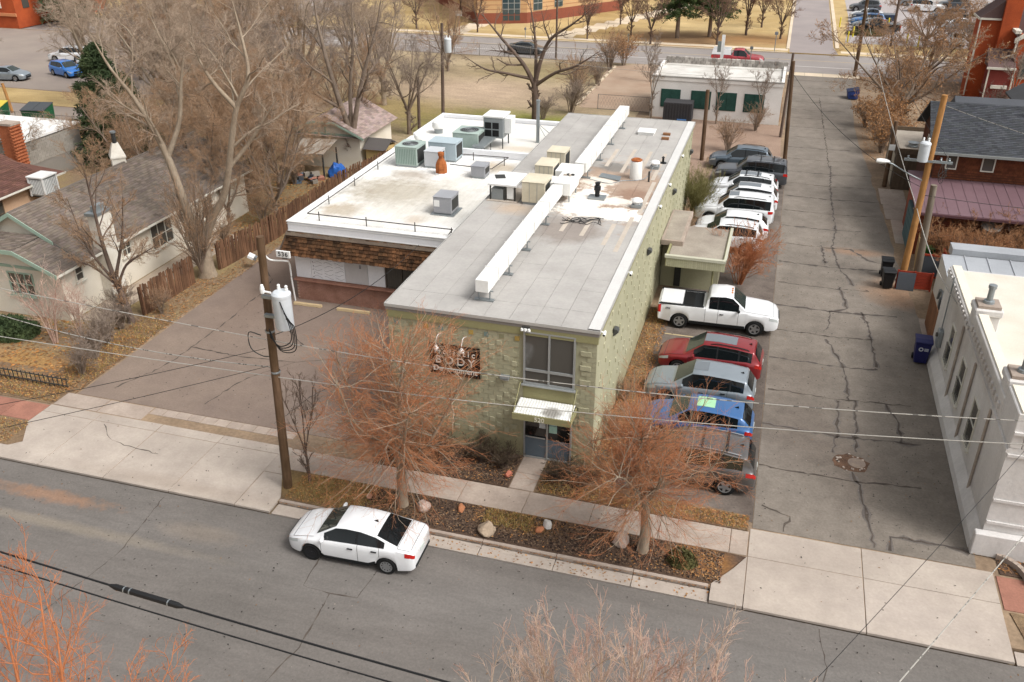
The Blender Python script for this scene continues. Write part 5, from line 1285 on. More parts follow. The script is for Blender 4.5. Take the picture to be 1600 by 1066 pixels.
m_needle2 = mat('pine_needle', '#3c4f2f', '#556237', scale=1.0, fine=5, var=0.3, bump=0, obj=True)

def lv(n, t0, t1, ang, L, K=4, up=0.0, wob=0.1, rr=0.55, lt=0.5, rmin=0.005, **k): return dict(n=n, t0=t0, t1=t1, ang=ang, L=L, K=K, up=up, wob=wob, rr=rr, lt=lt, rmin=rmin, **k)

# --- the two red twigged street trees: short trunk, dense fan of whips, lower ones hang
def whip_tree(seed, h, fork, r, lean=(0, 0)):
    rng = random.Random(seed)
    stems = [([(0, 0, -0.15), (0.0, 0.02, 0.12), (0.02, 0.0, 1.2), (lean[0] * 0.3, lean[1] * 0.3, fork), (lean[0], lean[1], fork + (h - fork) * 0.45), (lean[0] * 1.4 + 0.2, lean[1], h * 0.93)], [0.26, 0.2, 0.165, 0.14, 0.07, 0.012])]
    for i in range(6):
        a = i * 1.05 + rng.uniform(-0.3, 0.3); q = rng.uniform(0.5, 0.85) * r
        stems.append(([(lean[0] * 0.3, lean[1] * 0.3, fork - 0.15 + 0.1 * i), (math.cos(a) * q * 0.35, math.sin(a) * q * 0.35, fork + 0.5 + 0.12 * i), (math.cos(a) * q * 0.75, math.sin(a) * q * 0.75, fork + (h - fork) * rng.uniform(0.35, 0.6)), (math.cos(a) * q, math.sin(a) * q, fork + (h - fork) * rng.uniform(0.6, 0.9))], [0.075, 0.055, 0.032, 0.01]))
    return stems
def clumps(name, seed, stems, fork, r, h, bark, twig, nl=420):
    """whips radiate from short spurs on the stems; drooping low ones"""
    rng = np.random.default_rng(seed)
    wood, crown = [], []
    SP, SR = [], []
    for pts, rad in stems:
        p = smooth_path(pts, 5); rr = np.interp(np.linspace(0, 1, len(p)), np.linspace(0, 1, len(rad)), rad)
        wood.append(tubes(p[None], rr[None], 8))
        SP.append(p); SR.append(rr)
    # boughs: fan out in all directions, lower ones arch down
    M = nl; bP = []; bR = []
    K = 6
    for i in range(M):
        s = rng.integers(0, len(SP)) if rng.random() > 0.35 else 0
        p = SP[s]; lo = 0.55 if s == 0 else 0.1
        t = rng.uniform(lo, 0.97) * (len(p) - 1); k = int(t); q = p[k] + (p[min(k + 1, len(p) - 1)] - p[k]) * (t - k)
        az = rng.uniform(0, 2 * PI)
        zf = np.clip((q[2] - fork) / (h - fork), 0, 1)
        el = rng.normal(0.0 + 0.95 * zf, 0.45)
        d = np.array([math.cos(az) * math.cos(el), math.sin(az) * math.cos(el), math.sin(el)])
        ln = r * rng.uniform(0.3, 0.8) * (1 - 0.42 * zf ** 2) * (1.0 if s == 0 else 0.75)
        bend = rng.normal(-0.05, 0.1) if el < 0.3 else rng.normal(0.08, 0.08)
        pts = [q]
        for j in range(K - 1):
            d = d + np.array([0, 0, bend]) + rng.normal(0, 0.15, 3); d /= np.linalg.norm(d); pts.append(pts[-1] + d * ln / (K - 1))
        bP.append(pts); bR.append(np.linspace(rng.uniform(0.012, 0.024), 0.006, K))
    bP = np.array(bP); bR = np.array(bR)
    bP[..., 2] = np.maximum(bP[..., 2], 1.7)
    wood.append(tubes(bP, bR, 4))
    P2, R2 = grow(rng, bP, bR, **lv(7, 0.12, 0.98, 0.6, 0.5, 4, 0.03, 0.2, 0.6, 0.45, 0.0048))
    crown.append(tubes(P2, R2, 3))
    P3, R3 = grow(rng, P2, R2, **lv(7, 0.1, 1.0, 0.6, 0.55, 3, 0.05, 0.2, 0.7, 0.4, 0.0036))
    P3[..., 2] = np.maximum(P3[..., 2], 1.1)
    crown.append(tubes(P3, R3, 3))
    def join(ls):
        vs_, fs, o = [], [], 0
        for v, f in ls: vs_.append(v); fs.append(f + o); o += len(v)
        return np.concatenate(vs_), np.concatenate(fs)
    return np_mesh(name + '_trunk', *join(wood), bark), np_mesh(name + '_crown', *join(crown), twig)
s1 = whip_tree(5, 7.9, 2.5, 3.2, (0.1, 0.1))
place_tree('street_tree', clumps('street_tree_a', 21, s1, 2.3, 4.7, 7.9, m_barkp, m_tw_red, 260), 'bare red twigged street tree in front of the black wall sign', 'tree', (-11.25, 23.95, 0.03), 0, (1.1, 1.1, 0.86), group='red twigged street trees')
s2 = whip_tree(9, 6.3, 2.6, 3.0, (-0.25, 0.25))
place_tree('street_tree', clumps('street_tree_b', 33, s2, 2.5, 4.7, 6.4, m_barkp, m_tw_red, 240), 'bare red twigged street tree in front of the parked grey SUV', 'tree', (-2.45, 23.98, 0.03), 1.0, (1.0, 1.0, 0.84), group='red twigged street trees')
# --- general bare tree
def limb_tree(seed, h, r, nf=4, fork=0.3, rb=0.22, lean=0.0):
    g = random.Random(seed)
    st_ = [([(0, 0, -0.2), (0.03, 0, h * fork * 0.4), (lean * 0.3, 0, h * fork)], [rb * 1.25, rb, rb * 0.82])]
    for i in range(nf):
        a = 2 * PI * i / nf + g.uniform(-0.4, 0.4); q = r * g.uniform(0.35, 0.75); top = h * g.uniform(0.72, 0.97)
        st_.append(([(lean * 0.3, 0, h * fork * 0.93), (lean * 0.4 + math.cos(a) * q * 0.3, math.sin(a) * q * 0.3, h * (fork + 0.16)), (lean + math.cos(a) * q * 0.7, math.sin(a) * q * 0.7, h * 0.66), (lean + math.cos(a) * q, math.sin(a) * q, top)], [rb * 0.62, rb * 0.48, rb * 0.25, 0.02]))
    return st_
def bare(name, seed, h, r, bark, twig, nf=4, fork=0.3, rb=0.22, n=(7, 7, 5, 3), up=0.05, wob=0.13, fat=1.0):
    return tree_meshes(name, seed, limb_tree(seed, h, r, nf, fork, rb), [lv(n[0], 0.25, 0.97, 0.8, 0.5, 6, up, wob, 0.5, 0.5, 0.014 * fat), lv(n[1], 0.2, 0.97, 0.75, 0.5, 5, up, wob, 0.55, 0.4, 0.010 * fat), lv(n[2], 0.2, 1, 0.7, 0.55, 4, up, wob, 0.6, 0.4, 0.007 * fat), lv(n[3], 0.15, 1, 0.65, 0.62, 2, up, wob, 0.7, 0.3, 0.006 * fat)], bark, twig)
T_TAN = bare('tan_tree', 1, 13, 6, m_barkp, m_tw_tan, 5, 0.22, 0.3, (8, 9, 7, 7))
T_WARM = bare('warm_tree', 2, 11, 6, m_bark, m_tw_warm, 6, 0.14, 0.22, (8, 9, 7, 7), 0.08)
T_GREY = bare('grey_tree', 3, 11, 5, m_bark, m_tw_grey, 5, 0.24, 0.22, (8, 9, 7, 6))
T_LAWN = bare('lawn_tree', 4, 7, 3, m_barkd, twigm('lawn_twig', '#8f6f5c', '#7f6656'), 6, 0.26, 0.12, (7, 7, 5, 4), 0.06, 0.11, 1.5)
T_THIN = bare('thin_tree', 6, 6.5, 1.9, m_bark, m_tw_grey, 3, 0.32, 0.09, (7, 7, 5, 4), 0.12, 0.1)

# hero limbs read off the place: big split cottonwood at the fence
ck = [([(0, 0, -0.2), (0.0, 0, 0.5), (-0.05, 0, 2.0)], [0.6, 0.44, 0.4]), ([(-0.05, 0, 1.8), (-0.7, 0.1, 3.8), (-1.35, 0.3, 6.2), (-1.9, 0.3, 7.8), (-3.0, 0.5, 9.6), (-3.9, 0.2, 11.2), (-4.6, 0, 13)], [0.3, 0.24, 0.2, 0.16, 0.11, 0.07, 0.02]),
      ([(0.0, 0, 1.9), (0.9, 0.1, 3.6), (1.9, 0.1, 5.1), (2.85, 0, 8.0), (3.4, 0, 9.7), (4.2, 0.2, 11.3), (4.0, 0.4, 13.1), (3.7, 0.4, 15)], [0.29, 0.22, 0.19, 0.16, 0.13, 0.1, 0.07, 0.02]),
      ([(-1.5, 0.3, 6.6), (-0.8, 0.9, 8.5), (-0.5, 1.2, 10.5), (0.2, 1.4, 13)], [0.16, 0.12, 0.08, 0.02]), ([(3.4, 0, 9.7), (2.4, -0.4, 11.2), (1.7, -0.6, 13)], [0.13, 0.09, 0.02]), ([(2.4, 0.1, 6.5), (3.6, 0.8, 8), (5.0, 1.2, 10)], [0.12, 0.09, 0.02])]
T_COT = tree_meshes('cottonwood', 41, ck, [lv(8, 0.4, 0.98, 0.8, 0.33, 6, 0.04, 0.14, 0.5, 0.4, 0.014), lv(7, 0.2, 0.97, 0.8, 0.5, 5, 0.04, 0.15, 0.55, 0.4, 0.01), lv(7, 0.2, 1, 0.7, 0.55, 4, 0.03, 0.13, 0.6, 0.4, 0.007), lv(7, 0.15, 1, 0.6, 0.6, 2, 0.03, 0.13, 0.7, 0.3, 0.006)], m_barkp, m_tw_tan)
place_tree('cottonwood_tree', T_COT, 'huge pale forked cottonwood growing through the wooden fence', 'tree', (-29.75, 39.9, 0))
# whippy regrowth round its base
T_BUSHW = tree_meshes('regrowth', 44, [([(0, 0, -0.1), (math.cos(a) * 0.5, math.sin(a) * 0.5, 1.6), (math.cos(a) * 0.9, math.sin(a) * 0.9, 3.2)], [0.04, 0.03, 0.01]) for a in np.arange(0, 6.2, 0.5)], [lv(8, 0.1, 0.97, 0.55, 0.5, 4, 0.12, 0.1, 0.6, 0.4, 0.009), lv(6, 0.2, 1, 0.5, 0.5, 3, 0.1, 0.1, 0.6, 0.4, 0.006), lv(3, 0.2, 1, 0.5, 0.5, 3, 0.1, 0.1, 0.6, 0.4, 0.005)], m_bark, m_tw_warm)
place_tree('sucker_shrub', T_BUSHW, 'warm brown suckers on the lot side of the forked cottonwood', 'shrub', (-29.6, 39.2, 0.6), 2, 1.05, names=('stems', 'twigs'))
place_tree('sucker_shrub', T_BUSHW, 'warm brown thicket of suckers at the foot of the forked cottonwood', 'shrub', (-30.2, 40.2, 0.9), 0, 1.25, names=('stems', 'twigs'))
k3 = [([(0, 0, -0.2), (0.0, 0, 1.5), (0.05, 0, 2.9)], [0.4, 0.32, 0.3]), ([(0.0, 0, 2.7), (-0.8, 0, 5.2), (-1.6, 0.2, 8), (-2.1, 0.3, 10.6), (-2.3, 0.4, 13)], [0.22, 0.2, 0.15, 0.09, 0.02]), ([(0.1, 0, 2.2), (0.6, 0, 4.4), (1.45, 0, 7.2), (2.6, 0.2, 10.4), (3.2, 0.2, 13)], [0.24, 0.2, 0.15, 0.08, 0.02]),
      ([(0.05, 0, 3), (0.0, 0.5, 6), (0.4, 0.7, 9), (0.5, 0.8, 12.5)], [0.18, 0.14, 0.09, 0.02]), ([(-0.6, 0, 4.4), (-2.6, -0.4, 5.6), (-4.4, -0.5, 7.2)], [0.12, 0.09, 0.02])]
T_K3 = tree_meshes('tall_grey', 47, k3, [lv(8, 0.3, 0.98, 0.8, 0.38, 6, 0.05, 0.13, 0.5, 0.4, 0.014), lv(7, 0.2, 0.97, 0.75, 0.5, 5, 0.04, 0.14, 0.55, 0.4, 0.01), lv(6, 0.2, 1, 0.7, 0.55, 4, 0.03, 0.13, 0.6, 0.4, 0.007), lv(6, 0.15, 1, 0.6, 0.6, 2, 0.03, 0.13, 0.7, 0.3, 0.006)], m_bark, m_tw_grey)
place_tree('tall_tree', T_K3, 'tall grey forked bare tree beside the pink roofed garage', 'tree', (-30.7, 61.0, 0))
k5 = [([(0, 0, -0.2), (0.0, 0, 2), (-0.1, 0, 3.9)], [0.36, 0.3, 0.28]), ([(-0.1, 0, 3.7), (-1.1, 0, 5.4), (-3.1, 0.2, 7.4), (-5.0, 0.3, 9.4)], [0.22, 0.18, 0.12, 0.02]), ([(-0.1, 0, 3.7), (0.5, 0, 6), (1.3, 0, 7.6), (2.9, 0.3, 8.7), (4.6, 0.2, 10)], [0.22, 0.17, 0.13, 0.09, 0.02]),
      ([(-0.1, 0, 3.6), (1.8, -0.4, 4.9), (3.6, -0.6, 5.6), (5.6, -0.4, 6.9)], [0.17, 0.13, 0.09, 0.02]), ([(-0.3, 0, 4.2), (-2.4, -0.4, 4.6), (-4.4, -0.5, 4.9), (-6.2, -0.4, 5.8)], [0.15, 0.11, 0.08, 0.02]), ([(0, 0, 4), (-0.2, 0.6, 7), (-0.8, 0.8, 10.5)], [0.18, 0.12, 0.02])]
T_K5 = tree_meshes('dark_tree', 51, k5, [lv(7, 0.3, 0.98, 0.8, 0.36, 6, 0.08, 0.16, 0.55, 0.4, 0.02), lv(5, 0.2, 0.97, 0.75, 0.5, 5, 0.08, 0.16, 0.6, 0.4, 0.014), lv(4, 0.2, 1, 0.7, 0.5, 4, 0.05, 0.15, 0.6, 0.4, 0.009)], m_barkd, m_tw_dark)
place_tree('dark_tree', T_K5, 'dark spreading bare tree standing alone in the vacant lot', 'tree', (-20.4, 76.0, 0))
k6 = [([(0, 0, -0.2), (-0.2, 0, 1.2), (-0.5, 0, 2.3)], [0.19, 0.15, 0.13]), ([(-0.5, 0, 2.2), (-0.75, 0, 4.3), (-0.8, 0, 6.9), (-0.9, 0, 8.2)], [0.13, 0.09, 0.05, 0.01]), ([(-0.4, 0, 2.0), (0.3, 0.1, 3.2), (1.2, 0.2, 3.8), (2.2, 0.3, 4.4)], [0.08, 0.06, 0.04, 0.01]), ([(-0.5, 0, 2.3), (0.1, 0.4, 4.4), (0.6, 0.5, 6.6)], [0.09, 0.06, 0.01]), ([(-0.5, 0, 2.2), (-1.6, -0.1, 4), (-2.2, 0, 6.3)], [0.08, 0.05, 0.01]), ([(-0.4, 0, 2), (-1.3, -0.3, 3.0), (-2.4, -0.4, 3.4)], [0.06, 0.04, 0.01])]
T_K6 = tree_meshes('house_tree', 53, k6, [lv(10, 0.25, 0.98, 0.7, 0.4, 5, 0.1, 0.12, 0.5, 0.4, 0.011), lv(8, 0.2, 0.97, 0.65, 0.5, 4, 0.08, 0.12, 0.55, 0.4, 0.007), lv(7, 0.2, 1, 0.6, 0.55, 3, 0.06, 0.12, 0.6, 0.4, 0.005), lv(4, 0.2, 1, 0.6, 0.6, 2, 0.06, 0.12, 0.6, 0.4, 0.005)], m_barkd, m_tw_warm)
place_tree('yard_tree', T_K6, 'bare tree in front of the cream house side wall and chimney', 'tree', (-30.1, 33.7, 0))
T_SAP = bare('sapling', 61, 4.6, 1.1, m_barkd, m_tw_dark, 3, 0.3, 0.05, (6, 5, 3, 2), 0.18, 0.08)
place_tree('sapling', T_SAP, 'thin bare sapling beside the transformer pole', 'tree', (-15.2, 24.3, 0.03))
# near trees at the bottom of the view
T_OR = tree_meshes('orange_tree', 63, limb_tree(64, 9.4, 5.4, 9, 0.28, 0.15), [lv(9, 0.3, 0.97, 0.75, 0.45, 6, 0.1, 0.17, 0.6, 0.3, 0.016), lv(7, 0.2, 0.97, 0.75, 0.5, 5, 0.09, 0.19, 0.62, 0.3, 0.011), lv(5, 0.2, 1, 0.7, 0.55, 4, 0.08, 0.18, 0.65, 0.4, 0.0065), lv(3, 0.3, 1, 0.6, 0.6, 3, 0.05, 0.15, 0.7, 0.3, 0.004)], m_tw_or, m_tw_or)
place_tree('orange_tree', T_OR, 'bright orange twigged tree top below the black cables at lower left', 'tree', (-12.6, 8.6, 0.02), 0.5, 0.79)
_g = random.Random(68); _st = [([(0, 0, -0.2), (0, 0, 1.2), (0, 0.05, 2.4)], [0.2, 0.16, 0.13])]
for _i in range(34):
    _a = _i * 2.4; _q = 4.3 * math.sqrt((_i + 0.5) / 34); _zt = 8.6 - 2.2 * (_q / 4.3) ** 2 + _g.uniform(-0.5, 0.3)
    _st.append(([(0, 0, 2.2), (math.cos(_a) * _q * 0.35, math.sin(_a) * _q * 0.35, 4.0), (math.cos(_a) * _q * 0.75, math.sin(_a) * _q * 0.75, _zt * 0.78), (math.cos(_a) * _q, math.sin(_a) * _q, _zt)], [0.06, 0.045, 0.026, 0.008]))
T_PK = tree_meshes('pink_tree', 67, _st, [lv(13, 0.35, 0.98, 0.5, 0.24, 5, 0.12, 0.1, 0.6, 0.2, 0.010), lv(9, 0.15, 0.98, 0.55, 0.5, 4, 0.1, 0.12, 0.62, 0.3, 0.007), lv(5, 0.15, 1, 0.55, 0.55, 2, 0.08, 0.12, 0.65, 0.4, 0.0055)], twigm('cream_twig', '#c2ab93', '#b59a80'), m_tw_pink)
place_tree('pink_tree', T_PK, 'pinkish twigged tree top at the bottom middle over the street', 'tree', (-1.3, 10.4, 0.02), 0.2, (0.84, 0.84, 0.96))
# background trees on the left: three kinds of crown, each tree its own thing
bgs = [(T_WARM, -35.2, 53.5, 0.85, 'warm brown bare tree behind the wooden fence near the house corner'), (T_WARM, -33.2, 47.6, 0.62, 'low warm brown bare tree just inside the wooden fence'), (T_TAN, -41.5, 59.0, 0.95, 'pale bare tree left of the pink roofed garage'), (T_GREY, -38.2, 66.5, 0.9, 'grey bare tree behind the pink roofed garage'),
       (T_TAN, -47.0, 62.5, 1.0, 'pale bare tree between the dark evergreen and the garage'), (T_WARM, -45.0, 72.0, 0.95, 'warm brown bare tree deep behind the garage'), (T_GREY, -53.5, 71.0, 1.0, 'grey bare tree behind the dark evergreen'), (T_TAN, -59.0, 80.0, 1.1, 'pale bare tree beyond the left parking lot'),
       (T_WARM, -52.0, 84.0, 1.0, 'warm brown bare tree at the far edge of the vacant lot'), (T_GREY, -46.0, 92.0, 0.9, 'grey bare tree near the far street'), (T_GREY, -30.2, 71.0, 0.78, 'grey bare tree beside the wooden pole in the vacant lot'), (T_WARM, -64.5, 94.0, 1.0, 'warm brown bare tree by the far street corner'),
       (T_TAN, -36.5, 80.0, 0.8, 'pale bare tree in the middle of the vacant lot'), (T_WARM, -37.5, 46.5, 0.8, 'warm brown bare tree rising behind the grey shingle roof'), (T_GREY, -78.5, 74.0, 0.6, 'small grey bare tree before the silver car'), (T_TAN, -67, 104, 0.9, 'pale bare tree at the left end of the far street'),
       (T_WARM, -42.0, 51.5, 0.6, 'tan bare shrubby tree behind the white house chimney'), (T_TAN, -52, 50.5, 0.4, 'pale bare tree between the brown roof and the evergreen'),
       (T_WARM, -33.5, 66.0, 0.8, 'warm brown bare tree right behind the pink roofed garage'), (T_WARM, -39.0, 56.5, 0.8, 'warm brown bare tree before the garage on its left'), (T_GREY, -43.5, 66.5, 0.95, 'grey bare tree between two pale ones behind the evergreen'), (T_TAN, -49.5, 78.0, 1.0, 'pale bare tree at the left end of the vacant lot'), (T_WARM, -57.0, 75.5, 0.95, 'warm brown bare tree by the left alley end'), (T_TAN, -41.0, 86.0, 0.9, 'pale bare tree far back in the vacant lot'), (T_GREY, -55.0, 97.0, 0.9, 'grey bare tree near the slim pole on the far street'), (T_WARM, -36.0, 96.5, 0.7, 'warm brown bare tree beside the far street fence'), (T_WARM, -30.9, 49.6, 0.72, 'warm brown bare tree with low forks against the inside of the fence'), (T_WARM, -33.2, 54.2, 0.78, 'warm brown bare tree filling the yard before the garage'), (T_WARM, -36.2, 57.8, 0.75, 'warm brown bare tree left of the patio cover'), (T_TAN, -62, 71.5, 0.95, 'pale bare tree standing over the left alley'), (T_WARM, -66, 83.0, 1.0, 'warm brown bare tree inside the left parking lot edge'), (T_TAN, -58.5, 90.0, 1.05, 'pale bare tree between the left lot and the vacant lot'), (T_GREY, -70, 98.0, 1.05, 'grey bare tree at the back of the left parking lot'), (T_WARM, -76, 103.0, 0.95, 'warm brown bare tree beside the crosswalk corner'), (T_TAN, -61, 101, 1.05, 'pale bare tree beside the slim dark pole'), (T_TAN, -44.5, 79, 1.0, 'pale bare tree behind the two grey ones left of the vacant lot'), (T_WARM, -48, 67.5, 0.95, 'warm brown bare tree close behind the evergreen'), (T_WARM, -36.0, 49.8, 0.75, 'warm brown bare tree at the back corner of the cream house')]
for i, (me, x, y, s, lab) in enumerate(bgs):
    place_tree('bare_tree', me, lab, 'tree', (x, y, 0), i * 1.7, s, 'bare trees behind the houses')
lawn = [(-70.6, 125, 0.9, 'round bare tree by the street corner at the crosswalk'), (-66, 128, 0.8, 'small bare tree next to the crosswalk corner tree'), (-50.1, 122.3, 1.0, 'bare lawn tree left of the path to the tan building'), (-41, 121.8, 0.9, 'slim bare tree in front of the tan building corner'), (-25.5, 120.9, 0.9, 'bare tree on the lawn corner right of the tan building'),
        (-20.5, 125.5, 0.9, 'rounded bare tree in the middle of the far lawn'), (-17.0, 119.6, 1.0, 'bare tree at the edge of the far street left of the evergreens'), (-5.7, 129.9, 1.3, 'tall bare tree right of the evergreens'), (-8.8, 121.6, 1.15, 'brown bare tree in front of the evergreens'), (-1.2, 128.2, 1.0, 'bare tree beside the far driveway'), (-23.5, 134, 0.9, 'bare tree far back on the lawn'), (-4.0, 137, 1.0, 'bare tree far back beyond the evergreens'), (-57, 131, 1.0, 'bare tree on the lawn far left of the tan building'), (-48, 135, 0.9, 'bare tree behind the lawn path')]
for i, (x, y, s, lab) in enumerate(lawn): place_tree('lawn_tree', T_LAWN, lab, 'tree', (x, y, 0), i * 2.1, s, 'bare trees on the far lawn')
for x, y, s, lab in ((-11.2, 82.4, 0.95, 'thin bare tree at the left corner of the white garage'), (-5.3, 81.8, 0.85, 'thin forked bare tree in front of the white garage windows'), (-1.6, 82.0, 0.85, 'thin bare tree at the right window of the white garage'), (-13.6, 97.5, 0.8, 'thin bare tree behind the white garage roof')):
    place_tree('thin_tree', T_THIN, lab, 'tree', (x, y, 0), x, s, 'thin bare trees round the white garage')

# --- shrubs
def shrub(name, seed, h, r, bark, twig, ns=16, n=(6, 5, 3), up=0.06):
    g = random.Random(seed); st_ = []
    for i in range(ns):
        a = g.uniform(0, 6.28); q = r * g.uniform(0.3, 1)
        st_.append(([(math.cos(a) * 0.1 * q, math.sin(a) * 0.1 * q, -0.05), (math.cos(a) * q * 0.4, math.sin(a) * q * 0.4, h * 0.45), (math.cos(a) * q, math.sin(a) * q, h * g.uniform(0.6, 0.95))], [0.025, 0.018, 0.006]))
    return tree_meshes(name, seed, st_, [lv(n[0], 0.15, 0.97, 0.6, 0.5, 4, up, 0.14, 0.6, 0.4, 0.008), lv(n[1], 0.2, 1, 0.6, 0.5, 3, up, 0.14, 0.6, 0.4, 0.006), lv(n[2] + 2, 0.2, 1, 0.6, 0.55, 2, up, 0.12, 0.6, 0.4, 0.005)], bark, twig, sides=(5, 4, 3, 3))
S_GREY = shrub('grey_shrub', 71, 1.7, 1.1, m_bark, m_tw_grey)
S_WARM = shrub('warm_shrub', 72, 2.4, 1.2, m_bark, m_tw_warm)
S_RED = shrub('red_shrub', 73, 3.2, 2.3, m_tw_red, m_tw_red, 22, (8, 6, 5), 0.04)
S_PINK = shrub('pink_shrub', 74, 3.2, 1.0, m_tw_pink, m_tw_pink, 9, (6, 5, 2), 0.15)
S_GRN = shrub('green_shrub', 75, 2.7, 1.5, m_tw_green, m_tw_green, 40, (8, 5, 3), 0.14)
S_DARK = shrub('dark_shrub', 76, 0.9, 0.8, m_barkd, twigm('mulchy_twig', '#4c4234', '#5a4b38'), 22, (6, 5, 3), 0.03)
shr = [(S_GREY, -29.0, 28.6, 1.0, 'grey twiggy hedge bush at the lot corner by the driveway'), (S_GREY, -29.4, 30.0, 1.1, 'grey twiggy hedge bush second from the driveway'), (S_GREY, -29.7, 31.5, 1.1, 'grey twiggy hedge bush third from the driveway'), (S_GREY, -30.2, 33.0, 1.0, 'grey twiggy hedge bush at the foot of the yard tree'), (S_GREY, -31.4, 34.6, 0.9, 'grey twiggy bush under the cream house wall'), (S_WARM, -29.3, 35.0, 0.6, 'warm brown dry bush at the street end of the fence'),
       (S_PINK, -32.3, 30.8, 1.1, 'pinkish slender shrub at the house corner'), (S_PINK, -31.4, 31.6, 0.95, 'pinkish slender shrub right of the house corner'), (S_RED, -0.9, 47.4, 0.95, 'red twigged bush beside the side porch'), (S_GRN, -4.4, 57.0, 1.1, 'tall green broom bush against the side wall'), (S_WARM, -4.5, 53.4, 0.75, 'brown dry bush between the porch and the green bush'),
       (S_WARM, -3.6, 73.5, 1.1, 'warm brown bush behind the slate grey SUV'), (S_WARM, -6.8, 66, 0.9, 'brown bush behind the green building corner'), (S_WARM, -1.8, 80.5, 0.9, 'brown bush in front of the white garage right window'), (S_GREY, -18.6, 82.0, 1.8, 'big grey bush behind the vacant lot tree'), (S_WARM, -19.4, 87.8, 1.7, 'big brown bush along the back lot edge'), (S_GREY, -18.5, 94.0, 1.5, 'grey bush along the back lot edge'), (S_WARM, -18.8, 102.0, 1.7, 'brown bush at the far end of the back lot'), (S_GREY, -20.5, 79.2, 1.3, 'grey scrub at the foot of the vacant lot tree'),
       (S_DARK, -9.4, 27.4, 1.0, 'dark low shrub against the front wall left of the entrance'), (S_DARK, -8.4, 27.2, 0.9, 'dark low shrub beside the entrance path'), (S_DARK, -11.0, 27.3, 1.1, 'dark low shrub under the wall sign'), (S_DARK, -12.4, 27.0, 1.2, 'dark low shrub at the left front corner'), (S_DARK, -6.2, 27.0, 1.0, 'dark low shrub right of the entrance path'), (S_DARK, -5.2, 27.0, 0.8, 'dark low shrub at the right front corner'), (S_WARM, -4.7, 30.4, 0.6, 'brown dry bush in the bed along the side wall'), (S_WARM, -4.75, 33.4, 0.5, 'small brown dry bush in the bed by the grey blue SUV'),
       (S_WARM, -34.6, 39.0, 0.5, 'brown weeds against the cream house wall'), (S_WARM, -31.3, 44.0, 0.8, 'brown brush behind the fence past the cottonwood'), (S_WARM, -31.0, 48.0, 1.0, 'brown brush behind the fence farther back'), (S_WARM, -33.0, 56.0, 1.0, 'brown brush before the pink roofed garage')]
for i, (me, x, y, s, lab) in enumerate(shr): place_tree('shrub', me, lab, 'shrub', (x, y, 0.0), i * 1.3, s, 'bare shrubs', names=('stems', 'twigs'))

# --- leaf clinging trees on the right: bare tree plus brown leaves
def leaf_mesh(name, src, n, size, m, seed):
    co = np.zeros(len(src.vertices) * 3, np.float32); src.vertices.foreach_get('co', co); co = co.reshape(-1, 3)
    rng = np.random.default_rng(seed); c = co[rng.integers(0, len(co), n)] + rng.normal(0, size * 0.6, (n, 3))
    u = rng.normal(size=(n, 3)); u /= np.linalg.norm(u, axis=1, keepdims=True); v = np.cross(u, rng.normal(size=(n, 3))); v /= np.linalg.norm(v, axis=1, keepdims=True)
    s = (size * rng.uniform(0.6, 1.3, n))[:, None]
    q = np.stack([c - u * s, c + v * s * 0.5, c + u * s, c - v * s * 0.5], 1)
    return np_mesh(name, q.reshape(-1, 3), np.arange(n * 4).reshape(n, 4), m, smooth=False)
T_OAK = bare('oak', 81, 8.0, 9.5, m_bark, twigm('oak_twig', '#a2805f', '#957f6e'), 8, 0.18, 0.24, (8, 8, 6, 5), 0.0, 0.15, 1.4)
OAK = T_OAK + (leaf_mesh('oak_leaves', T_OAK[1], 5000, 0.07, m_leaf_br, 3),)
S_OAK = S_WARM + (leaf_mesh('bush_leaves', S_WARM[1], 1500, 0.06, m_leaf_br, 4),)
for me, x, y, s, lab in ((OAK, 10.6, 88.0, 1.0, 'spreading tree with clinging orange leaves behind the dark shingled house'), (OAK, 14.5, 106.0, 0.75, 'small orange leaved tree along the far street'), (OAK, 16.5, 127.5, 0.7, 'orange leaved tree at the edge of the far parking lot'), (OAK, 21.5, 126.5, 0.65, 'orange leaved tree before the white van'), (OAK, 24.8, 139, 0.6, 'reddish leaved tree in the far parking island')):
    place_tree('leafy_tree', me, lab, 'tree', (x, y, 0), x, s, 'trees with clinging leaves', names=('trunk', 'crown', 'leaves'))
for me, x, y, s, lab in ((S_OAK, 8.0, 80.5, 1.35, 'orange leaved bush at the alley edge'), (S_OAK, 8.2, 76.5, 1.2, 'orange leaved bush next to the flat garage'), (S_OAK, 9.5, 83.5, 1.3, 'orange leaved bush behind the alley bush'), (S_OAK, 7.4, 84.5, 1.1, 'orange leaved bush at the alley edge before the dumpster'), (S_OAK, 9.8, 91, 1.3, 'orange leaved bush under the spreading tree'), (S_OAK, 9.6, 77.8, 1.1, 'orange leaved bush squeezed beside the flat garage'), (S_OAK, 12.5, 82, 1.2, 'orange leaved bush behind the dark shingled house'), (S_OAK, 12.8, 112 - 14, 1.2, 'orange leaved bush before the church tower'), (S_OAK, 12.0, 103.5, 1.3, 'orange leaved hedge by the far street'), (S_OAK, 18.5, 104.5, 1.3, 'orange leaved hedge beside the church corner'), (S_OAK, -17.8, 105.2, 1.4, 'orange leaved bush at the back lot corner by the far street')):
    place_tree('leafy_shrub', me, lab, 'shrub', (x, y, 0), x * 2, s, 'shrubs with clinging leaves', names=('stems', 'twigs', 'leaves'))

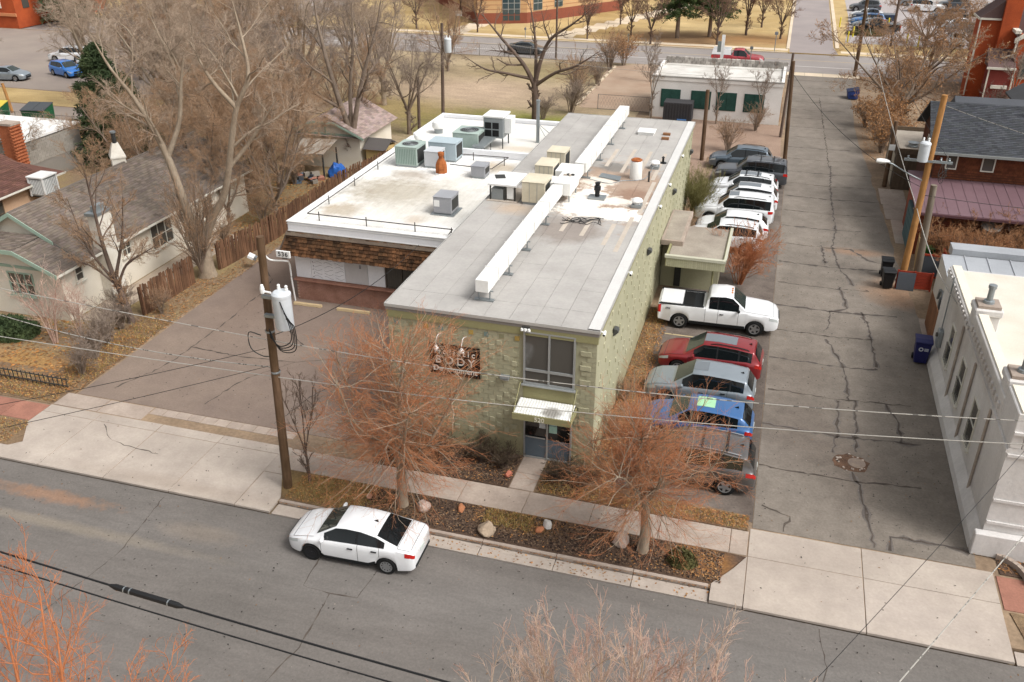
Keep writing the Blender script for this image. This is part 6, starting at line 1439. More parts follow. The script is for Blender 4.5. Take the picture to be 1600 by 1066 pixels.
# --- evergreens
def conifer(name, seed, h, r, needle, base=0.08, nb=150, tuft=34, size=0.22, shape=1.0):
    rng = np.random.default_rng(seed)
    P, Q = [], []
    for i in range(nb):
        t = base + (1 - base) * (i / nb) ** 0.9; z = h * t; L = r * (1 - t) ** shape * rng.uniform(0.65, 1.15) + 0.15
        a = rng.uniform(0, 2 * PI); d = np.array([math.cos(a), math.sin(a), 0.25]); pts = [np.array([0, 0, z])]
        for k in range(4):
            d = d + np.array([0, 0, -0.12]) + rng.normal(0, 0.05, 3); d /= np.linalg.norm(d); pts.append(pts[-1] + d * L / 4)
        P.append(pts)
    P = np.array(P); Rr = np.tile(np.linspace(0.035, 0.008, 5), (nb, 1))
    w = tubes(P, Rr, 4); tr = tubes(np.array([[(0, 0, -0.2), (0, 0, h * 0.3), (0, 0, h * 0.7), (0, 0, h)]]), np.array([[0.26, 0.2, 0.1, 0.02]]) * h / 9, 8)
    bark = np_mesh(name + '_trunk', np.concatenate([tr[0], w[0]]), np.concatenate([tr[1], w[1] + len(tr[0])]), m_bark)
    N = nb * tuft; bi = np.repeat(np.arange(nb), tuft); x = rng.uniform(0.15, 1, N) * 4; k = np.clip(x.astype(int), 0, 3); f = (x - k)[:, None]
    c = P[bi, k] * (1 - f) + P[bi, k + 1] * f + rng.normal(0, size * 0.45, (N, 3))
    vs_, fs = [], []
    for b in range(3):
        u = rng.normal(size=(N, 3)); u[:, 2] = u[:, 2] * 0.6 - 0.1; u /= np.linalg.norm(u, axis=1, keepdims=True); v = np.cross(u, rng.normal(size=(N, 3))); v /= np.linalg.norm(v, axis=1, keepdims=True)
        s = (size * rng.uniform(0.6, 1.3, N))[:, None]
        vs_.append(np.stack([c - u * s * 0.2 - v * s * 0.16, c - u * s * 0.2 + v * s * 0.16, c + u * s], 1).reshape(-1, 3))
    vv = np.concatenate(vs_)
    return bark, np_mesh(name + '_needles', vv, np.arange(len(vv)).reshape(-1, 3), needle, smooth=False)
C_JUN = conifer('juniper', 91, 9.4, 4.0, m_needle, 0.03, 300, 52, 0.3, 0.7)
C_PINE = conifer('pine', 92, 10.5, 4.4, m_needle2, 0.26, 200, 44, 0.34, 0.7)
place_tree('evergreen_tree', C_JUN, 'dark evergreen behind the white chimney of the cream house', 'tree', (-49.4, 57.4, 0), 0, 0.92, names=('trunk', 'needles'))
place_tree('evergreen_tree', C_JUN, 'lower dark evergreen spilling right behind the shingle roof', 'tree', (-46.2, 56.0, 0), 2.0, 0.74, names=('trunk', 'needles'))
place_tree('pine_tree', C_PINE, 'left of the two pines on the far lawn', 'tree', (-14.3, 125.0, 0), names=('trunk', 'needles'), group='pines on the far lawn')
place_tree('pine_tree', C_PINE, 'right of the two pines on the far lawn', 'tree', (-10.3, 127.2, 0), 1.3, 0.98, names=('trunk', 'needles'), group='pines on the far lawn')
place_tree('evergreen_tree', C_JUN, 'dark evergreen beside the brick building at top left', 'tree', (-99, 112, 0), 1.0, 1.2, names=('trunk', 'needles'))
def mound(name, seed, rx, ry, h, m, n=2600, size=0.12):
    rng = np.random.default_rng(seed); a = rng.uniform(0, 2 * PI, n); q = np.sqrt(rng.uniform(0, 1, n)); x = np.cos(a) * q * rx; y = np.sin(a) * q * ry
    z = h * np.sqrt(np.clip(1 - q ** 2, 0, 1)) * rng.uniform(0.55, 1.05, n) + 0.03; c = np.stack([x, y, z], 1)
    u = rng.normal(size=(n, 3)); u[:, 2] = np.abs(u[:, 2]) + 0.3; u /= np.linalg.norm(u, axis=1, keepdims=True); v = np.cross(u, rng.normal(size=(n, 3))); v /= np.linalg.norm(v, axis=1, keepdims=True)
    s = (size * rng.uniform(0.6, 1.4, n))[:, None]
    vv = np.stack([c - v * s * 0.35, c + v * s * 0.35, c + u * s], 1).reshape(-1, 3)
    core = MB().lathe([(rx * 0.93, -0.05), (rx * 0.85, h * 0.4), (rx * 0.55, h * 0.72), (0, h * 0.86)], n=18).mesh(name + '_core', smooth=True); core.materials.append(m)
    for vtx in core.vertices: vtx.co.y *= ry / rx
    return core, np_mesh(name + '_leaves', vv, np.arange(n * 3).reshape(-1, 3), m, smooth=False)
m_hedge = mat('hedge_leaf', '#4d4a2c', '#5d5a36', scale=1.5, fine=6, var=0.3, bump=0, obj=True)
for me, x, y, lab in ((mound('low_hedge', 95, 2.6, 0.9, 0.7, m_hedge), 9.6, 134.2, 'low trimmed hedge before the black pickup in the far lot'), (mound('island_hedge', 96, 2.2, 0.9, 0.7, m_hedge), 27.5, 156.5, 'low hedge on the far parking island'), (mound('yard_juniper', 97, 1.6, 1.1, 0.7, m_needle, 2600, 0.16), -35.2, 31.0, 'low green juniper below the cream house window'), (mound('path_bush', 98, 0.5, 0.4, 0.5, m_hedge, 700, 0.1), -1.1, 23.75, 'small green plant at the end of the planting strip')):
    place_tree('low_bush', me, lab, 'shrub', (x, y, 0.02), names=('core', 'foliage'))
# ================================================================== HOUSES AND FENCES ON THE LEFT
def shingles(parent, p0, u, v, row, tab, m, seed=1, name='shingle_courses', th=0.012):
    """overlapping shingle tabs on the slope p0 + s*u + t*v"""
    g = random.Random(seed); p0, u, v = Vector(p0), Vector(u), Vector(v); lu, lv_ = u.length, v.length; uu, vv = u / lu, v / lv_; n = uu.cross(vv).normalized()
    if n.z < 0: n = -n
    mb = MB(); mb.c = []; nr = int(lv_ / row)
    row = lv_ / nr
    for r in range(nr):
        a = -(tab * 0.5 if r % 2 else 0)
        while a < lu - 0.02:
            x0_, x1_ = max(a, 0), min(a + tab - 0.012, lu)
            if x1_ - x0_ > 0.03:
                lo = p0 + vv * (r * row - 0.01) + n * (th * 2.0 + g.uniform(0, 0.004)); hi = p0 + vv * ((r + 1) * row + 0.01) + n * 0.004
                b = lo - n * (th * 1.6)
                q = [lo + uu * x0_, lo + uu * x1_, hi + uu * x1_, hi + uu * x0_, b + uu * x0_, b + uu * x1_]
                mb.add(q, [(0, 1, 2, 3), (4, 5, 1, 0)]); k = g.uniform(0.72, 1.22)
                mb.c += [(k, k * g.uniform(0.97, 1.03), k * g.uniform(0.95, 1.05), 1)] * 6
            a += tab
    o = mb.build(name, m, parent, kind='stuff')
    return o
m_cream = mat('cream_stucco', '#e4dccd', '#dad1bf', scale=0.6, fine=20, var=0.07, bump=0.3)
m_shin = mat('grey_shingle', '#6f645b', '#796d63', scale=0.4, fine=25, var=0.12, bump=0.3, attr='tint')
m_gtrim = plain('sage_trim', '#9db3a2', 0.6)
m_wframe = plain('window_white', '#d9d5c8', 0.6)
def window(parent, axis, c, a0, a1, z0, z1, m_f, out, bars=1, hb=1, sill=True, gm=None, name='window'):
    """framed window on a wall; axis 'x': the wall is the plane x=c, 'y': y=c. out is +1/-1 along that axis"""
    def bx(mb, a, b, d0, d1, za, zb):
        lo, hi = sorted((c + out * d0, c + out * d1))
        return mb.box(lo, hi, a, b, za, zb) if axis == 'x' else mb.box(a, b, lo, hi, za, zb)
    f = MB(); t = 0.07
    bx(f, a0, a0 + t, -0.02, 0.05, z0, z1); bx(f, a1 - t, a1, -0.02, 0.05, z0, z1); bx(f, a0 + t, a1 - t, -0.02, 0.048, z0, z0 + t); bx(f, a0 + t, a1 - t, -0.02, 0.048, z1 - t, z1)
    w_ = f.build(name, m_f, parent)
    bx(MB(), a0 + t * 0.5, a1 - t * 0.5, -0.01, 0.012, z0 + t * 0.5, z1 - t * 0.5).build('pane', gm or m_glass, w_)
    for i in range(1, bars + 1):
        a = a0 + (a1 - a0) * i / (bars + 1); bx(MB(), a - 0.025, a + 0.025, 0.013, 0.044, z0 + t, z1 - t).build('mullion', m_f, w_)
    for i in range(1, hb + 1):
        z = z0 + (z1 - z0) * i / (hb + 1); bx(MB(), a0 + t, a1 - t, 0.014, 0.04, z - 0.02, z + 0.02).build('mullion', m_f, w_)
    if sill: bx(MB(), a0 - 0.08, a1 + 0.08, 0.001, 0.12, z0 - 0.09, z0 - 0.002).build('sill', m_f, w_)
    return w_
hs_ = thing('cream_house', 'cream stucco house with grey shingle roof and sage green trim', 'house', (-37, 41, 0))
RX, RZ, EX, EZ = -36.75, 5.0, -32.75, 2.85
MB().box(-40.3, -33.2, 34.6, 50.0, -0.1, 2.8).build('wall', m_cream, hs_)
MB().box(-40.3, -33.2, 32.95, 34.6, -0.1, 2.8).build('wall', m_cream, hs_)
MB().poly3([(-33.2, 34.55, 2.8), (RX, 34.55, RZ - 0.12), (-40.3, 34.55, 2.8)], (0, 15.4, 0)).build('gable_wall', m_cream, hs_)
MB().poly3([(-33.2, 32.95, 2.8), (-35.15, 32.95, 3.75), (-38.35, 32.95, 3.75), (-40.3, 32.95, 2.8)], (0, 1.6, 0)).build('gable_wall', m_cream, hs_)
rf = MB().poly3([(EX, 34.2, EZ), (RX, 34.2, RZ), (2 * RX - EX, 34.2, EZ), (2 * RX - EX, 34.2, EZ - 0.1), (RX, 34.2, RZ - 0.12), (EX, 34.2, EZ - 0.1)], (0, 16.2, 0)).build('roof', m_seam, hs_)
shingles(rf, (EX, 34.2, EZ + 0.002), (0, 16.2, 0), (RX - EX, 0, RZ - EZ), 0.16, 0.33, m_shin, 5)
shingles(rf, (2 * RX - EX, 34.2, EZ + 0.002), (0, 16.2, 0), (EX - RX, 0, RZ - EZ), 0.3, 0.6, m_shin, 6)
MB().cyl((RX, 34.2, RZ + 0.01), (RX, 50.4, RZ + 0.01), 0.06, n=6).build('ridge_cap', plain('ridge_grey', '#6d645c'), rf)
pr = [(EX, EZ), (-35.1, 3.87), (-38.4, 3.87), (-40.75, EZ)]
wf_ = MB().poly3([(x, 32.3, z) for x, z in pr] + [(x, 32.3, z - 0.1) for x, z in pr[::-1]], (0, 2.0, 0)).build('porch_roof', m_seam, hs_)
shingles(wf_, (EX, 32.3, EZ + 0.003), (0, 1.95, 0), (-2.35, 0, 1.02), 0.16, 0.33, m_shin, 7)
shingles(wf_, (-38.4, 32.3, 3.873), (3.3, 0, 0), (0, 1.95, 0.06), 0.16, 0.33, m_shin, 8)
for y, pts in ((32.26, pr), (34.16, [(EX - 1.6, EZ + 0.86), (RX, RZ + 0.02), (2 * RX - EX + 0.2, EZ)])):
    for a, b in zip(pts[:-1], pts[1:]):
        MB().poly3([(a[0], y, a[1] + 0.02), (b[0], y, b[1] + 0.02), (b[0], y, b[1] - 0.2), (a[0], y, a[1] - 0.2)], (0, 0.035, 0)).build('barge_board', m_gtrim, hs_)
MB().box(EX - 0.02, EX + 0.03, 32.3, 50.4, EZ - 0.14, EZ - 0.02).build('gutter', m_wframe, hs_)
MB().box(-40.3, -33.1, 32.9, 32.948, 2.66, 2.8).build('trim', m_gtrim, hs_)
window(hs_, 'y', 32.95, -36.45, -34.9, 1.15, 2.42, m_gtrim, -1, 2, 1, name='window')
window(hs_, 'x', -33.2, 33.9, 34.5, 1.75, 2.6, m_wframe, 1, 0, 1); window(hs_, 'x', -33.2, 37.5, 38.3, 1.65, 2.5, m_wframe, 1, 1, 1); window(hs_, 'x', -33.2, 40.0, 42.0, 1.05, 2.55, m_wframe, 1, 2, 1)
window(hs_, 'x', -33.2, 45.0, 46.2, 1.2, 2.5, m_wframe, 1, 1, 1)
cy = MB(); cy.box(-33.19, -32.6, 35.6, 36.7, 0, 4.75); co_ = cy.build('chimney', mat('whitewash', '#e2ddd2', '#d2cabb', scale=1, fine=14, var=0.07, bump=0.3), hs_, bev=0.02)
MB().box(-33.25, -32.55, 35.52, 36.78, 4.75, 4.9).build('chimney_cap', m_galv, co_)
MB().box(-33.05, -32.75, 35.8, 36.5, 4.9, 5.2).build('flue', m_galv, co_)
c2 = MB().lathe([(0.55, 0), (0.55, 0.5), (0.62, 0.52), (0.62, 0.6), (0.25, 1.35), (0, 1.36)], (-37.2, 43.4, 4.75), 4).build('chimney', MATS['whitewash'], hs_)
MB().cyl((-37.2, 43.4, 6.0), (-37.2, 43.4, 6.7), 0.12, n=8).build('flue', m_dark, c2); MB().cyl((-37.2, 43.4, 6.7), (-37.2, 43.4, 6.8), 0.17, n=8).build('flue_cap', m_galv, c2)
for x, y in ((-36.2, 46.5), (-35.9, 48.2)):
    z = EZ + (EX - x) * 0.54; MB().cyl((x, y, z), (x, y, z + 0.5), 0.05, n=7).build('vent_pipe', m_dark, rf)
# paved side passage
sheet('side_passage', [(-33.1, 33.2), (-31.6, 33.4), (-31.0, 46), (-33.1, 46)], 0.006, mat('passage', '#b3a493', '#a39382', scale=0.8, fine=14, var=0.12), 0.03)

# brown roofed neighbour
nb_ = thing('brown_roof_house', 'salmon stucco house with brown shingle roof at the left edge', 'house', (-50, 42, 0))
m_salm = mat('salmon_stucco', '#cfae93', '#c6a486', scale=0.6, fine=18, var=0.06, bump=0.3); m_bsh = mat('brown_shingle', '#62453c', '#6d4d43', scale=0.5, fine=22, var=0.14, attr='tint')
MB().box(-56, -45.3, 37, 46.6, -0.1, 2.6).build('wall', m_salm, nb_)
r2_ = MB().add([(-44.8, 36.5, 2.6), (-44.8, 47.1, 2.6), (-56.5, 47.1, 2.6), (-56.5, 36.5, 2.6), (-50.6, 40.5, 4.9), (-50.6, 43.2, 4.9)], [(0, 1, 5, 4), (1, 2, 5), (2, 3, 4, 5), (3, 0, 4), (0, 3, 2, 1)]).build('roof', mat('brown_felt', '#62453c', '#6d4d43', scale=0.8, fine=20, var=0.18), nb_)
shingles(r2_, (-44.8, 38.4, 2.61), (0, 7.2, 0), (-4.6, 0, 1.83), 0.17, 0.35, m_bsh, 9)
MB().box(-44.9, -44.72, 36.5, 47.1, 2.5, 2.6).build('gutter', m_wframe, nb_)
window(nb_, 'x', -45.3, 40.9, 42.0, 0.7, 2.2, plain('frame_brown', '#6a5a4a'), 1, 0, 1); window(nb_, 'x', -45.3, 38.2, 39.2, 0.7, 2.2, plain('frame_brown', '#6a5a4a'), 1, 0, 1)
cl = thing('window_cooler', 'white louvred evaporative cooler on the salmon house wall', 'cooler', (-44.5, 44.6, 1.8))
MB().box(-45.0, -43.9, 44.1, 45.3, 1.9, 3.05).build('casing', m_galv, cl)
for i in range(9):
    MB().box(-43.9, -43.87, 44.18 + i * 0.13, 44.24 + i * 0.13, 2.0, 2.95).build('louvre', m_white, cl); MB().box(-44.95 + i * 0.12, -44.9 + i * 0.12, 44.07, 44.1, 2.0, 2.95).build('louvre', m_white, cl)
for x, y in ((-43.92, 44.1), (-43.92, 45.3), (-45.0, 44.1)): MB().box(x - 0.04, x + 0.06, y - 0.04, y + 0.04, 1.85, 3.07).build('corner_post', m_white, cl)
MB().box(-45.05, -43.82, 44.02, 45.38, 3.071, 3.15).build('lid', m_white, cl); MB().box(-45.3, -43.9, 44.2, 45.2, 1.78, 1.849).build('stand', m_dark, cl)
bc = thing('brick_chimney', 'orange brick chimney beside the grey block wall at the left edge', 'chimney', (-50.4, 48.9, 0))
mb = MB(); g = random.Random(2)
for r in range(44):
    for k in range(3):
        for (dx, dy, sx, sy) in ((-0.36 + 0.36 * k, -0.34, 0.17, 0.06), (0.5, -0.34 + 0.34 * k, 0.06, 0.16)):
            x, y = -50.4 + dx + (0.08 if r % 2 else 0), 48.9 + dy; mb.box(x - sx, x + sx, y - sy, y + sy, r * 0.11, r * 0.11 + 0.095)
mb.build('brickwork', mat('orange_brick', '#b86f4b', '#a5603f', scale=2, fine=14, var=0.18), bc, kind='stuff'); MB().box(-50.85, -49.95, 48.6, 49.25, 0, 4.85).build('core', plain('mortar', '#9a7e68', 0.95), bc); MB().box(-50.98, -49.75, 48.45, 49.4, 4.85, 5.0).build('cap', m_conc_old, bc)
gw = thing('block_garage', 'grey block garage with flat white roof behind the brick chimney', 'garage', (-55, 53, 0))
MB().box(-60, -51.0, 50.2, 56.0, 0, 3.1).build('wall', plain('mortar_grey', '#8a847c'), gw); blk = box_mesh('block', 0.39, 0.03, 0.19, mat('grey_block', '#a19a90', '#948d83', scale=1, fine=14, var=0.1, rnd=0.08), 0.006)
for r in range(8):
    for k in range(10): piece(blk, 'block', (-54.8 + k * 0.4 + (0.2 if r % 2 else 0), 50.19, 1.5 + r * 0.2), gw)
mb2 = box_mesh('block', 0.03, 0.39, 0.19, MATS['grey_block'], 0.006)
for r in range(8):
    for k in range(12): piece(mb2, 'block', (-50.99, 50.5 + k * 0.4 + (0.2 if r % 2 else 0), 1.5 + r * 0.2), gw)
MB().box(-60.1, -50.9, 50.1, 56.1, 3.1, 3.25).build('roof', m_wroof, gw)

# wooden fence, picket by picket
m_pick = mat('fence_wood', '#5f4433', '#775842', scale=0.8, fine=14, var=0.25, bump=0.6, rnd=0.3, fstretch=(1, 1, 0.12))
fn_ = thing('wooden_fence', 'weathered brown picket fence along the left side of the parking lot', 'fence', (-29, 45, 0))
pk = []
for k in range(3):
    h_ = (1.62, 1.74, 1.68)[k]; w2 = 0.062
    mbk = MB().poly3([(-0.012, -w2, 0), (-0.012, w2, 0), (-0.012, w2, h_ - 0.06), (-0.012, w2 * 0.5, h_), (-0.012, -w2 * 0.5, h_), (-0.012, -w2, h_ - 0.06)], (0.024, 0, 0)).mesh('picket'); mbk.materials.append(m_pick); pk.append(mbk)
FP = [(-30.0, 34.6), (-29.9, 38.9), None, (-29.55, 40.9), (-28.9, 45.9), (-28.7, 55.5), (-27.4, 62.0)]
g = random.Random(12); segs = [(FP[0], FP[1])] + list(zip(FP[3:-1], FP[4:]))
for a, b in segs:
    L = math.dist(a, b); n = int(L / 0.138); an_ = math.atan2(b[1] - a[1], b[0] - a[0])
    for i in range(n):
        t = (i + 0.5) / n; piece(pk[g.randrange(3)], 'picket', (a[0] + (b[0] - a[0]) * t + g.uniform(-0.01, 0.01), a[1] + (b[1] - a[1]) * t, g.uniform(-0.03, 0.02)), fn_, (g.uniform(-0.03, 0.03), g.uniform(-0.03, 0.03), an_ - PI / 2))
    for z in (0.4, 1.3):
        c = ((a[0] + b[0]) / 2 - 0.05, (a[1] + b[1]) / 2, z); MB().cbox(c, (L, 0.05, 0.09), an_).build('rail', m_pick, fn_)
    for i in range(int(L / 2.4) + 1):
        t = min(1, i * 2.4 / L); MB().box(a[0] + (b[0] - a[0]) * t - 0.14, a[0] + (b[0] - a[0]) * t - 0.05, a[1] + (b[1] - a[1]) * t - 0.05, a[1] + (b[1] - a[1]) * t + 0.05, 0, 1.6).build('post', m_pick, fn_)
# pink roofed garage
ga = thing('old_garage', 'cream garage with mottled pink shingle gable roof behind the fence', 'garage', (-32.5, 63, 0))
MB().box(-35.3, -29.8, 60.5, 66.3, -0.1, 2.6).build('wall', m_cream, ga)
MB().poly3([(-29.8, 60.5, 2.6), (-31.7, 60.5, 3.5), (-33.4, 60.5, 3.5), (-35.3, 60.5, 2.6)], (0, 5.8, 0)).build('gable_wall', m_cream, ga)
m_psh = mat('pink_shingle', '#a3918a', '#95827a', scale=1.2, fine=14, var=0.16, attr='tint', contrast=0.5)
rg_ = MB().add([(-29.3, 60.1, 2.5), (-29.3, 66.7, 2.5), (-35.8, 66.7, 2.5), (-35.8, 60.1, 2.5), (-32.55, 61.2, 4.1), (-32.55, 66.7, 4.1), (-31.6, 60.1, 3.55), (-33.5, 60.1, 3.55)], [(0, 1, 5, 4, 6), (2, 3, 7, 4, 5), (6, 4, 7), (1, 2, 5), (3, 2, 1, 0)]).build('roof', mat('pink_felt', '#a3918a', '#95827a', scale=1.2, fine=14, var=0.16), ga)
shingles(rg_, (-29.3, 60.15, 2.51), (0, 6.5, 0), (-3.2, 0, 1.58), 0.2, 0.4, m_psh, 14)
pts = [(-29.3, 2.5), (-31.6, 3.55), (-33.5, 3.55), (-35.8, 2.5)]
for a, b in zip(pts[:-1], pts[1:]): MB().poly3([(a[0], 60.06, a[1] + 0.03), (b[0], 60.06, b[1] + 0.03), (b[0], 60.06, b[1] - 0.13), (a[0], 60.06, a[1] - 0.13)], (0, 0.035, 0)).build('barge_board', m_gtrim, ga)
MB().box(-35.3, -29.8, 60.44, 60.498, 2.5, 2.64).build('trim', m_gtrim, ga); MB().box(-32.6, -32.5, 60.44, 60.498, 2.64, 3.5).build('trim', m_gtrim, ga)
MB().cyl((-31.2, 62.0, 3.4), (-31.2, 62.0, 3.7), 0.12, n=8).build('roof_vent', m_dark, ga)
sd = thing('small_shed', 'yellow wooden shed with a dark gable roof beside the garage', 'shed', (-28.7, 61.5, 0))
MB().box(-29.4, -27.9, 60.6, 62.6, 0, 1.7).build('wall', plain('shed_yellow', '#cdb077', 0.8), sd); MB().poly3([(-29.6, 60.4, 1.65), (-29.6, 61.6, 2.25), (-29.6, 62.8, 1.65), (-29.6, 61.6, 2.1)], (1.9, 0, 0)).build('roof', plain('shed_roof', '#5a5552', 0.9), sd)
pt = thing('patio_cover', 'rusty lean-to patio cover on dark posts before the garage', 'patio cover', (-32.8, 58.6, 0))
MB().poly3([(-34.2, 57.6, 1.7), (-31.4, 57.6, 1.85), (-31.4, 60.0, 2.3), (-34.2, 60.0, 2.2)], (0, 0, 0.06)).build('roof', plain('patio_tin', '#a0968a', 0.7), pt)
for x, y in ((-31.5, 57.7), (-34.1, 57.7), (-31.5, 59.9)): MB().box(x - 0.05, x + 0.05, y - 0.05, y + 0.05, 0, 1.8).build('post', m_dark, pt)
tp = thing('tarp_heap', 'bright blue tarpaulin heap by the fence near the garage', 'tarp', (-30.9, 58.6, 0))
bm = bmesh.new(); bmesh.ops.create_icosphere(bm, subdivisions=3, radius=1)
for v in bm.verts: k = 1 + 0.25 * mnoise.noise(v.co * 2.2); v.co = Vector((v.co.x * 0.75 * k, v.co.y * 0.6 * k, max(-0.02, v.co.z * 1.0 * k)))
me = bpy.data.meshes.new('tarp'); bm.to_mesh(me); bm.free(); me.materials.append(mat('blue_tarp', '#2f67b8', '#2a5aa3', scale=1, fine=5, var=0.1, rough=0.5)); o = bpy.data.objects.new('tarp', me); COL.objects.link(o); o.parent = tp; o.location = (0, 0, 0)
jk = thing('junk_heap', 'heap of red and blue grey yard junk beside the patio cover', 'heap', (-32.2, 57.0, 0)); g = random.Random(31)
for i in range(16): MB().cbox((-32.3 + g.uniform(-0.9, 0.9), 56.8 + g.uniform(-0.7, 0.7), g.uniform(0.1, 0.5)), (g.uniform(0.2, 0.6), g.uniform(0.2, 0.5), g.uniform(0.1, 0.4)), g.uniform(0, 3), g.uniform(-0.3, 0.3)).build('scrap', plain('junk_%d' % (i % 4), ('#a0705f', '#5f6d7c', '#8b8378', '#3c4046')[i % 4], 0.8), jk)
# low iron fence at the front yard, dumpsters, pallets
lf = thing('yard_fence', 'low dark wire fence along the front of the cream house yard', 'fence', (-33, 27.4, 0))
for i in range(34): MB().box(-36.6 + i * 0.24, -36.575 + i * 0.24, 27.3, 27.33, 0, 0.6).build('paling', m_dark, lf)
for z in (0.15, 0.5): MB().box(-36.6, -28.6, 27.29, 27.34, z, z + 0.03).build('rail', m_dark, lf)
def dumpster(label, x, y, rz, mm, lid, s=1.0):
    d = thing('dumpster', label, 'dumpster', (x, y, 0), rz, 'dumpsters', local=True); d.scale = (s, s, s)
    MB().poly3([(-0.95, -0.6, 0.12), (-0.95, 0.6, 0.12), (-0.95, 0.7, 1.25), (-0.95, -0.75, 0.95)], (1.9, 0, 0)).build('bin', mm, d, bev=0.02)
    MB().poly3([(-0.98, -0.8, 0.97), (-0.98, 0.72, 1.28), (-0.98, 0.72, 1.33), (-0.98, -0.8, 1.02)], (0.95, 0, 0)).build('lid', lid, d); MB().poly3([(0.02, -0.8, 0.97), (0.02, 0.72, 1.28), (0.02, 0.72, 1.33), (0.02, -0.8, 1.02)], (0.95, 0, 0)).build('lid', lid, d)
    for sx in (-1, 1): MB().box(sx * 0.95, sx * 1.08, -0.3, 0.3, 0.6, 0.78).build('fork_pocket', mm, d)
    for sx in (-0.7, 0.7):
        for sy in (-0.45, 0.45): MB().cyl((sx - 0.03, sy, 0.07), (sx + 0.03, sy, 0.07), 0.07, n=8).build('caster', m_black, d)
m_dg = plain('dumpster_green', '#1f5a3a', 0.6); m_dl = plain('dumpster_lid', '#4a4d50', 0.7)
dumpster('green dumpster with a dark lid and a white and yellow label', -63.8, 65.6, 0.2, m_dg, m_dl, 1.15); dumpster('green dumpster with a yellow edge at the left border', -68.2, 65.0, 0.2, m_dg, plain('yellow_lid', '#c9b64a'), 1.15); dumpster('small navy dumpster at the far alley mouth', 6.7, 95.6, -1.5, plain('dumpster_blue', '#2b3f78', 0.6), plain('navy_lid', '#232c48'), 0.75)
pa = thing('pallet_stack', 'stack of wooden pallets by the dark blue car', 'pallets', (-56.5, 61.0, 0))
for i in range(5):
    for k in range(6): MB().box(-57.1, -55.9, 60.4 + k * 0.21, 60.53 + k * 0.21, 0.12 + i * 0.15, 0.145 + i * 0.15).build('slat', plain('pallet_wood', '#b79a6b', 0.9), pa)
    for k in range(3): MB().box(-57.1 + k * 0.55, -57.0 + k * 0.55, 60.4, 61.6, 0.03 + i * 0.15, 0.119 + i * 0.15).build('bearer', plain('pallet_wood', '#b79a6b', 0.9), pa)
# security lamp head beside the cottonwood
sl_ = thing('dock_lamp', 'small white box lamp on the fence by the lot corner', 'lamp', (-28.0, 41.6, 0.4))
MB().cbox((-27.9, 41.6, 0.75), (0.35, 0.5, 0.14), 0.3, 0, 0.5).build('lamp_head', m_white, sl_); MB().cbox((-27.75, 41.75, 0.6), (0.16, 0.3, 0.2), 0.3, 0, 0.5).build('bracket', m_galv, sl_)
# ================================================================== RIGHT SIDE
m_stuc = mat('white_stucco', '#dad7d4', '#cbc6c1', scale=0.45, fine=9, var=0.07, bump=0.4, mid=(1.0, 0.1, (1.2, 1.2, 0.3)), contrast=0.5, blobs=[((8.4, 37.5, 3.6), (0.5, 2.4, 0.8), '#a3978c', 0.5, 0.6, 1.0, 0.5), ((8.4, 33, 4.4), (0.5, 3, 0.5), '#a89d92', 0.5, 0.6, 1.2, 0.5)])
m_roofb = mat('beige_roof', '#d6cfc2', '#cbc3b4', scale=0.5, fine=14, var=0.06)
SX = 8.45
sb_ = thing('stucco_building', 'white stucco building with stepped parapet and chimneys at the right edge', 'building', (14, 34, 0))
MB().box(SX, 24, 27.3, 42.2, -0.1, 4.2).build('wall', m_stuc, sb_)
MB().box(SX + 0.35, 23.7, 27.7, 41.9, 4.2, 4.28).build('roof', m_roofb, sb_)
for y0_, y1_, zt in ((27.3, 29.1, 5.5), (29.1, 35.6, 5.0), (35.6, 42.2, 4.35)):
    MB().box(SX + 0.0, SX + 0.36, y0_, y1_ - 0.003, 4.2, zt).build('parapet', m_stuc, sb_, bev=0.03)
    MB().box(SX + 0.1, SX + 0.46, y0_ + 0.02, y1_ - 0.03, zt + 0.001, zt + 0.07).build('coping', plain('coping_cream', '#e0d8c6', 0.8), sb_)
MB().box(SX + 0.37, 24, 27.3, 27.66, 4.2, 5.5).build('parapet', m_stuc, sb_, bev=0.03)
# buttress foot, string courses, drain stain line
MB().poly3([(SX, 27.3, 0), (SX - 0.3, 27.3, 0), (SX - 0.26, 27.3, 0.35), (SX, 27.3, 0.8)], (0, 14, 0)).build('plinth', m_stuc, sb_, bev=0.03)
MB().box(SX - 0.27, 24, 27.0, 27.298, 0, 0.9).build('plinth', m_stuc, sb_, bev=0.03)
for z, d in ((4.75, 0.09), (3.9, 0.06), (2.1, 0.05), (1.2, 0.06)): MB().box(SX + 0.02 - d * 0, 24, 27.3 - d, 27.298, z, z + 0.1).build('string_course', m_stuc, sb_)
MB().box(SX - 0.05, SX - 0.002, 27.3, 42.2, 4.02, 4.14).build('string_course', m_stuc, sb_)
for y in np.arange(29.4, 35.4, 0.45): MB().box(SX - 0.07, SX - 0.002, y, y + 0.2, 4.4, 4.62).build('corbel', m_stuc, sb_)
for y in np.arange(36.0, 42, 0.45): MB().box(SX - 0.06, SX - 0.002, y, y + 0.2, 4.16, 4.3).build('corbel', m_stuc, sb_)
for y in (36.6, 33.4, 30.0): MB().cyl((SX - 0.06, y, 0.3), (SX - 0.06, y, 4.0), 0.05, n=7).build('downpipe', mat('stained_pipe', '#a3968a', '#b3a89c', scale=2), sb_)
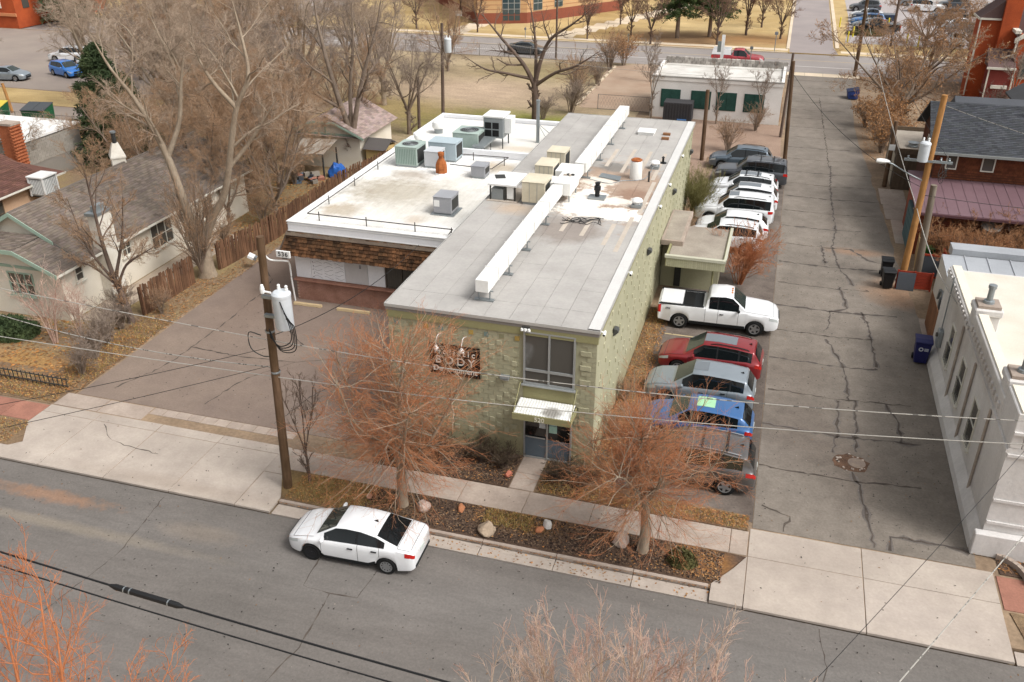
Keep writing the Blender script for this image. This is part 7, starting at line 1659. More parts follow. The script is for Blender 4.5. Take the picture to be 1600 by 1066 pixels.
for a0, a1 in ((31.4, 32.4), (34.6, 35.6), (37.8, 38.7)):
    wv = window(sb_, 'x', SX, a0, a1, 1.35, 3.15, m_wframe, -1, 0, 1)
    for i in range(6): MB().box(SX - 0.1, SX - 0.085, a0 + 0.1 + i * 0.15, a0 + 0.115 + i * 0.15, 1.38, 2.2).build('bar', m_dark, wv)
    MB().box(SX - 0.1, SX - 0.085, a0 + 0.03, a1 - 0.03, 2.2, 2.23).build('bar', m_dark, wv)
for y, zt in ((36.2, 5.3), (29.7, 5.75)):
    cc = MB().box(SX + 0.05, SX + 0.95, y - 0.45, y + 0.45, 4.2, zt - 0.4).build('chimney', m_stuc, sb_, bev=0.03)
    MB().box(SX - 0.02, SX + 1.02, y - 0.52, y + 0.52, zt - 0.4, zt - 0.1).build('chimney_head', m_stuc, cc, bev=0.05); MB().box(SX + 0.08, SX + 0.92, y - 0.42, y + 0.42, zt - 0.1, zt + 0.02).build('chimney_cap', m_conc_old, cc)
    MB().lathe([(0.22, 0), (0.2, 0.1), (0.12, 0.12), (0.12, 0.62), (0.16, 0.63), (0.16, 0.76), (0, 0.78)], (SX + 0.5, y, zt + 0.02), 12).build('flue', m_galv, cc)
mt = thing('electric_meter', 'grey meter box on the stucco wall by the blue bin', 'meter', (SX, 40.3, 1.5)); MB().box(SX - 0.2, SX - 0.003, 40.0, 40.5, 1.2, 2.0).build('box', m_galv, mt, bev=0.02); MB().cyl((SX - 0.28, 40.25, 1.75), (SX - 0.2, 40.25, 1.75), 0.1, n=12).build('dial', m_glass, mt); MB().cyl((SX - 0.1, 40.25, 2.0), (SX - 0.1, 40.25, 4.6), 0.03, n=6).build('pipe', m_galv, mt)
cg = thing('tree_ring', 'curved concrete garden edging at the stucco building corner', 'edging', (9.6, 26.7, 0))
a_ = [(9.0 + 0.8 * math.sin(t), 27.0 - 0.9 * (1 - math.cos(t)) - 0.15 * t) for t in np.linspace(0, 1.6, 9)]
for p, q in zip(a_[:-1], a_[1:]): MB().cbox(((p[0] + q[0]) / 2, (p[1] + q[1]) / 2, 0.1), (math.dist(p, q) + 0.01, 0.16, 0.24), math.atan2(q[1] - p[1], q[0] - p[0])).build('edging_stone', m_conc_old, cg)
# brown board gate between stucco building and metal roof
gt = thing('board_gate', 'brown plank gate at the back corner of the stucco building', 'gate', (8.5, 43, 0)); m_wood = mat('brown_plank', '#8a6043', '#76513a', scale=1, fine=14, var=0.18, bump=0.5, rnd=0.15, fstretch=(1, 1, 0.15))
pl_ = box_mesh('plank', 0.03, 0.16, 1.8, m_wood, 0.004)
for i in range(16): piece(pl_, 'plank', (8.5, 42.35 + i * 0.172, 0.95), gt)
MB().box(8.53, 8.58, 42.3, 45.0, 0.4, 0.5).build('rail', m_wood, gt); MB().box(8.53, 8.58, 42.3, 45.0, 1.4, 1.5).build('rail', m_wood, gt)
# grey metal roof building
mr = thing('metal_roof_shed', 'low shed with a light grey standing seam roof behind the stucco building', 'shed', (13, 45.5, 0)); m_sheet = mat('grey_sheet', '#b1b4b8', '#a5a8ac', scale=0.5, fine=10, var=0.05, rough=0.45, metal=0.2); m_beis = mat('beige_siding', '#b9a487', '#ad987b', scale=1, fine=12, var=0.08)
MB().box(9.0, 24, 43.4, 47.6, 0, 2.8).build('wall', plain('shed_white', '#cfcac2', 0.8), mr)
for i in range(40): MB().box(9.0 + i * 0.3, 9.28 + i * 0.3, 43.36, 43.398, 0, 2.78).build('siding_board', m_beis, mr)
for i in range(11):
    x = 8.85 + i * 1.05; MB().poly3([(x, 43.2, 2.85), (x, 46.7, 3.15), (x, 46.7, 3.19), (x, 43.2, 2.89)], (1.02, 0, 0)).build('roof_panel', m_sheet, mr); MB().poly3([(x + 1.01, 43.2, 2.87), (x + 1.01, 46.7, 3.17), (x + 1.01, 46.7, 3.23), (x + 1.01, 43.2, 2.93)], (0.05, 0, 0)).build('seam', m_sheet, mr)
MB().poly3([(9.3, 46.75, 3.1), (9.3, 47.7, 3.0), (9.3, 47.7, 3.5), (9.3, 46.75, 3.5)], (12, 0, 0)).build('parapet', m_sheet, mr); MB().box(8.8, 20.5, 43.12, 43.2, 2.75, 2.92).build('gutter', m_galv, mr)
g = random.Random(5)
for i in range(6): MB().cyl((8.92, 43.9 + i * 0.3, 0.9 + g.uniform(0, 1)), (8.92, 44.1 + i * 0.3, 1.1 + g.uniform(0, 1)), 0.06, n=6).build('meter', m_galv, mr)
# maroon lean-to, ivy wall, teal door
mo = thing('maroon_roof_building', 'brick outbuilding with a maroon metal roof and vine covered wall', 'building', (13, 57, 0)); m_mar = mat('maroon_sheet', '#6a5257', '#735b60', scale=0.5, fine=10, var=0.06, rough=0.5)
MB().box(8.6, 24, 54.7, 60.2, 0, 2.75).build('wall', mat('red_brick', '#8f4f3b', '#7d4433', scale=2, fine=12, var=0.2, bump=0.4), mo)
for i in range(26):
    x = 8.3 + i * 0.6; MB().poly3([(x, 53.9, 2.85), (x, 60.3, 3.4), (x, 60.3, 3.44), (x, 53.9, 2.89)], (0.57, 0, 0)).build('roof_panel', m_mar, mo); MB().poly3([(x + 0.57, 53.9, 2.86), (x + 0.57, 60.3, 3.41), (x + 0.57, 60.3, 3.46), (x + 0.57, 53.9, 2.91)], (0.03, 0, 0)).build('seam', m_mar, mo)
MB().box(8.25, 23.9, 53.82, 53.9, 2.72, 2.86).build('gutter', plain('maroon_gutter', '#5f4145'), mo)
window(mo, 'y', 54.7, 12.1, 12.9, 0.6, 1.9, m_galv, -1, 0, 1); MB().cyl((12.5, 54.5, 2.0), (12.5, 54.3, 2.4), 0.5, 0.6, 12).build('vent_hood', plain('hood_grey', '#8c857d'), mo)
td = MB().box(8.42, 8.58, 55.1, 57.9, 0.02, 2.3).build('garage_door', plain('teal_paint', '#4a6264', 0.7), mo)
for i in range(5): MB().box(8.39, 8.418, 55.15, 57.85, 0.1 + i * 0.44, 0.5 + i * 0.44).build('door_panel', plain('teal_paint', '#4a6264', 0.7), td)
vn = thing('ivy_vines', 'tangle of bare brown vines covering the brick wall under the maroon roof', 'vine', (13.5, 54.4, 0), local=True)
rng = np.random.default_rng(3); st_ = [([(rng.uniform(-4.6, 6), 0.1, 0), (rng.uniform(-4.6, 6), 0.05, 1.3), (rng.uniform(-4.6, 6), -0.05, 2.7)], [0.03, 0.02, 0.01]) for _ in range(44)]
for i, s in enumerate(st_):
    x = s[0][0][0]; st_[i] = ([(x, 0.1, 0), (x + rng.uniform(-0.5, 0.5), -0.05, 1.3), (x + rng.uniform(-0.9, 0.9), 0.0, 2.6)], s[1])
vm = tree_meshes('vines', 5, st_, [lv(10, 0.1, 1, 0.9, 0.4, 4, -0.05, 0.2, 0.6, 0.3, 0.016), lv(7, 0.1, 1, 0.8, 0.5, 3, -0.1, 0.2, 0.7, 0.3, 0.012), lv(4, 0.1, 1, 0.8, 0.5, 2, -0.1, 0.2, 0.7, 0.3, 0.010)], m_barkd, twigm('vine_twig', '#a06d4a', '#8a6a50'), sides=(5, 4, 3, 3))
for n, me in zip(('stems', 'twigs'), vm): o = bpy.data.objects.new(n, me); COL.objects.link(o); o.parent = vn
S_VINE = shrub('rusty_shrub', 77, 2.4, 1.3, m_barkd, twigm('rust_twig', '#a26c48', '#ab8661'), 20, (8, 6, 5), 0.03)
for i, (x, y, lab) in enumerate(((10.2, 53.0, 'rusty brown bush before the vine wall at its alley end'), (12.0, 52.4, 'rusty brown bush before the middle of the vine wall'), (14.2, 52.8, 'rusty brown bush before the vine wall at the picture edge'), (11.0, 50.4, 'rusty brown bush behind the metal roof shed'), (16.0, 51.5, 'rusty brown bush farthest right behind the metal roof shed'))):
    place_tree('rusty_shrub', S_VINE, lab, 'shrub', (x, y, 0), i, 1.15, 'bushes before the vine wall', names=('stems', 'twigs'))
pw = thing('plywood_fence', 'tan plywood sheets standing behind the two wooden poles', 'fence', (8.7, 53, 0))
for i in range(3): MB().cbox((8.55 + 0.12 * i, 51.6 + i * 1.15, 0.85), (0.03, 1.12, 1.7 - 0.2 * i), -0.12).build('sheet', plain('plywood', '#b59568', 0.9), pw)
# dark shingled house
dh = thing('brown_shingle_house', 'red brown wood shingled house with a dark slate coloured roof', 'house', (15, 62, 0)); m_ws = mat('wood_shingle', '#74432c', '#5f3625', scale=1, fine=16, var=0.15, attr='tint', bump=0.4); m_ds = mat('slate_shingle', '#3f4145', '#484a4e', scale=0.5, fine=20, var=0.12, attr='tint')
MB().box(9.6, 24, 59.3, 66.2, 0, 5.2).build('wall', plain('house_brown', '#4d2e20', 0.9), dh)
shingles(dh, (9.6, 59.29, 3.0), (14.4, 0, 0), (0, -0.03, 2.25), 0.16, 0.2, m_ws, 21, 'wall_shingles'); shingles(dh, (9.59, 66.2, 2.8), (0, -6.9, 0), (-0.03, 0, 2.4), 0.16, 0.2, m_ws, 22, 'wall_shingles')
MB().poly3([(9.6, 59.3, 5.2), (9.6, 62.7, 7.1), (9.6, 66.2, 5.2)], (14.4, 0, 0)).build('gable_wall', plain('house_brown', '#4d2e20', 0.9), dh)
dr_ = MB().poly3([(9.1, 58.7, 5.15), (9.1, 62.7, 7.3), (9.1, 66.7, 5.15), (9.1, 66.7, 5.03), (9.1, 62.7, 7.18), (9.1, 58.7, 5.03)], (15.2, 0, 0)).build('roof', plain('roof_under', '#3a3a3c'), dh)
shingles(dr_, (9.1, 58.7, 5.155), (15.2, 0, 0), (0, 4.0, 2.15), 0.15, 0.3, m_ds, 23); shingles(dr_, (9.1, 66.7, 5.155), (15.2, 0, 0), (0, -4.0, 2.15), 0.15, 0.3, m_ds, 24)
MB().box(9.05, 24.3, 58.6, 58.69, 5.0, 5.16).build('gutter', plain('grey_gutter', '#8c8f8c', 0.6), dh)
for a0, a1 in ((10.2, 10.85), (12.2, 12.95)): window(dh, 'y', 59.27, a0, a1, 4.0, 4.95, m_wframe, -1, 0, 0, False)
window(dh, 'x', 9.57, 63.0, 63.6, 4.2, 5.0, m_wframe, -1, 0, 0, False)
MB().cyl((14.6, 61.9, 6.8), (14.6, 61.9, 7.5), 0.08, n=8).build('flue', m_black, dr_)
MB().poly3([(11.5, 66.8, 5.2), (11.5, 69.0, 6.4), (11.5, 71.2, 5.2)], (5, 0, 0)).build('rear_gable', mat('slate_felt', '#4a4c50', '#53555a', scale=0.5, fine=20, var=0.12), dh)
# flat roofed garage beside the alley
fg = thing('flat_garage', 'small brown flat roofed garage at the alley edge', 'garage', (9.4, 70, 0)); m_bw = mat('dark_board', '#6b5c4c', '#5d4f41', scale=0.8, fine=14, var=0.18, bump=0.4, rnd=0.12, fstretch=(1, 1, 0.15))
MB().box(8.35, 11.5, 67.2, 73.6, 0, 2.6).build('wall', m_bw, fg); MB().box(8.45, 11.4, 67.3, 73.5, 2.6, 2.66).build('roof', MATS['worn_felt'], fg)
for q in ((8.3, 8.42, 67.15, 73.65), (11.43, 11.55, 67.15, 73.65)): MB().box(q[0], q[1], q[2], q[3], 2.55, 2.95).build('parapet', m_bw, fg)
for q in ((67.15, 67.27), (73.53, 73.65)): MB().box(8.42, 11.43, q[0], q[1], 2.55, 2.945).build('parapet', m_bw, fg)
bd = box_mesh('board', 0.145, 0.03, 2.5, m_bw, 0.004)
for i in range(20): piece(bd, 'board', (8.43 + i * 0.157, 67.18, 1.26), fg)
for i in range(6): MB().box(8.31, 8.348, 68.0 + i * 0.8, 68.76 + i * 0.8, 0.05, 2.2).build('door_panel', plain('garage_door_paint', '#b3a996', 0.8), fg)
MB().lathe([(0.35, 0), (0.35, 0.1), (0.3, 0.15), (0.3, 0.3), (0.4, 0.32), (0, 0.4)], (9.5, 69.0, 2.66), 14).build('roof_vent', m_galv, fg)
# red crates and bins
rp = thing('red_crate', 'red slatted panel with a grey sheet leaning, at the wooden pole foot', 'crate', (8.2, 49.3, 0)); m_rp = mat('red_board', '#a8432f', '#963a29', scale=1, fine=12, var=0.12, rnd=0.08); m_gs = plain('grey_sheeting', '#565b62', 0.8)
for i in range(5): MB().box(7.35, 9.15, 49.26, 49.3, 0.06 + i * 0.2, 0.245 + i * 0.2).build('board', m_rp, rp)
for x in (7.35, 8.2, 9.1): MB().box(x, x + 0.08, 49.2, 49.259, 0.0, 1.1).build('batten', m_rp, rp)
MB().cbox((7.85, 49.1, 0.5), (0.9, 0.03, 1.0), 0, -0.12).build('leaning_sheet', m_gs, rp)
rp2 = thing('red_crate', 'red framed crate with a dark panel behind the leaning sheet', 'crate', (9.2, 51.0, 0))
for q in ((8.5, 8.6), (9.9, 10.0)): MB().box(q[0], q[1], 50.9, 51.0, 0, 1.5).build('post', m_rp, rp2)
for z in (0.1, 1.4): MB().box(8.6, 9.9, 50.92, 50.99, z, z + 0.1).build('rail', m_rp, rp2)
MB().box(8.62, 9.88, 50.94, 50.97, 0.21, 1.39).build('panel', m_gs, rp2); MB().box(9.9, 9.98, 51.0, 52.2, 0.1, 1.5).build('side', m_rp, rp2)
rf3 = thing('rail_fence', 'grey plank fence behind the red crates', 'fence', (10, 48.7, 0))
for i in range(10): MB().box(9.6 + 0.02 * i, 9.63 + 0.02 * i, 47.8 + i * 0.3, 48.06 + i * 0.3, 0, 1.3).build('plank', m_bw, rf3)
def wheelie(label, x, y, rz, mm, s=1.0):
    b = thing('wheelie_bin', label, 'bin', (x, y, 0), rz, 'wheelie bins', local=True); b.scale = (s, s, s)
    MB().add([(sx * (0.24 + 0.06 * k), sy * (0.26 + 0.07 * k) , 0.06 + 0.9 * k) for k in (0, 1) for sx, sy in ((-1, -1), (1, -1), (1, 1), (-1, 1))], [(3, 2, 1, 0), (4, 5, 6, 7), (0, 1, 5, 4), (1, 2, 6, 5), (2, 3, 7, 6), (3, 0, 4, 7)]).build('body', mm, b, bev=0.03)
    MB().box(-0.32, 0.32, -0.36, 0.36, 0.965, 1.01).build('rim', mm, b, bev=0.01); MB().poly3([(-0.33, -0.38, 1.012), (-0.33, 0.4, 1.012), (-0.33, 0.36, 1.08), (-0.33, -0.1, 1.1), (-0.33, -0.36, 1.05)], (0.66, 0, 0)).build('lid', mm, b, bev=0.015)
    MB().cyl((-0.3, 0.44, 0.98), (0.3, 0.44, 0.98), 0.02, n=6).build('handle', mm, b)
    for sx in (-0.3, 0.24): MB().cyl((sx, 0.28, 0.12), (sx + 0.06, 0.28, 0.12), 0.12, n=12).build('wheel', m_black, b)
    return b
m_bin = plain('bin_black', '#1d1e20', 0.5)
wheelie('black wheelie bin nearer the camera beside the red crate', 6.92, 49.15, 0.1, m_bin); wheelie('black wheelie bin behind the first one at the pole', 6.95, 50.75, 0.0, m_bin)
bb = wheelie('navy blue wheelie bin with white print by the stucco building', 7.85, 40.75, -0.05, plain('bin_blue', '#24265a', 0.5), 1.15)
mpr = plain('bin_print', '#c9ccd6', 0.7)
MB().lathe([(0.05, -0.0), (0.09, 0.0), (0.09, -0.006), (0.05, -0.006)], (-0.08, -0.325, 0.72), 14, 'Y').build('print', mpr, bb)
for k in range(3): MB().box(0.04, 0.2, -0.334, -0.326, 0.66 + 0.045 * k, 0.685 + 0.045 * k).build('print', mpr, bb)
gtop = wheelie('green wheelie bin standing behind the plywood sheets', 9.4, 53.6, 0.4, plain('bin_green', '#2c7a45', 0.5), 0.9)
# church
cu_ = thing('brick_church', 'orange brick church with tower, white trim and lancet window at top right', 'church', (22, 102, 0)); m_ob = mat('church_brick', '#b5562f', '#a34c2b', scale=0.8, fine=10, var=0.14, bump=0.3); m_rb = mat('dark_red_brick', '#7f3b34', '#74352f', scale=0.8, fine=10, var=0.14, bump=0.3); m_crf = mat('church_roof', '#6b5653', '#5f4d4b', scale=0.5, fine=8, var=0.12)
MB().box(17.2, 18.9, 98.6, 101.4, 0, 7.6).build('turret', m_ob, cu_); MB().box(18.9, 20.4, 97.9, 102.2, 0, 16).build('tower', m_ob, cu_)
MB().add([(17.0, 98.4, 7.6), (17.0, 101.6, 7.6), (18.89, 101.6, 7.6), (18.89, 98.4, 7.6), (18.89, 98.4, 9.2), (18.89, 101.6, 9.2)], [(0, 3, 4), (1, 5, 2), (0, 4, 5, 1), (0, 1, 2, 3)]).build('turret_roof', m_crf, cu_)
MB().box(16.95, 18.88, 98.3, 98.42, 7.45, 7.62).build('cornice', m_wframe, cu_); MB().box(16.9, 17.0, 98.3, 101.6, 7.45, 7.62).build('cornice', m_wframe, cu_)
MB().cyl((17.12, 98.5, 0.4), (17.12, 98.5, 7.5), 0.07, n=7).build('downpipe', m_wframe, cu_)
MB().box(20.42, 34, 96.4, 112, 0, 6.6).build('nave_wall', m_ob, cu_); MB().poly3([(20.2, 96.39, 6.3), (27.3, 96.39, 11.2), (34.2, 96.39, 6.3)], (0, 15.6, 0)).build('nave_roof', m_crf, cu_)
MB().poly3([(20.0, 96.1, 6.2), (27.3, 96.1, 11.3), (27.3, 96.1, 10.9), (20.0, 96.1, 5.8)], (0, 0.28, 0)).build('barge_board', m_wframe, cu_); MB().box(19.9, 20.41, 96.2, 112, 6.62, 6.9).build('gutter', m_wframe, cu_)
MB().tube([(20.2, 96.2, 6.2), (20.15, 96.2, 4.8), (19.5, 96.6, 4.4), (19.3, 97.2, 4.2)], 0.09, 6).build('downpipe', m_wframe, cu_)
MB().box(18.4, 20.41, 95.9, 97.88, 0, 3.6).build('porch', m_rb, cu_); MB().add([(18.2, 95.7, 3.6), (20.6, 95.7, 3.6), (20.6, 97.89, 5.0), (18.2, 97.89, 5.0), (18.2, 97.89, 3.6), (20.6, 97.89, 3.6)], [(0, 1, 2, 3), (0, 3, 4), (1, 5, 2), (0, 4, 5, 1)]).build('porch_roof', m_crf, cu_)
MB().box(18.1, 20.6, 95.6, 95.72, 3.45, 3.65).build('cornice', m_wframe, cu_); MB().box(18.8, 20.2, 95.7, 95.88, 1.7, 2.0).build('sign_band', m_wframe, cu_)
for x in (18.3, 20.45): MB().box(x, x + 0.12, 95.75, 95.89, 0, 3.45).build('corner_board', m_wframe, cu_)
lan = [(21.0, 2.6), (22.1, 2.6), (22.1, 4.8), (21.85, 5.5), (21.55, 5.9), (21.25, 5.5), (21.0, 4.8)]
lw = MB().poly3([(x, 96.3, z) for x, z in lan], (0, 0.09, 0)).build('window', m_conc_old, cu_); cx_, cz_ = 21.55, 4.1
MB().poly3([(cx_ + (x - cx_) * 0.75, 96.26, cz_ + (z - cz_) * 0.85) for x, z in lan], (0, 0.035, 0)).build('pane', glass('church_glass', '#4f5a56'), lw); MB().box(cx_ - 0.03, cx_ + 0.03, 96.22, 96.258, 2.9, 5.5).build('mullion', m_conc_old, lw)
ch2 = thing('white_gable', 'small white gable end with dark roof right of the church bush', 'house', (20.5, 82, 0)); MB().box(18.5, 24, 80, 86, 0, 3.4).build('wall', m_wwall, ch2); MB().poly3([(18.5, 79.99, 3.4), (21.2, 79.99, 5.2), (23.9, 79.99, 3.4)], (0, 6, 0)).build('gable_wall', m_wwall, ch2); MB().poly3([(18.2, 79.7, 3.25), (21.2, 79.7, 5.35), (24.2, 79.7, 3.25), (24.2, 79.7, 3.4), (21.2, 79.7, 5.5), (18.2, 79.7, 3.4)], (0, 6.5, 0)).build('roof', plain('dark_roof', '#4f5052', 0.9), ch2)
S_BR = shrub('brushy_shrub', 78, 2.6, 1.6, m_barkd, m_tw_dark, 20, (6, 5, 3), 0.05)
place_tree('shrub', S_BR, 'dark round bare bush before the church wall', 'shrub', (18.0, 88.5, 0), 0, 1.2, names=('stems', 'twigs')); place_tree('thin_tree', T_THIN, 'thin dark tree against the church lancet window', 'tree', (19.6, 90.0, 0), 0.4, 1.1)
# ================================================================== WHITE GARAGE AND FAR BACKGROUND
wg = thing('white_garage', 'white flat roofed garage with green shuttered windows behind the green building', 'garage', (-5.5, 87, 0)); m_wg = mat('white_brick', '#ebe7e2', '#e0dbd5', scale=0.6, fine=12, var=0.07, bump=0.3); m_gsh = mat('green_shutter', '#2f5148', '#28463e', scale=1.2, fine=8, var=0.14)
MB().box(-11.4, 0.05, 83.0, 90.9, -0.1, 3.3).build('wall', m_wg, wg); MB().box(-11.2, -0.15, 83.2, 90.7, 3.3, 3.38).build('roof', mat('pale_roof', '#d6d2cb', '#b9b4ac', scale=0.5, fine=8, var=0.12), wg)
mbp = MB().box(-11.45, 0.1, 82.95, 83.2, 3.3, 3.62); mbp.build('parapet', m_wg, wg); MB().box(-11.48, 0.13, 82.92, 83.22, 3.621, 3.68).build('coping', plain('coping_grey', '#8f8b85'), wg)
MB().box(-11.45, -11.2, 83.21, 90.9, 3.3, 3.62).build('parapet', m_wg, wg); MB().box(-0.15, 0.1, 83.21, 90.9, 3.3, 3.62).build('parapet', m_wg, wg)
stn = box_mesh('stone', 0.42, 0.3, 0.36, mat('rubble_stone', '#b0aaa3', '#8a847d', scale=2, fine=8, var=0.25, rnd=0.3), 0.04)
for i in range(26): piece(stn, 'stone', (-11.2 + i * 0.44, 90.75, 3.5), wg)
for i in range(26): piece(stn, 'stone', (-11.0 + i * 0.44, 90.76, 3.84), wg)
for xa in (-10.5, -7.8, -5.55, -3.15):
    f = MB().box(xa, xa + 1.75, 82.96, 83.02, 0.95, 2.55).build('window', m_gsh, wg)
    for k in range(2): MB().box(xa + 0.06 + 0.85 * k, xa + 0.85 + 0.85 * k, 82.935, 82.958, 1.02, 2.48).build('shutter_leaf', m_gsh, f)
MB().box(0.06, 0.12, 84.2, 86.2, 0, 2.2).build('door', plain('tan_door', '#a5835f'), wg)
bx_ = thing('dark_trailer', 'dark ribbed box standing against the white garage wall', 'container', (-8.6, 81.4, 0)); MB().box(-9.9, -7.4, 80.6, 82.2, 0.3, 1.9).build('casing', plain('box_dark', '#3b3a3c', 0.7), bx_)
for i in range(10): MB().box(-9.85 + i * 0.25, -9.75 + i * 0.25, 80.55, 80.598, 0.35, 1.85).build('rib', plain('box_dark', '#3b3a3c', 0.7), bx_)
MB().box(-8.6, -7.8, 80.2, 80.5, 0.35, 0.55).build('step', plain('step_blue', '#3a5f8c'), bx_)
for x in (-9.6, -7.7): MB().cyl((x, 80.7, 0.2), (x, 82.1, 0.2), 0.2, n=10).build('wheel', m_black, bx_)
ss = thing('shop_sign', 'tall white sign post with a dark bracket behind the white garage', 'sign', (-6.1, 92.5, 0)); MB().box(-6.25, -5.95, 92.4, 92.55, 0, 5.9).build('post', m_white, ss); MB().box(-6.6, -6.26, 92.42, 92.53, 4.3, 5.3).build('board', plain('sign_grey', '#7b817e'), ss)
# tan school building
sc = thing('tan_building', 'tan and red banded brick building with tall glazing across the far street', 'building', (-38, 138, 0)); m_tan2 = mat('tan_brick', '#c9a67c', '#bf9a70', scale=0.3, fine=6, var=0.07); m_rb2 = mat('base_brick', '#8f5340', '#824b3a', scale=0.4, fine=6, var=0.1)
PT = [(-43.2, 128.5), (-36.6, 131.2), (-31.4, 139.6), (-26, 148), (-38, 165), (-58, 150)]
MB().prism(PT, 1.45, 11).build('wall', m_tan2, sc); MB().prism([(p[0] + (p[0] + 40) * 0.006, p[1] + (p[1] - 145) * 0.006) for p in PT], 0, 1.45).build('base_wall', m_rb2, sc)
def face_box(a, b, t0, t1, z0, z1, d, name, m_, parent):
    ax, ay = a; bx2, by = b; L = math.dist(a, b); ux, uy = (bx2 - ax) / L, (by - ay) / L; nx, ny = uy, -ux
    p0 = (ax + (bx2 - ax) * t0, ay + (by - ay) * t0); p1 = (ax + (bx2 - ax) * t1, ay + (by - ay) * t1)
    return MB().prism([(p0[0] - nx * 0.05, p0[1] - ny * 0.05), (p1[0] - nx * 0.05, p1[1] - ny * 0.05), (p1[0] + nx * d, p1[1] + ny * d), (p0[0] + nx * d, p0[1] + ny * d)], z0, z1).build(name, m_, parent)
for k in range(12):
    z = 1.9 + k * 0.6
    for a, b in zip(PT[:3], PT[1:4]): face_box(a, b, 0.0, 1.0, z, z + 0.09, 0.012, 'brick_band', mat('band_brick', '#a97a58', '#a0724f', scale=0.5), sc)
def glazing(a, b, t0, t1, z0, z1, nx, nz):
    f = face_box(a, b, t0, t1, z0, z1, 0.06, 'window', m_alu, sc)
    for i in range(nx):
        for j in range(nz):
            q0, q1 = t0 + (t1 - t0) * (i + 0.06) / nx, t0 + (t1 - t0) * (i + 0.94) / nx; face_box(a, b, q0, q1, z0 + (z1 - z0) * (j + 0.06) / nz, z0 + (z1 - z0) * (j + 0.94) / nz, 0.09, 'pane', glass('school_glass', '#35474c'), f)
glazing(PT[0], PT[1], 0.50, 0.86, 0.35, 8.4, 3, 10); glazing(PT[1], PT[2], 0.12, 0.3, 1.6, 3.6, 2, 2); glazing(PT[1], PT[2], 0.55, 0.72, 1.7, 4.0, 2, 3); glazing(PT[2], PT[3], 0.2, 0.38, 2.4, 5.2, 2, 3)
# brick building top left
bl = thing('corner_brick_building', 'orange brick building with arched window at the top left corner', 'building', (-110, 112, 0)); m_ob2 = MATS['church_brick']
MB().box(-130, -103.2, 106.5, 125, 0, 9).build('wall', m_ob2, bl); MB().box(-130, -103.1, 106.3, 106.48, 1.6, 2.0).build('string_course', mat('tan_stone', '#d08a5f', scale=0.6), bl)
MB().box(-110, -107.4, 106.2, 106.49, 0, 9).build('pilaster', MATS['tan_stone'], bl); wq = MB().box(-106.8, -105.4, 106.38, 106.49, 2.6, 6).build('window', m_wframe, bl); MB().box(-106.65, -105.55, 106.34, 106.379, 2.75, 5.85).build('pane', m_glass, wq)
wq = MB().box(-114, -111, 106.38, 106.49, 2.4, 8).build('window', m_wframe, bl); MB().box(-113.8, -111.2, 106.34, 106.379, 2.6, 7.8).build('pane', m_glass, wq)
MB().poly3([(-103.19, 108, 2.5), (-103.19, 109.2, 2.5), (-103.19, 109.2, 4.2), (-103.19, 108.6, 4.7), (-103.19, 108, 4.2)], (0.06, 0, 0)).build('window', m_glass, bl)
# bollards, signs, hydrants
for i, (x, y) in enumerate(((7.2, 128.2), (8.0, 132.5), (6.5, 140.4), (14.4, 129.0), (15.6, 127.2), (13.0, 141.8))):
    solo(MB().cyl((x, y, 0), (x, y, 1.25), 0.1, n=10).lathe([(0.1, 0), (0.07, 0.06), (0, 0.08)], (x, y, 1.25), 10), 'bollard', plain('bollard_yellow', '#e0cf3f', 0.6), ('yellow bollard left of the low hedge by the far drive', 'yellow bollard behind the low hedge', 'yellow bollard up the far drive by the parked cars', 'yellow bollard right of the low hedge', 'yellow bollard at the foot of the brown far pole', 'yellow bollard beside the navy pickup')[i], 'bollard', (x, y, 0), 'yellow bollards', smooth=True)
for x, y, h_, w_, c_, lab in ((-42.6, 118.9, 3.0, 0.9, '#c9c6bf', 'tall orange rusted sign post with a white plate by the lawn path'), (-33.5, 119.3, 1.2, 0.3, '#8b8b86', 'small grey sign post on the lawn edge'), (-20.0, 120.6, 0.8, 0.3, '#8c9a90', 'low grey utility box sign by the lawn walk'), (-1.6, 118.9, 2.2, 0.4, '#7c8087', 'grey street sign by the driveway mouth'), (-3.9, 106.9, 2.4, 0.35, '#6d7478', 'green grey street sign beside the alley mouth')):
    s = thing('sign_post', lab, 'sign', (x, y, 0)); MB().cyl((x, y, 0), (x, y, h_ + 0.2), 0.05, n=6).build('post', m_galv if 'rust' not in lab else MATS['rust'], s); MB().box(x - w_ / 2, x + w_ / 2, y - 0.08, y - 0.055, h_ - w_ * 0.6, h_ + 0.1).build('plate', plain('plate_' + c_[1:], c_), s)
# chain link fences
def chain(label, pts, h_=1.4):
    c = thing('chain_link_fence', label, 'fence', (*pts[0], 0)); m_l = plain('chain_wire', '#7a756e', 0.6)
    for a, b in zip(pts[:-1], pts[1:]):
        n = max(1, int(math.dist(a, b) / 3))
        for i in range(n + 1): MB().cyl((a[0] + (b[0] - a[0]) * i / n, a[1] + (b[1] - a[1]) * i / n, 0), (a[0] + (b[0] - a[0]) * i / n, a[1] + (b[1] - a[1]) * i / n, h_), 0.035, n=5).build('post', m_l, c)
        for z in (0.05, h_): MB().cyl((*a, z), (*b, z), 0.022, n=5).build('rail', m_l, c)
        mb = MB(); L = math.dist(a, b); k = int(L / 0.28)
        for i in range(k):
            for s in (1, -1):
                t0 = i / k; t1 = min(1, max(0, (i + s * h_ / 0.28 * 0.5) / k)); mb.cyl((a[0] + (b[0] - a[0]) * t0, a[1] + (b[1] - a[1]) * t0, 0.05), (a[0] + (b[0] - a[0]) * t1, a[1] + (b[1] - a[1]) * t1, h_), 0.006, n=3, caps=False)
        mb.build('mesh_wire', m_l, c, kind='stuff')
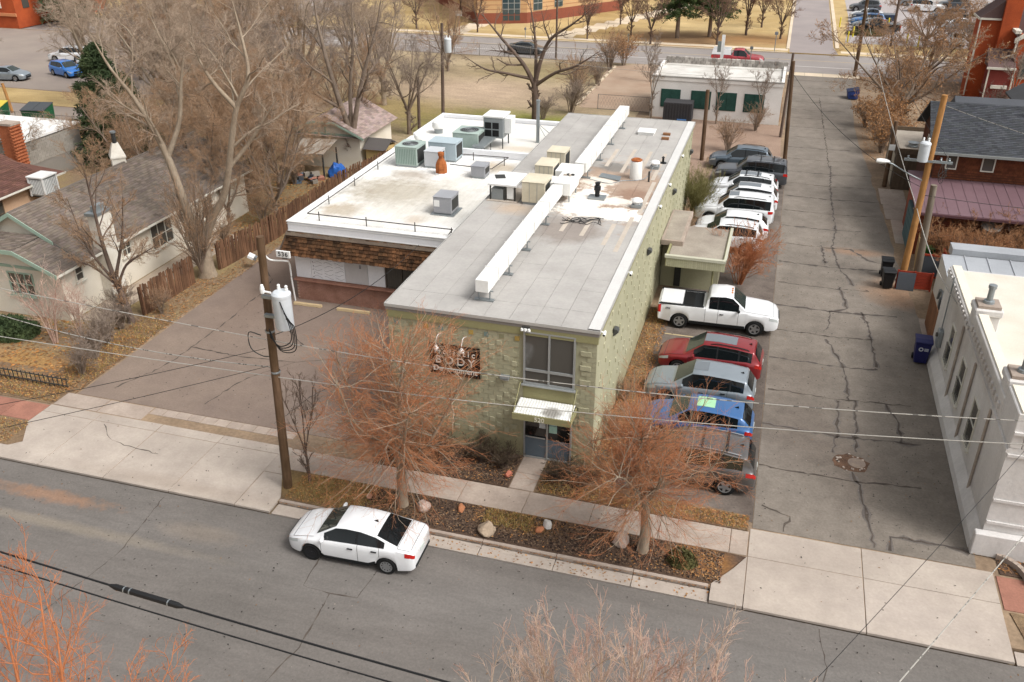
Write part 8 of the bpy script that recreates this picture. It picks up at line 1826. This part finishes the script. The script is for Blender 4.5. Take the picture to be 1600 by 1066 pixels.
chain('chain link fence along the far street edge of the vacant lot', [(-45, 106.0), (-19.6, 106.0)]); chain('chain link fence between the rear wing and the vacant lot', [(-27.5, 66.5), (-13.2, 66.5)]); chain('chain link fence across the near end of the back lot', [(-16.5, 84.2), (-11.6, 84.2)]); chain('chain link fence beside the left alley dumpsters', [(-70, 63.2), (-58, 63.2)])
mark = thing('timber_kerb', 'row of white timbers along the left edge of the back lot', 'kerb', (-18, 95, 0))
for i in range(9): MB().cbox((-18.7 + 0.02 * i, 85.5 + i * 2.2, 0.1), (0.2, 1.5, 0.16), -0.03).build('timber', plain('pale_timber', '#cbbba3'), mark)
# ================================================================== POLES, WIRES, ROCKS, LITTER
m_pole = mat('pole_wood', '#6a5340', '#57432f', scale=0.8, fine=14, var=0.25, bump=0.6, fstretch=(1, 1, 0.1)); m_poley = mat('new_pole_wood', '#b48450', '#a07344', scale=0.8, fine=14, var=0.2, bump=0.5, fstretch=(1, 1, 0.1))
def pole(label, base, top, r0, r1, m_=None, name='utility_pole', group='wooden utility poles'):
    p = thing(name, label, 'pole', (*base[:2], 0), group=group); MB().tube([base, tuple((a + b) / 2 for a, b in zip(base, top)), top], [r0, (r0 + r1) / 2, r1], 12).build('shaft', m_ or m_pole, p, smooth=True)
    MB().cyl(top, (top[0], top[1], top[2] + 0.03), r1 * 0.98, n=12).build('pole_top', m_ or m_pole, p); return p
def transformer(parent, x, y, z, h_=1.25, r=0.31, m_=None):
    t = MB().lathe([(0, 0), (r * 0.96, 0.0), (r, 0.05), (r, h_ - 0.1), (r * 1.04, h_ - 0.09), (r * 1.04, h_), (r * 0.8, h_ + 0.07), (0, h_ + 0.1)], (x, y, z), 20).build('transformer', m_ or mat('transformer_grey', '#ccd0d3', '#c0c5c9', scale=0.8, fine=8, var=0.04, rough=0.4), parent, smooth=True)
    for a in (0.6, 2.4): MB().lathe([(0.05, 0), (0.06, 0.1), (0.045, 0.12), (0.055, 0.2), (0, 0.24)], (x + math.cos(a) * r * 0.6, y + math.sin(a) * r * 0.6, z + h_ + 0.04), 8).build('bushing', m_white, t)
    return t
mp = pole('tall wooden pole with a white transformer at the driveway edge', (-15.8, 23.75, 0), (-15.5, 23.75, 10.05), 0.17, 0.125)
transformer(mp, -14.85, 23.5, 7.0); MB().box(-15.58, -15.1, 23.45, 23.6, 7.3, 7.4).build('bracket', m_galv, mp); MB().box(-15.58, -15.1, 23.45, 23.6, 8.0, 8.1).build('bracket', m_galv, mp)
MB().cyl((-15.6, 23.5, 8.25), (-15.2, 23.45, 8.25), 0.04, n=6).build('arm', m_white, mp); MB().lathe([(0.07, 0), (0.08, 0.15), (0.05, 0.3), (0, 0.32)], (-15.5, 23.45, 8.2), 8).build('cutout', m_white, mp)
for k in range(4):
    g = random.Random(k); MB().tube(smooth_path([(-14.75 + 0.05 * k, 23.2, 8.1 - 0.2 * k), (-14.5 + 0.06 * k, 23.2, 7.2), (-14.6 + 0.05 * k, 23.3, 6.6 - 0.1 * k), (-15.1, 23.4, 6.3 - 0.05 * k), (-15.55, 23.6, 6.5 + 0.1 * k)], 5), 0.018, 5).build('jumper_cable', m_black, mp)
for z in (6.6, 5.0): MB().lathe([(0.16, 0), (0.17, 0.04), (0.16, 0.08)], (-15.62, 23.75, z), 12).build('clamp', m_galv, mp)
MB().tube(smooth_path([(-15.9, 23.6, 6.5), (-16.3, 23.5, 6.6), (-16.3, 23.5, 6.0), (-16.0, 23.6, 5.7), (-15.7, 23.6, 5.7)], 4), 0.02, 5).build('jumper_cable', m_dark, mp)
lp = pole('pale new wooden pole with street lamp and crossarm beside the alley', (7.8, 50.3, 0), (7.92, 50.4, 10.25), 0.19, 0.15, m_poley)
MB().cbox((7.8, 50.25, 6.88), (2.35, 0.1, 0.12), -0.04).build('crossarm', m_galv, lp); transformer(lp, 7.45, 49.9, 6.95, 0.95, 0.27)
for x in (6.8, 7.3, 8.4, 8.8): MB().lathe([(0.04, 0), (0.06, 0.06), (0.03, 0.1), (0.05, 0.16), (0, 0.18)], (x, 50.25, 6.94), 8).build('insulator', m_galv, lp)
MB().tube(smooth_path([(7.75, 50.3, 5.8), (7.0, 50.35, 6.1), (6.2, 50.4, 6.5), (5.9, 50.4, 6.6)], 4), 0.035, 7).build('lamp_arm', m_galv, lp)
MB().lathe([(0, -0.1), (0.13, -0.08), (0.17, 0.05), (0.13, 0.3), (0.07, 0.5), (0, 0.55)], (0, 0, 0), 12).v
mbl = MB().lathe([(0, -0.12), (0.13, -0.1), (0.19, 0.08), (0.15, 0.36), (0.07, 0.56), (0, 0.6)], (0, 0, 0), 12); mbl.v = [(5.4 + v[2], 50.4 + v[0], 6.66 + v[1] * 0.75) for v in mbl.v]
mbl.build('lamp_head', m_white, lp, smooth=True)
for k in range(3): MB().tube(smooth_path([(8.5, 50.2, 6.9), (8.4 + 0.2 * k, 50.1, 6.2), (8.6 - 0.1 * k, 50.0, 5.8 + 0.2 * k), (8.8, 50.2, 6.6)], 4), 0.014, 5).build('jumper_cable', m_dark, lp)
pole('short grey cut off pole beside the pale pole', (8.6, 50.7, 0), (8.4, 50.6, 5.5), 0.2, 0.17, mat('grey_pole_wood', '#847a6c', '#766c5f', scale=0.8, fine=14, var=0.2, bump=0.5, fstretch=(1, 1, 0.1)))
rp_ = pole('dark wooden pole with a grey transformer in the vacant lot', (-28.5, 74.7, 0), (-28.3, 74.7, 8.6), 0.16, 0.12, m_barkd); transformer(rp_, -27.75, 74.5, 6.3, 1.1, 0.3)
pole('short dark wooden pole beside the grey tree in the vacant lot', (-29.7, 72, 0), (-29.6, 72, 4.6), 0.14, 0.12, m_barkd); pole('short weathered pole behind the far corner of the green building', (-5.35, 70.4, 0), (-5.4, 70.4, 5.4), 0.16, 0.14)
pole('brown wooden pole at the alley edge by the slate grey SUV', (0.9, 72.3, 0), (0.5, 72.3, 7.5), 0.16, 0.13); pole('thin wooden pole behind the alley edge pole', (0.35, 79.0, 0), (0.45, 79.0, 6.9), 0.12, 0.1, m_barkd); pole('tall leaning pair pole at the far street corner', (7.3, 106.4, 0), (7.25, 106.4, 9.6), 0.2, 0.16); pole('tall brown pole by the far parking lot', (12.3, 126.3, 0), (12.3, 126.3, 9), 0.17, 0.14, m_barkd)
pole('slim dark pole on the left of the far street', (-62, 104.6, 0), (-62, 104.6, 9), 0.14, 0.11, m_barkd); pole('slim dark pole behind the vacant lot tree', (-26.3, 107.2, 0), (-26.3, 107.2, 9), 0.13, 0.1, m_barkd)
pole('brown pole with a white plate beside the flat garage', (7.95, 67.6, 0), (7.95, 68.0, 4.6), 0.16, 0.14); pole('short yellow pole at the left border by the dumpster', (-68.6, 67.5, 0), (-68.9, 67.5, 2.6), 0.14, 0.13, m_poley)
MB().box(7.75, 8.15, 67.42, 67.46, 2.7, 3.1).build('notice', m_white, bpy.data.objects['utility_pole.011']) if 'utility_pole.011' in bpy.data.objects else None
m_wl = plain('pale_cable', '#a8a49c', 0.6); m_wd = plain('black_cable', '#1e1e1f', 0.6); m_wg_ = plain('twist_grey', '#66635e', 0.6)
def wire(label, pts, sag, r, m_, name='overhead_wire', wrap=False):
    P = []
    for a, b in zip(pts[:-1], pts[1:]): P += catenary(a, b, sag)[(1 if P else 0):]
    w_ = thing(name, label, 'cable', tuple(pts[0]), group='overhead cables'); MB().tube(P, r, 5).build('cable', m_, w_)
    if wrap:   # twisted insulation shows as dark patches
        g = random.Random(len(P))
        for i in range(len(P) - 1):
            for k in range(3):
                t = g.random() * 0.8; a, b = P[i], P[i + 1]; MB().cyl(a.lerp(b, t), a.lerp(b, t + g.uniform(0.03, 0.1)), r * 1.12, n=5).build('wrap', m_wg_, w_)
    return w_
wire('pale straight cable crossing the whole street side at sign height', [(-60, 23.7, 5.2), (-15.75, 23.7, 4.85), (9.0, 23.7, 6.75), (40, 23.7, 6.4)], 0.35, 0.016, m_wl)
wire('twisted service cable just above the pale straight cable', [(-60, 23.7, 9.0), (-15.7, 23.7, 6.3)], 0.25, 0.015, m_wl, wrap=True); wire('twisted service cable from the transformer pole to the right edge', [(-15.7, 23.7, 6.3), (9.0, 23.7, 7.5), (40, 23.7, 7.2)], 0.5, 0.016, m_wl, wrap=True)
wire('black service drop from the transformer pole to the shop corner', [(-15.6, 23.9, 6.4), (-16.0, 38.0, 4.2)], 0.5, 0.014, m_wd); wire('short white drop from the pole top to the 536 mast', [(-15.5, 23.8, 9.9), (-24.3, 37.3, 3.05)], 0.6, 0.018, m_wl)
wire('thin wire running from the transformer pole down to the lower left', [(-15.8, 23.6, 6.0), (-36, 8, 6.4)], 0.6, 0.010, m_wd); wire('second thin wire running from the transformer pole to the lower left', [(-15.8, 23.6, 5.3), (-36, 6.6, 5.6)], 0.5, 0.010, m_wd); wire('twisted wire from the transformer pole to the cream house yard', [(-15.7, 23.75, 5.2), (-31, 26.2, 4.2), (-50, 28, 5.0)], 0.4, 0.018, m_wl, wrap=True)
wire('upper thick black cable across the lower left corner', [(-30, 11.9, 8.5), (6, 10.4, 7.7)], 0.6, 0.024, m_wd); wire('lower thick black cable across the lower left corner', [(-30, 11.7, 8.4), (6, 10.2, 7.55)], 0.65, 0.018, m_wd)
wire('diagonal thin wire at the lower right corner', [(1.4, 12.0, 7.0), (8.5, 26.0, 5.0)], 0.1, 0.007, m_wd); wire('diagonal twisted cable at the lower right corner', [(2.2, 11.0, 7.4), (9.6, 25.0, 5.0)], 0.1, 0.013, m_wl, wrap=True)
wire('white sagging cable along the alley poles', [(7.25, 106.3, 7.2), (7.75, 50.3, 4.3), (8.6, 36.0, 4.4)], 0.7, 0.022, m_wl); wire('black wire hanging across the far alley', [(0.6, 72.3, 6.6), (7.8, 50.4, 5.4)], 0.9, 0.016, m_wd); wire('braided wire from the pale pole over the dark roof', [(7.9, 50.4, 9.8), (20, 40, 9.2)], 0.4, 0.014, m_wl, wrap=True)
wire('wire from the pale pole to the far alley pole', [(8.8, 50.3, 7.0), (7.4, 106.3, 8.4)], 0.9, 0.014, m_wd); wire('wire over the maroon roof to the right edge', [(7.9, 50.4, 5.0), (22, 52, 4.6)], 0.3, 0.016, m_wd); wire('wire over the white garage front', [(0.5, 72.3, 6.8), (-28.3, 74.7, 7.9)], 0.6, 0.012, m_wl); wire('second wire over the white garage front', [(0.45, 72.3, 6.2), (-28.3, 74.7, 7.0)], 0.6, 0.012, m_wl)
sp_ = thing('cable_splice', 'black splice case on the upper thick cable at lower left', 'splice', (-11.5, 11.1, 7.6))
_c = catenary((-30, 11.9, 8.5), (6, 10.4, 7.7), 0.6, 40); _a, _b = _c[20], _c[22]
MB().tube([_a, _a.lerp(_b, 0.08), _a.lerp(_b, 0.92), _b], [0.03, 0.065, 0.065, 0.03], 8).build('case', m_wd, sp_, smooth=True)
for t in (0.2, 0.28, 0.8): MB().cyl(_a.lerp(_b, t), _a.lerp(_b, t + 0.015), 0.07, n=8).build('band', m_galv, sp_)
ORG[sp_.name] = Vector(sp_.location)
# boulders
def rock(label, x, y, s, col, seed, z=0.03, flat=0.7):
    bm = bmesh.new(); bmesh.ops.create_icosphere(bm, subdivisions=3, radius=1); g = random.Random(seed); pl = [(Vector((g.uniform(-1, 1), g.uniform(-1, 1), g.uniform(-0.3, 1))).normalized(), g.uniform(0.55, 0.85)) for _ in range(9)]
    for v in bm.verts:
        for n, d in pl:
            k = v.co.dot(n)
            if k > d: v.co -= n * (k - d)
        v.co *= 1 + 0.16 * mnoise.noise(v.co * 2.2 + Vector((seed, 0, 0))) + 0.06 * mnoise.noise(v.co * 6); v.co = Vector((v.co.x * s[0] * 0.8, v.co.y * s[1] * 0.8, v.co.z * s[2] * 0.8))
    me = bpy.data.meshes.new('boulder'); bm.to_mesh(me); bm.free(); me.shade_smooth(); me.set_sharp_from_angle(angle=R(22)); me.materials.append(mat('rock_' + col[1:], col, scale=1.5, fine=12, var=0.14, bump=0.6, obj=True))
    o = bpy.data.objects.new('boulder', me); COL.objects.link(o); o.location = (x, y, z + s[2] * 0.5); o.rotation_euler = (0, 0, g.uniform(0, 6)); props(o, label, 'boulder', 'boulders in the planting beds')
rock('pale pink boulder beside the left street tree trunk', -10.45, 24.0, (0.42, 0.34, 0.3), '#b9a296', 1); rock('orange brown stone right of the pale pink boulder', -9.1, 24.3, (0.3, 0.22, 0.16), '#a9714f', 2); rock('round tan flat boulder by the kerb', -7.85, 23.35, (0.42, 0.42, 0.36), '#a89580', 3)
rock('small white grey rock in the middle of the planting strip', -5.9, 24.3, (0.3, 0.22, 0.16), '#cfc9c2', 4); rock('orange stone under the small white grey rock', -6.1, 24.0, (0.26, 0.2, 0.12), '#b07350', 5); rock('upright pale boulder left of the right street tree', -3.25, 24.1, (0.36, 0.36, 0.5), '#b8a79b', 6); rock('small red stone beside the entrance path', -8.05, 26.75, (0.24, 0.2, 0.2), '#b5705a', 7); rock('little white rock at the right end of the planting strip', -0.85, 23.75, (0.16, 0.1, 0.1), '#dcdad5', 8); rock('reddish stone behind the white sedan', -12.6, 24.0, (0.2, 0.16, 0.14), '#ad8069', 9); rock('tan post stump at the bottom edge of the street', 2.35, 14.9, (0.2, 0.2, 0.24), '#c6a877', 10, -0.1)
# fallen leaves, mulch chips and dry grass
def litter(name, label, cat, regions, n, size, cols, seed, zb=0.03, up=0.15):
    rng = np.random.default_rng(seed); area = np.array([(r[1] - r[0]) * (r[3] - r[2]) * (r[4] if len(r) > 4 else 1) for r in regions]); k = rng.choice(len(regions), n, p=area / area.sum()); Rg = np.array([r[:4] for r in regions])[k]
    x = Rg[:, 0] + (Rg[:, 1] - Rg[:, 0]) * rng.uniform(0, 1, n); y = Rg[:, 2] + (Rg[:, 3] - Rg[:, 2]) * rng.uniform(0, 1, n); c = np.stack([x, y, np.full(n, zb) + np.abs(rng.normal(0, 0.012, n)) + 0.004], 1)
    zs = np.array([r[5] if len(r) > 5 else 0 for r in regions])[k]; c[:, 2] += zs
    u = rng.normal(size=(n, 3)); u[:, 2] *= up; u /= np.linalg.norm(u, axis=1, keepdims=True); v = np.cross(u, np.stack([rng.normal(0, 0.3, n), rng.normal(0, 0.3, n), np.ones(n)], 1)); v /= np.linalg.norm(v, axis=1, keepdims=True); s = (size * rng.uniform(0.5, 1.5, n))[:, None]
    q = np.stack([c - u * s, c + v * s * 0.55, c + u * s, c - v * s * 0.55], 1); q[..., 2] = np.maximum(q[..., 2], c[:, None, 2] - 0.002)
    C = np.array([lin(h)[:3] for h in cols])[rng.integers(0, len(cols), n)] * rng.uniform(0.7, 1.25, (n, 1)); tint = np.repeat(np.concatenate([C, np.ones((n, 1))], 1), 4, 0)
    me = np_mesh(name, q.reshape(-1, 3), np.arange(n * 4).reshape(n, 4), mat('leaf_tint', (1, 1, 1), var=0.05, bump=0, attr='tint', rough=0.9), smooth=False, tint=tint); o = bpy.data.objects.new(name, me); COL.objects.link(o); return props(o, label, cat, kind='stuff')
LC = ['#a87648', '#96693f', '#b58b5c', '#855f40', '#8f7050', '#75573f']
litter('leaf_litter', 'fallen brown leaves on the beds, kerb and parking edges', 'leaves', [(-15.6, 0.3, 22.86, 23.05, 6, -0.06), (-15.6, -12.6, 23.1, 24.7, 1.3), (-8.6, -6.2, 23.9, 24.7, 2.5), (-1.4, 0.2, 23.2, 24.6, 3), (-12, -1, 23.1, 24.7, 0.25), (-6.8, 0.9, 26.1, 26.9, 3), (-6.8, -4.2, 26.9, 28.1, 2.5), (-5.1, -4.0, 28.2, 43, 2.0), (-13.3, -7.9, 26.1, 28.1, 0.6), (-5.1, -4.2, 50, 60, 1), (-40, -28.2, 23.1, 24.6, 1.2), (-36, -28.5, 26.2, 27.6, 1.3), (-30.0, -28.1, 27.2, 40, 1.2), (-29.2, -28.0, 40, 54, 0.8), (8.2, 8.6, 27, 41, 1.0), (9, 14, 26.3, 27.1, 1), (-5.0, -1.0, 70.5, 72, 0.5), (7, 9, 74, 84, 0.6), (-14, 2, 22.3, 22.85, 0.25, -0.11)], 26000, 0.045, LC, 5)
litter('mulch_chips', 'dark wood mulch chips over the planting beds', 'mulch', [(-12.6, 0.2, 23.1, 24.65), (-13.3, -7.95, 26.12, 28.1), (-6.8, -5.2, 26.2, 28.1)], 16000, 0.04, ['#54443a', '#3f322a', '#6a5646', '#2f2620', '#7a6552'], 6, 0.032, 0.4)
litter('fence_litter', 'brown leaves scattered over the yard behind the fence', 'leaves', [(-40, -29, 43, 58, 1), (-36, -29, 26.3, 33, 1)], 9000, 0.08, ['#a5713f', '#8f6a45', '#b88a55', '#7d6047'], 7, 0.0)
rng = np.random.default_rng(9); N = 9000
regs = [(-15.6, -12.4, 23.1, 24.7), (-6.8, 0.8, 26.1, 26.8), (-40, -28.2, 23.1, 24.6), (-36, -28.6, 26.2, 28), (-30, -28.2, 28, 34.5), (-8.2, -6.4, 23.8, 24.6), (-5.1, -4.2, 28.3, 43)]
k = rng.integers(0, len(regs), N); Rg = np.array(regs)[k]; c = np.stack([Rg[:, 0] + (Rg[:, 1] - Rg[:, 0]) * rng.uniform(0, 1, N), Rg[:, 2] + (Rg[:, 3] - Rg[:, 2]) * rng.uniform(0, 1, N), np.full(N, 0.02)], 1)
h_ = rng.uniform(0.06, 0.22, N)[:, None]; d = rng.normal(0, 0.5, (N, 3)); d[:, 2] = 1; d /= np.linalg.norm(d, axis=1, keepdims=True); s = np.cross(d, rng.normal(size=(N, 3))); s /= np.linalg.norm(s, axis=1, keepdims=True)
vv = np.stack([c - s * 0.012, c + s * 0.012, c + d * h_], 1).reshape(-1, 3); cc = np.array([lin(q)[:3] for q in ('#b59a5e', '#a08950', '#8b8148', '#c2a871', '#937240')])[rng.integers(0, 5, N)]
me = np_mesh('dry_grass_tufts', vv, np.arange(N * 3).reshape(-1, 3), MATS['leaf_tint'], smooth=False, tint=np.repeat(np.concatenate([cc, np.ones((N, 1))], 1), 3, 0)); o = bpy.data.objects.new('dry_grass', me); COL.objects.link(o); props(o, 'dry yellow grass blades in the verge and beds', 'grass', kind='stuff')
litter('street_debris', 'scattered grit, leaf bits and dark spots on the street and alley', 'debris', [(-40, 12, 11.5, 22.2, 0.6, -0.128), (1.2, 7.8, 26.6, 60, 1.0, -0.028), (-27, -14, 27.5, 38, 0.7, -0.028), (-4, 1, 27, 66, 0.9, -0.032), (-27.5, 8.5, 22.4, 26, 0.3, -0.02)], 4200, 0.032, ['#3d3835', '#4b4540', '#2f2b29', '#544c46', '#7d6048', '#8a8178'], 15, 0.03, 0.05)
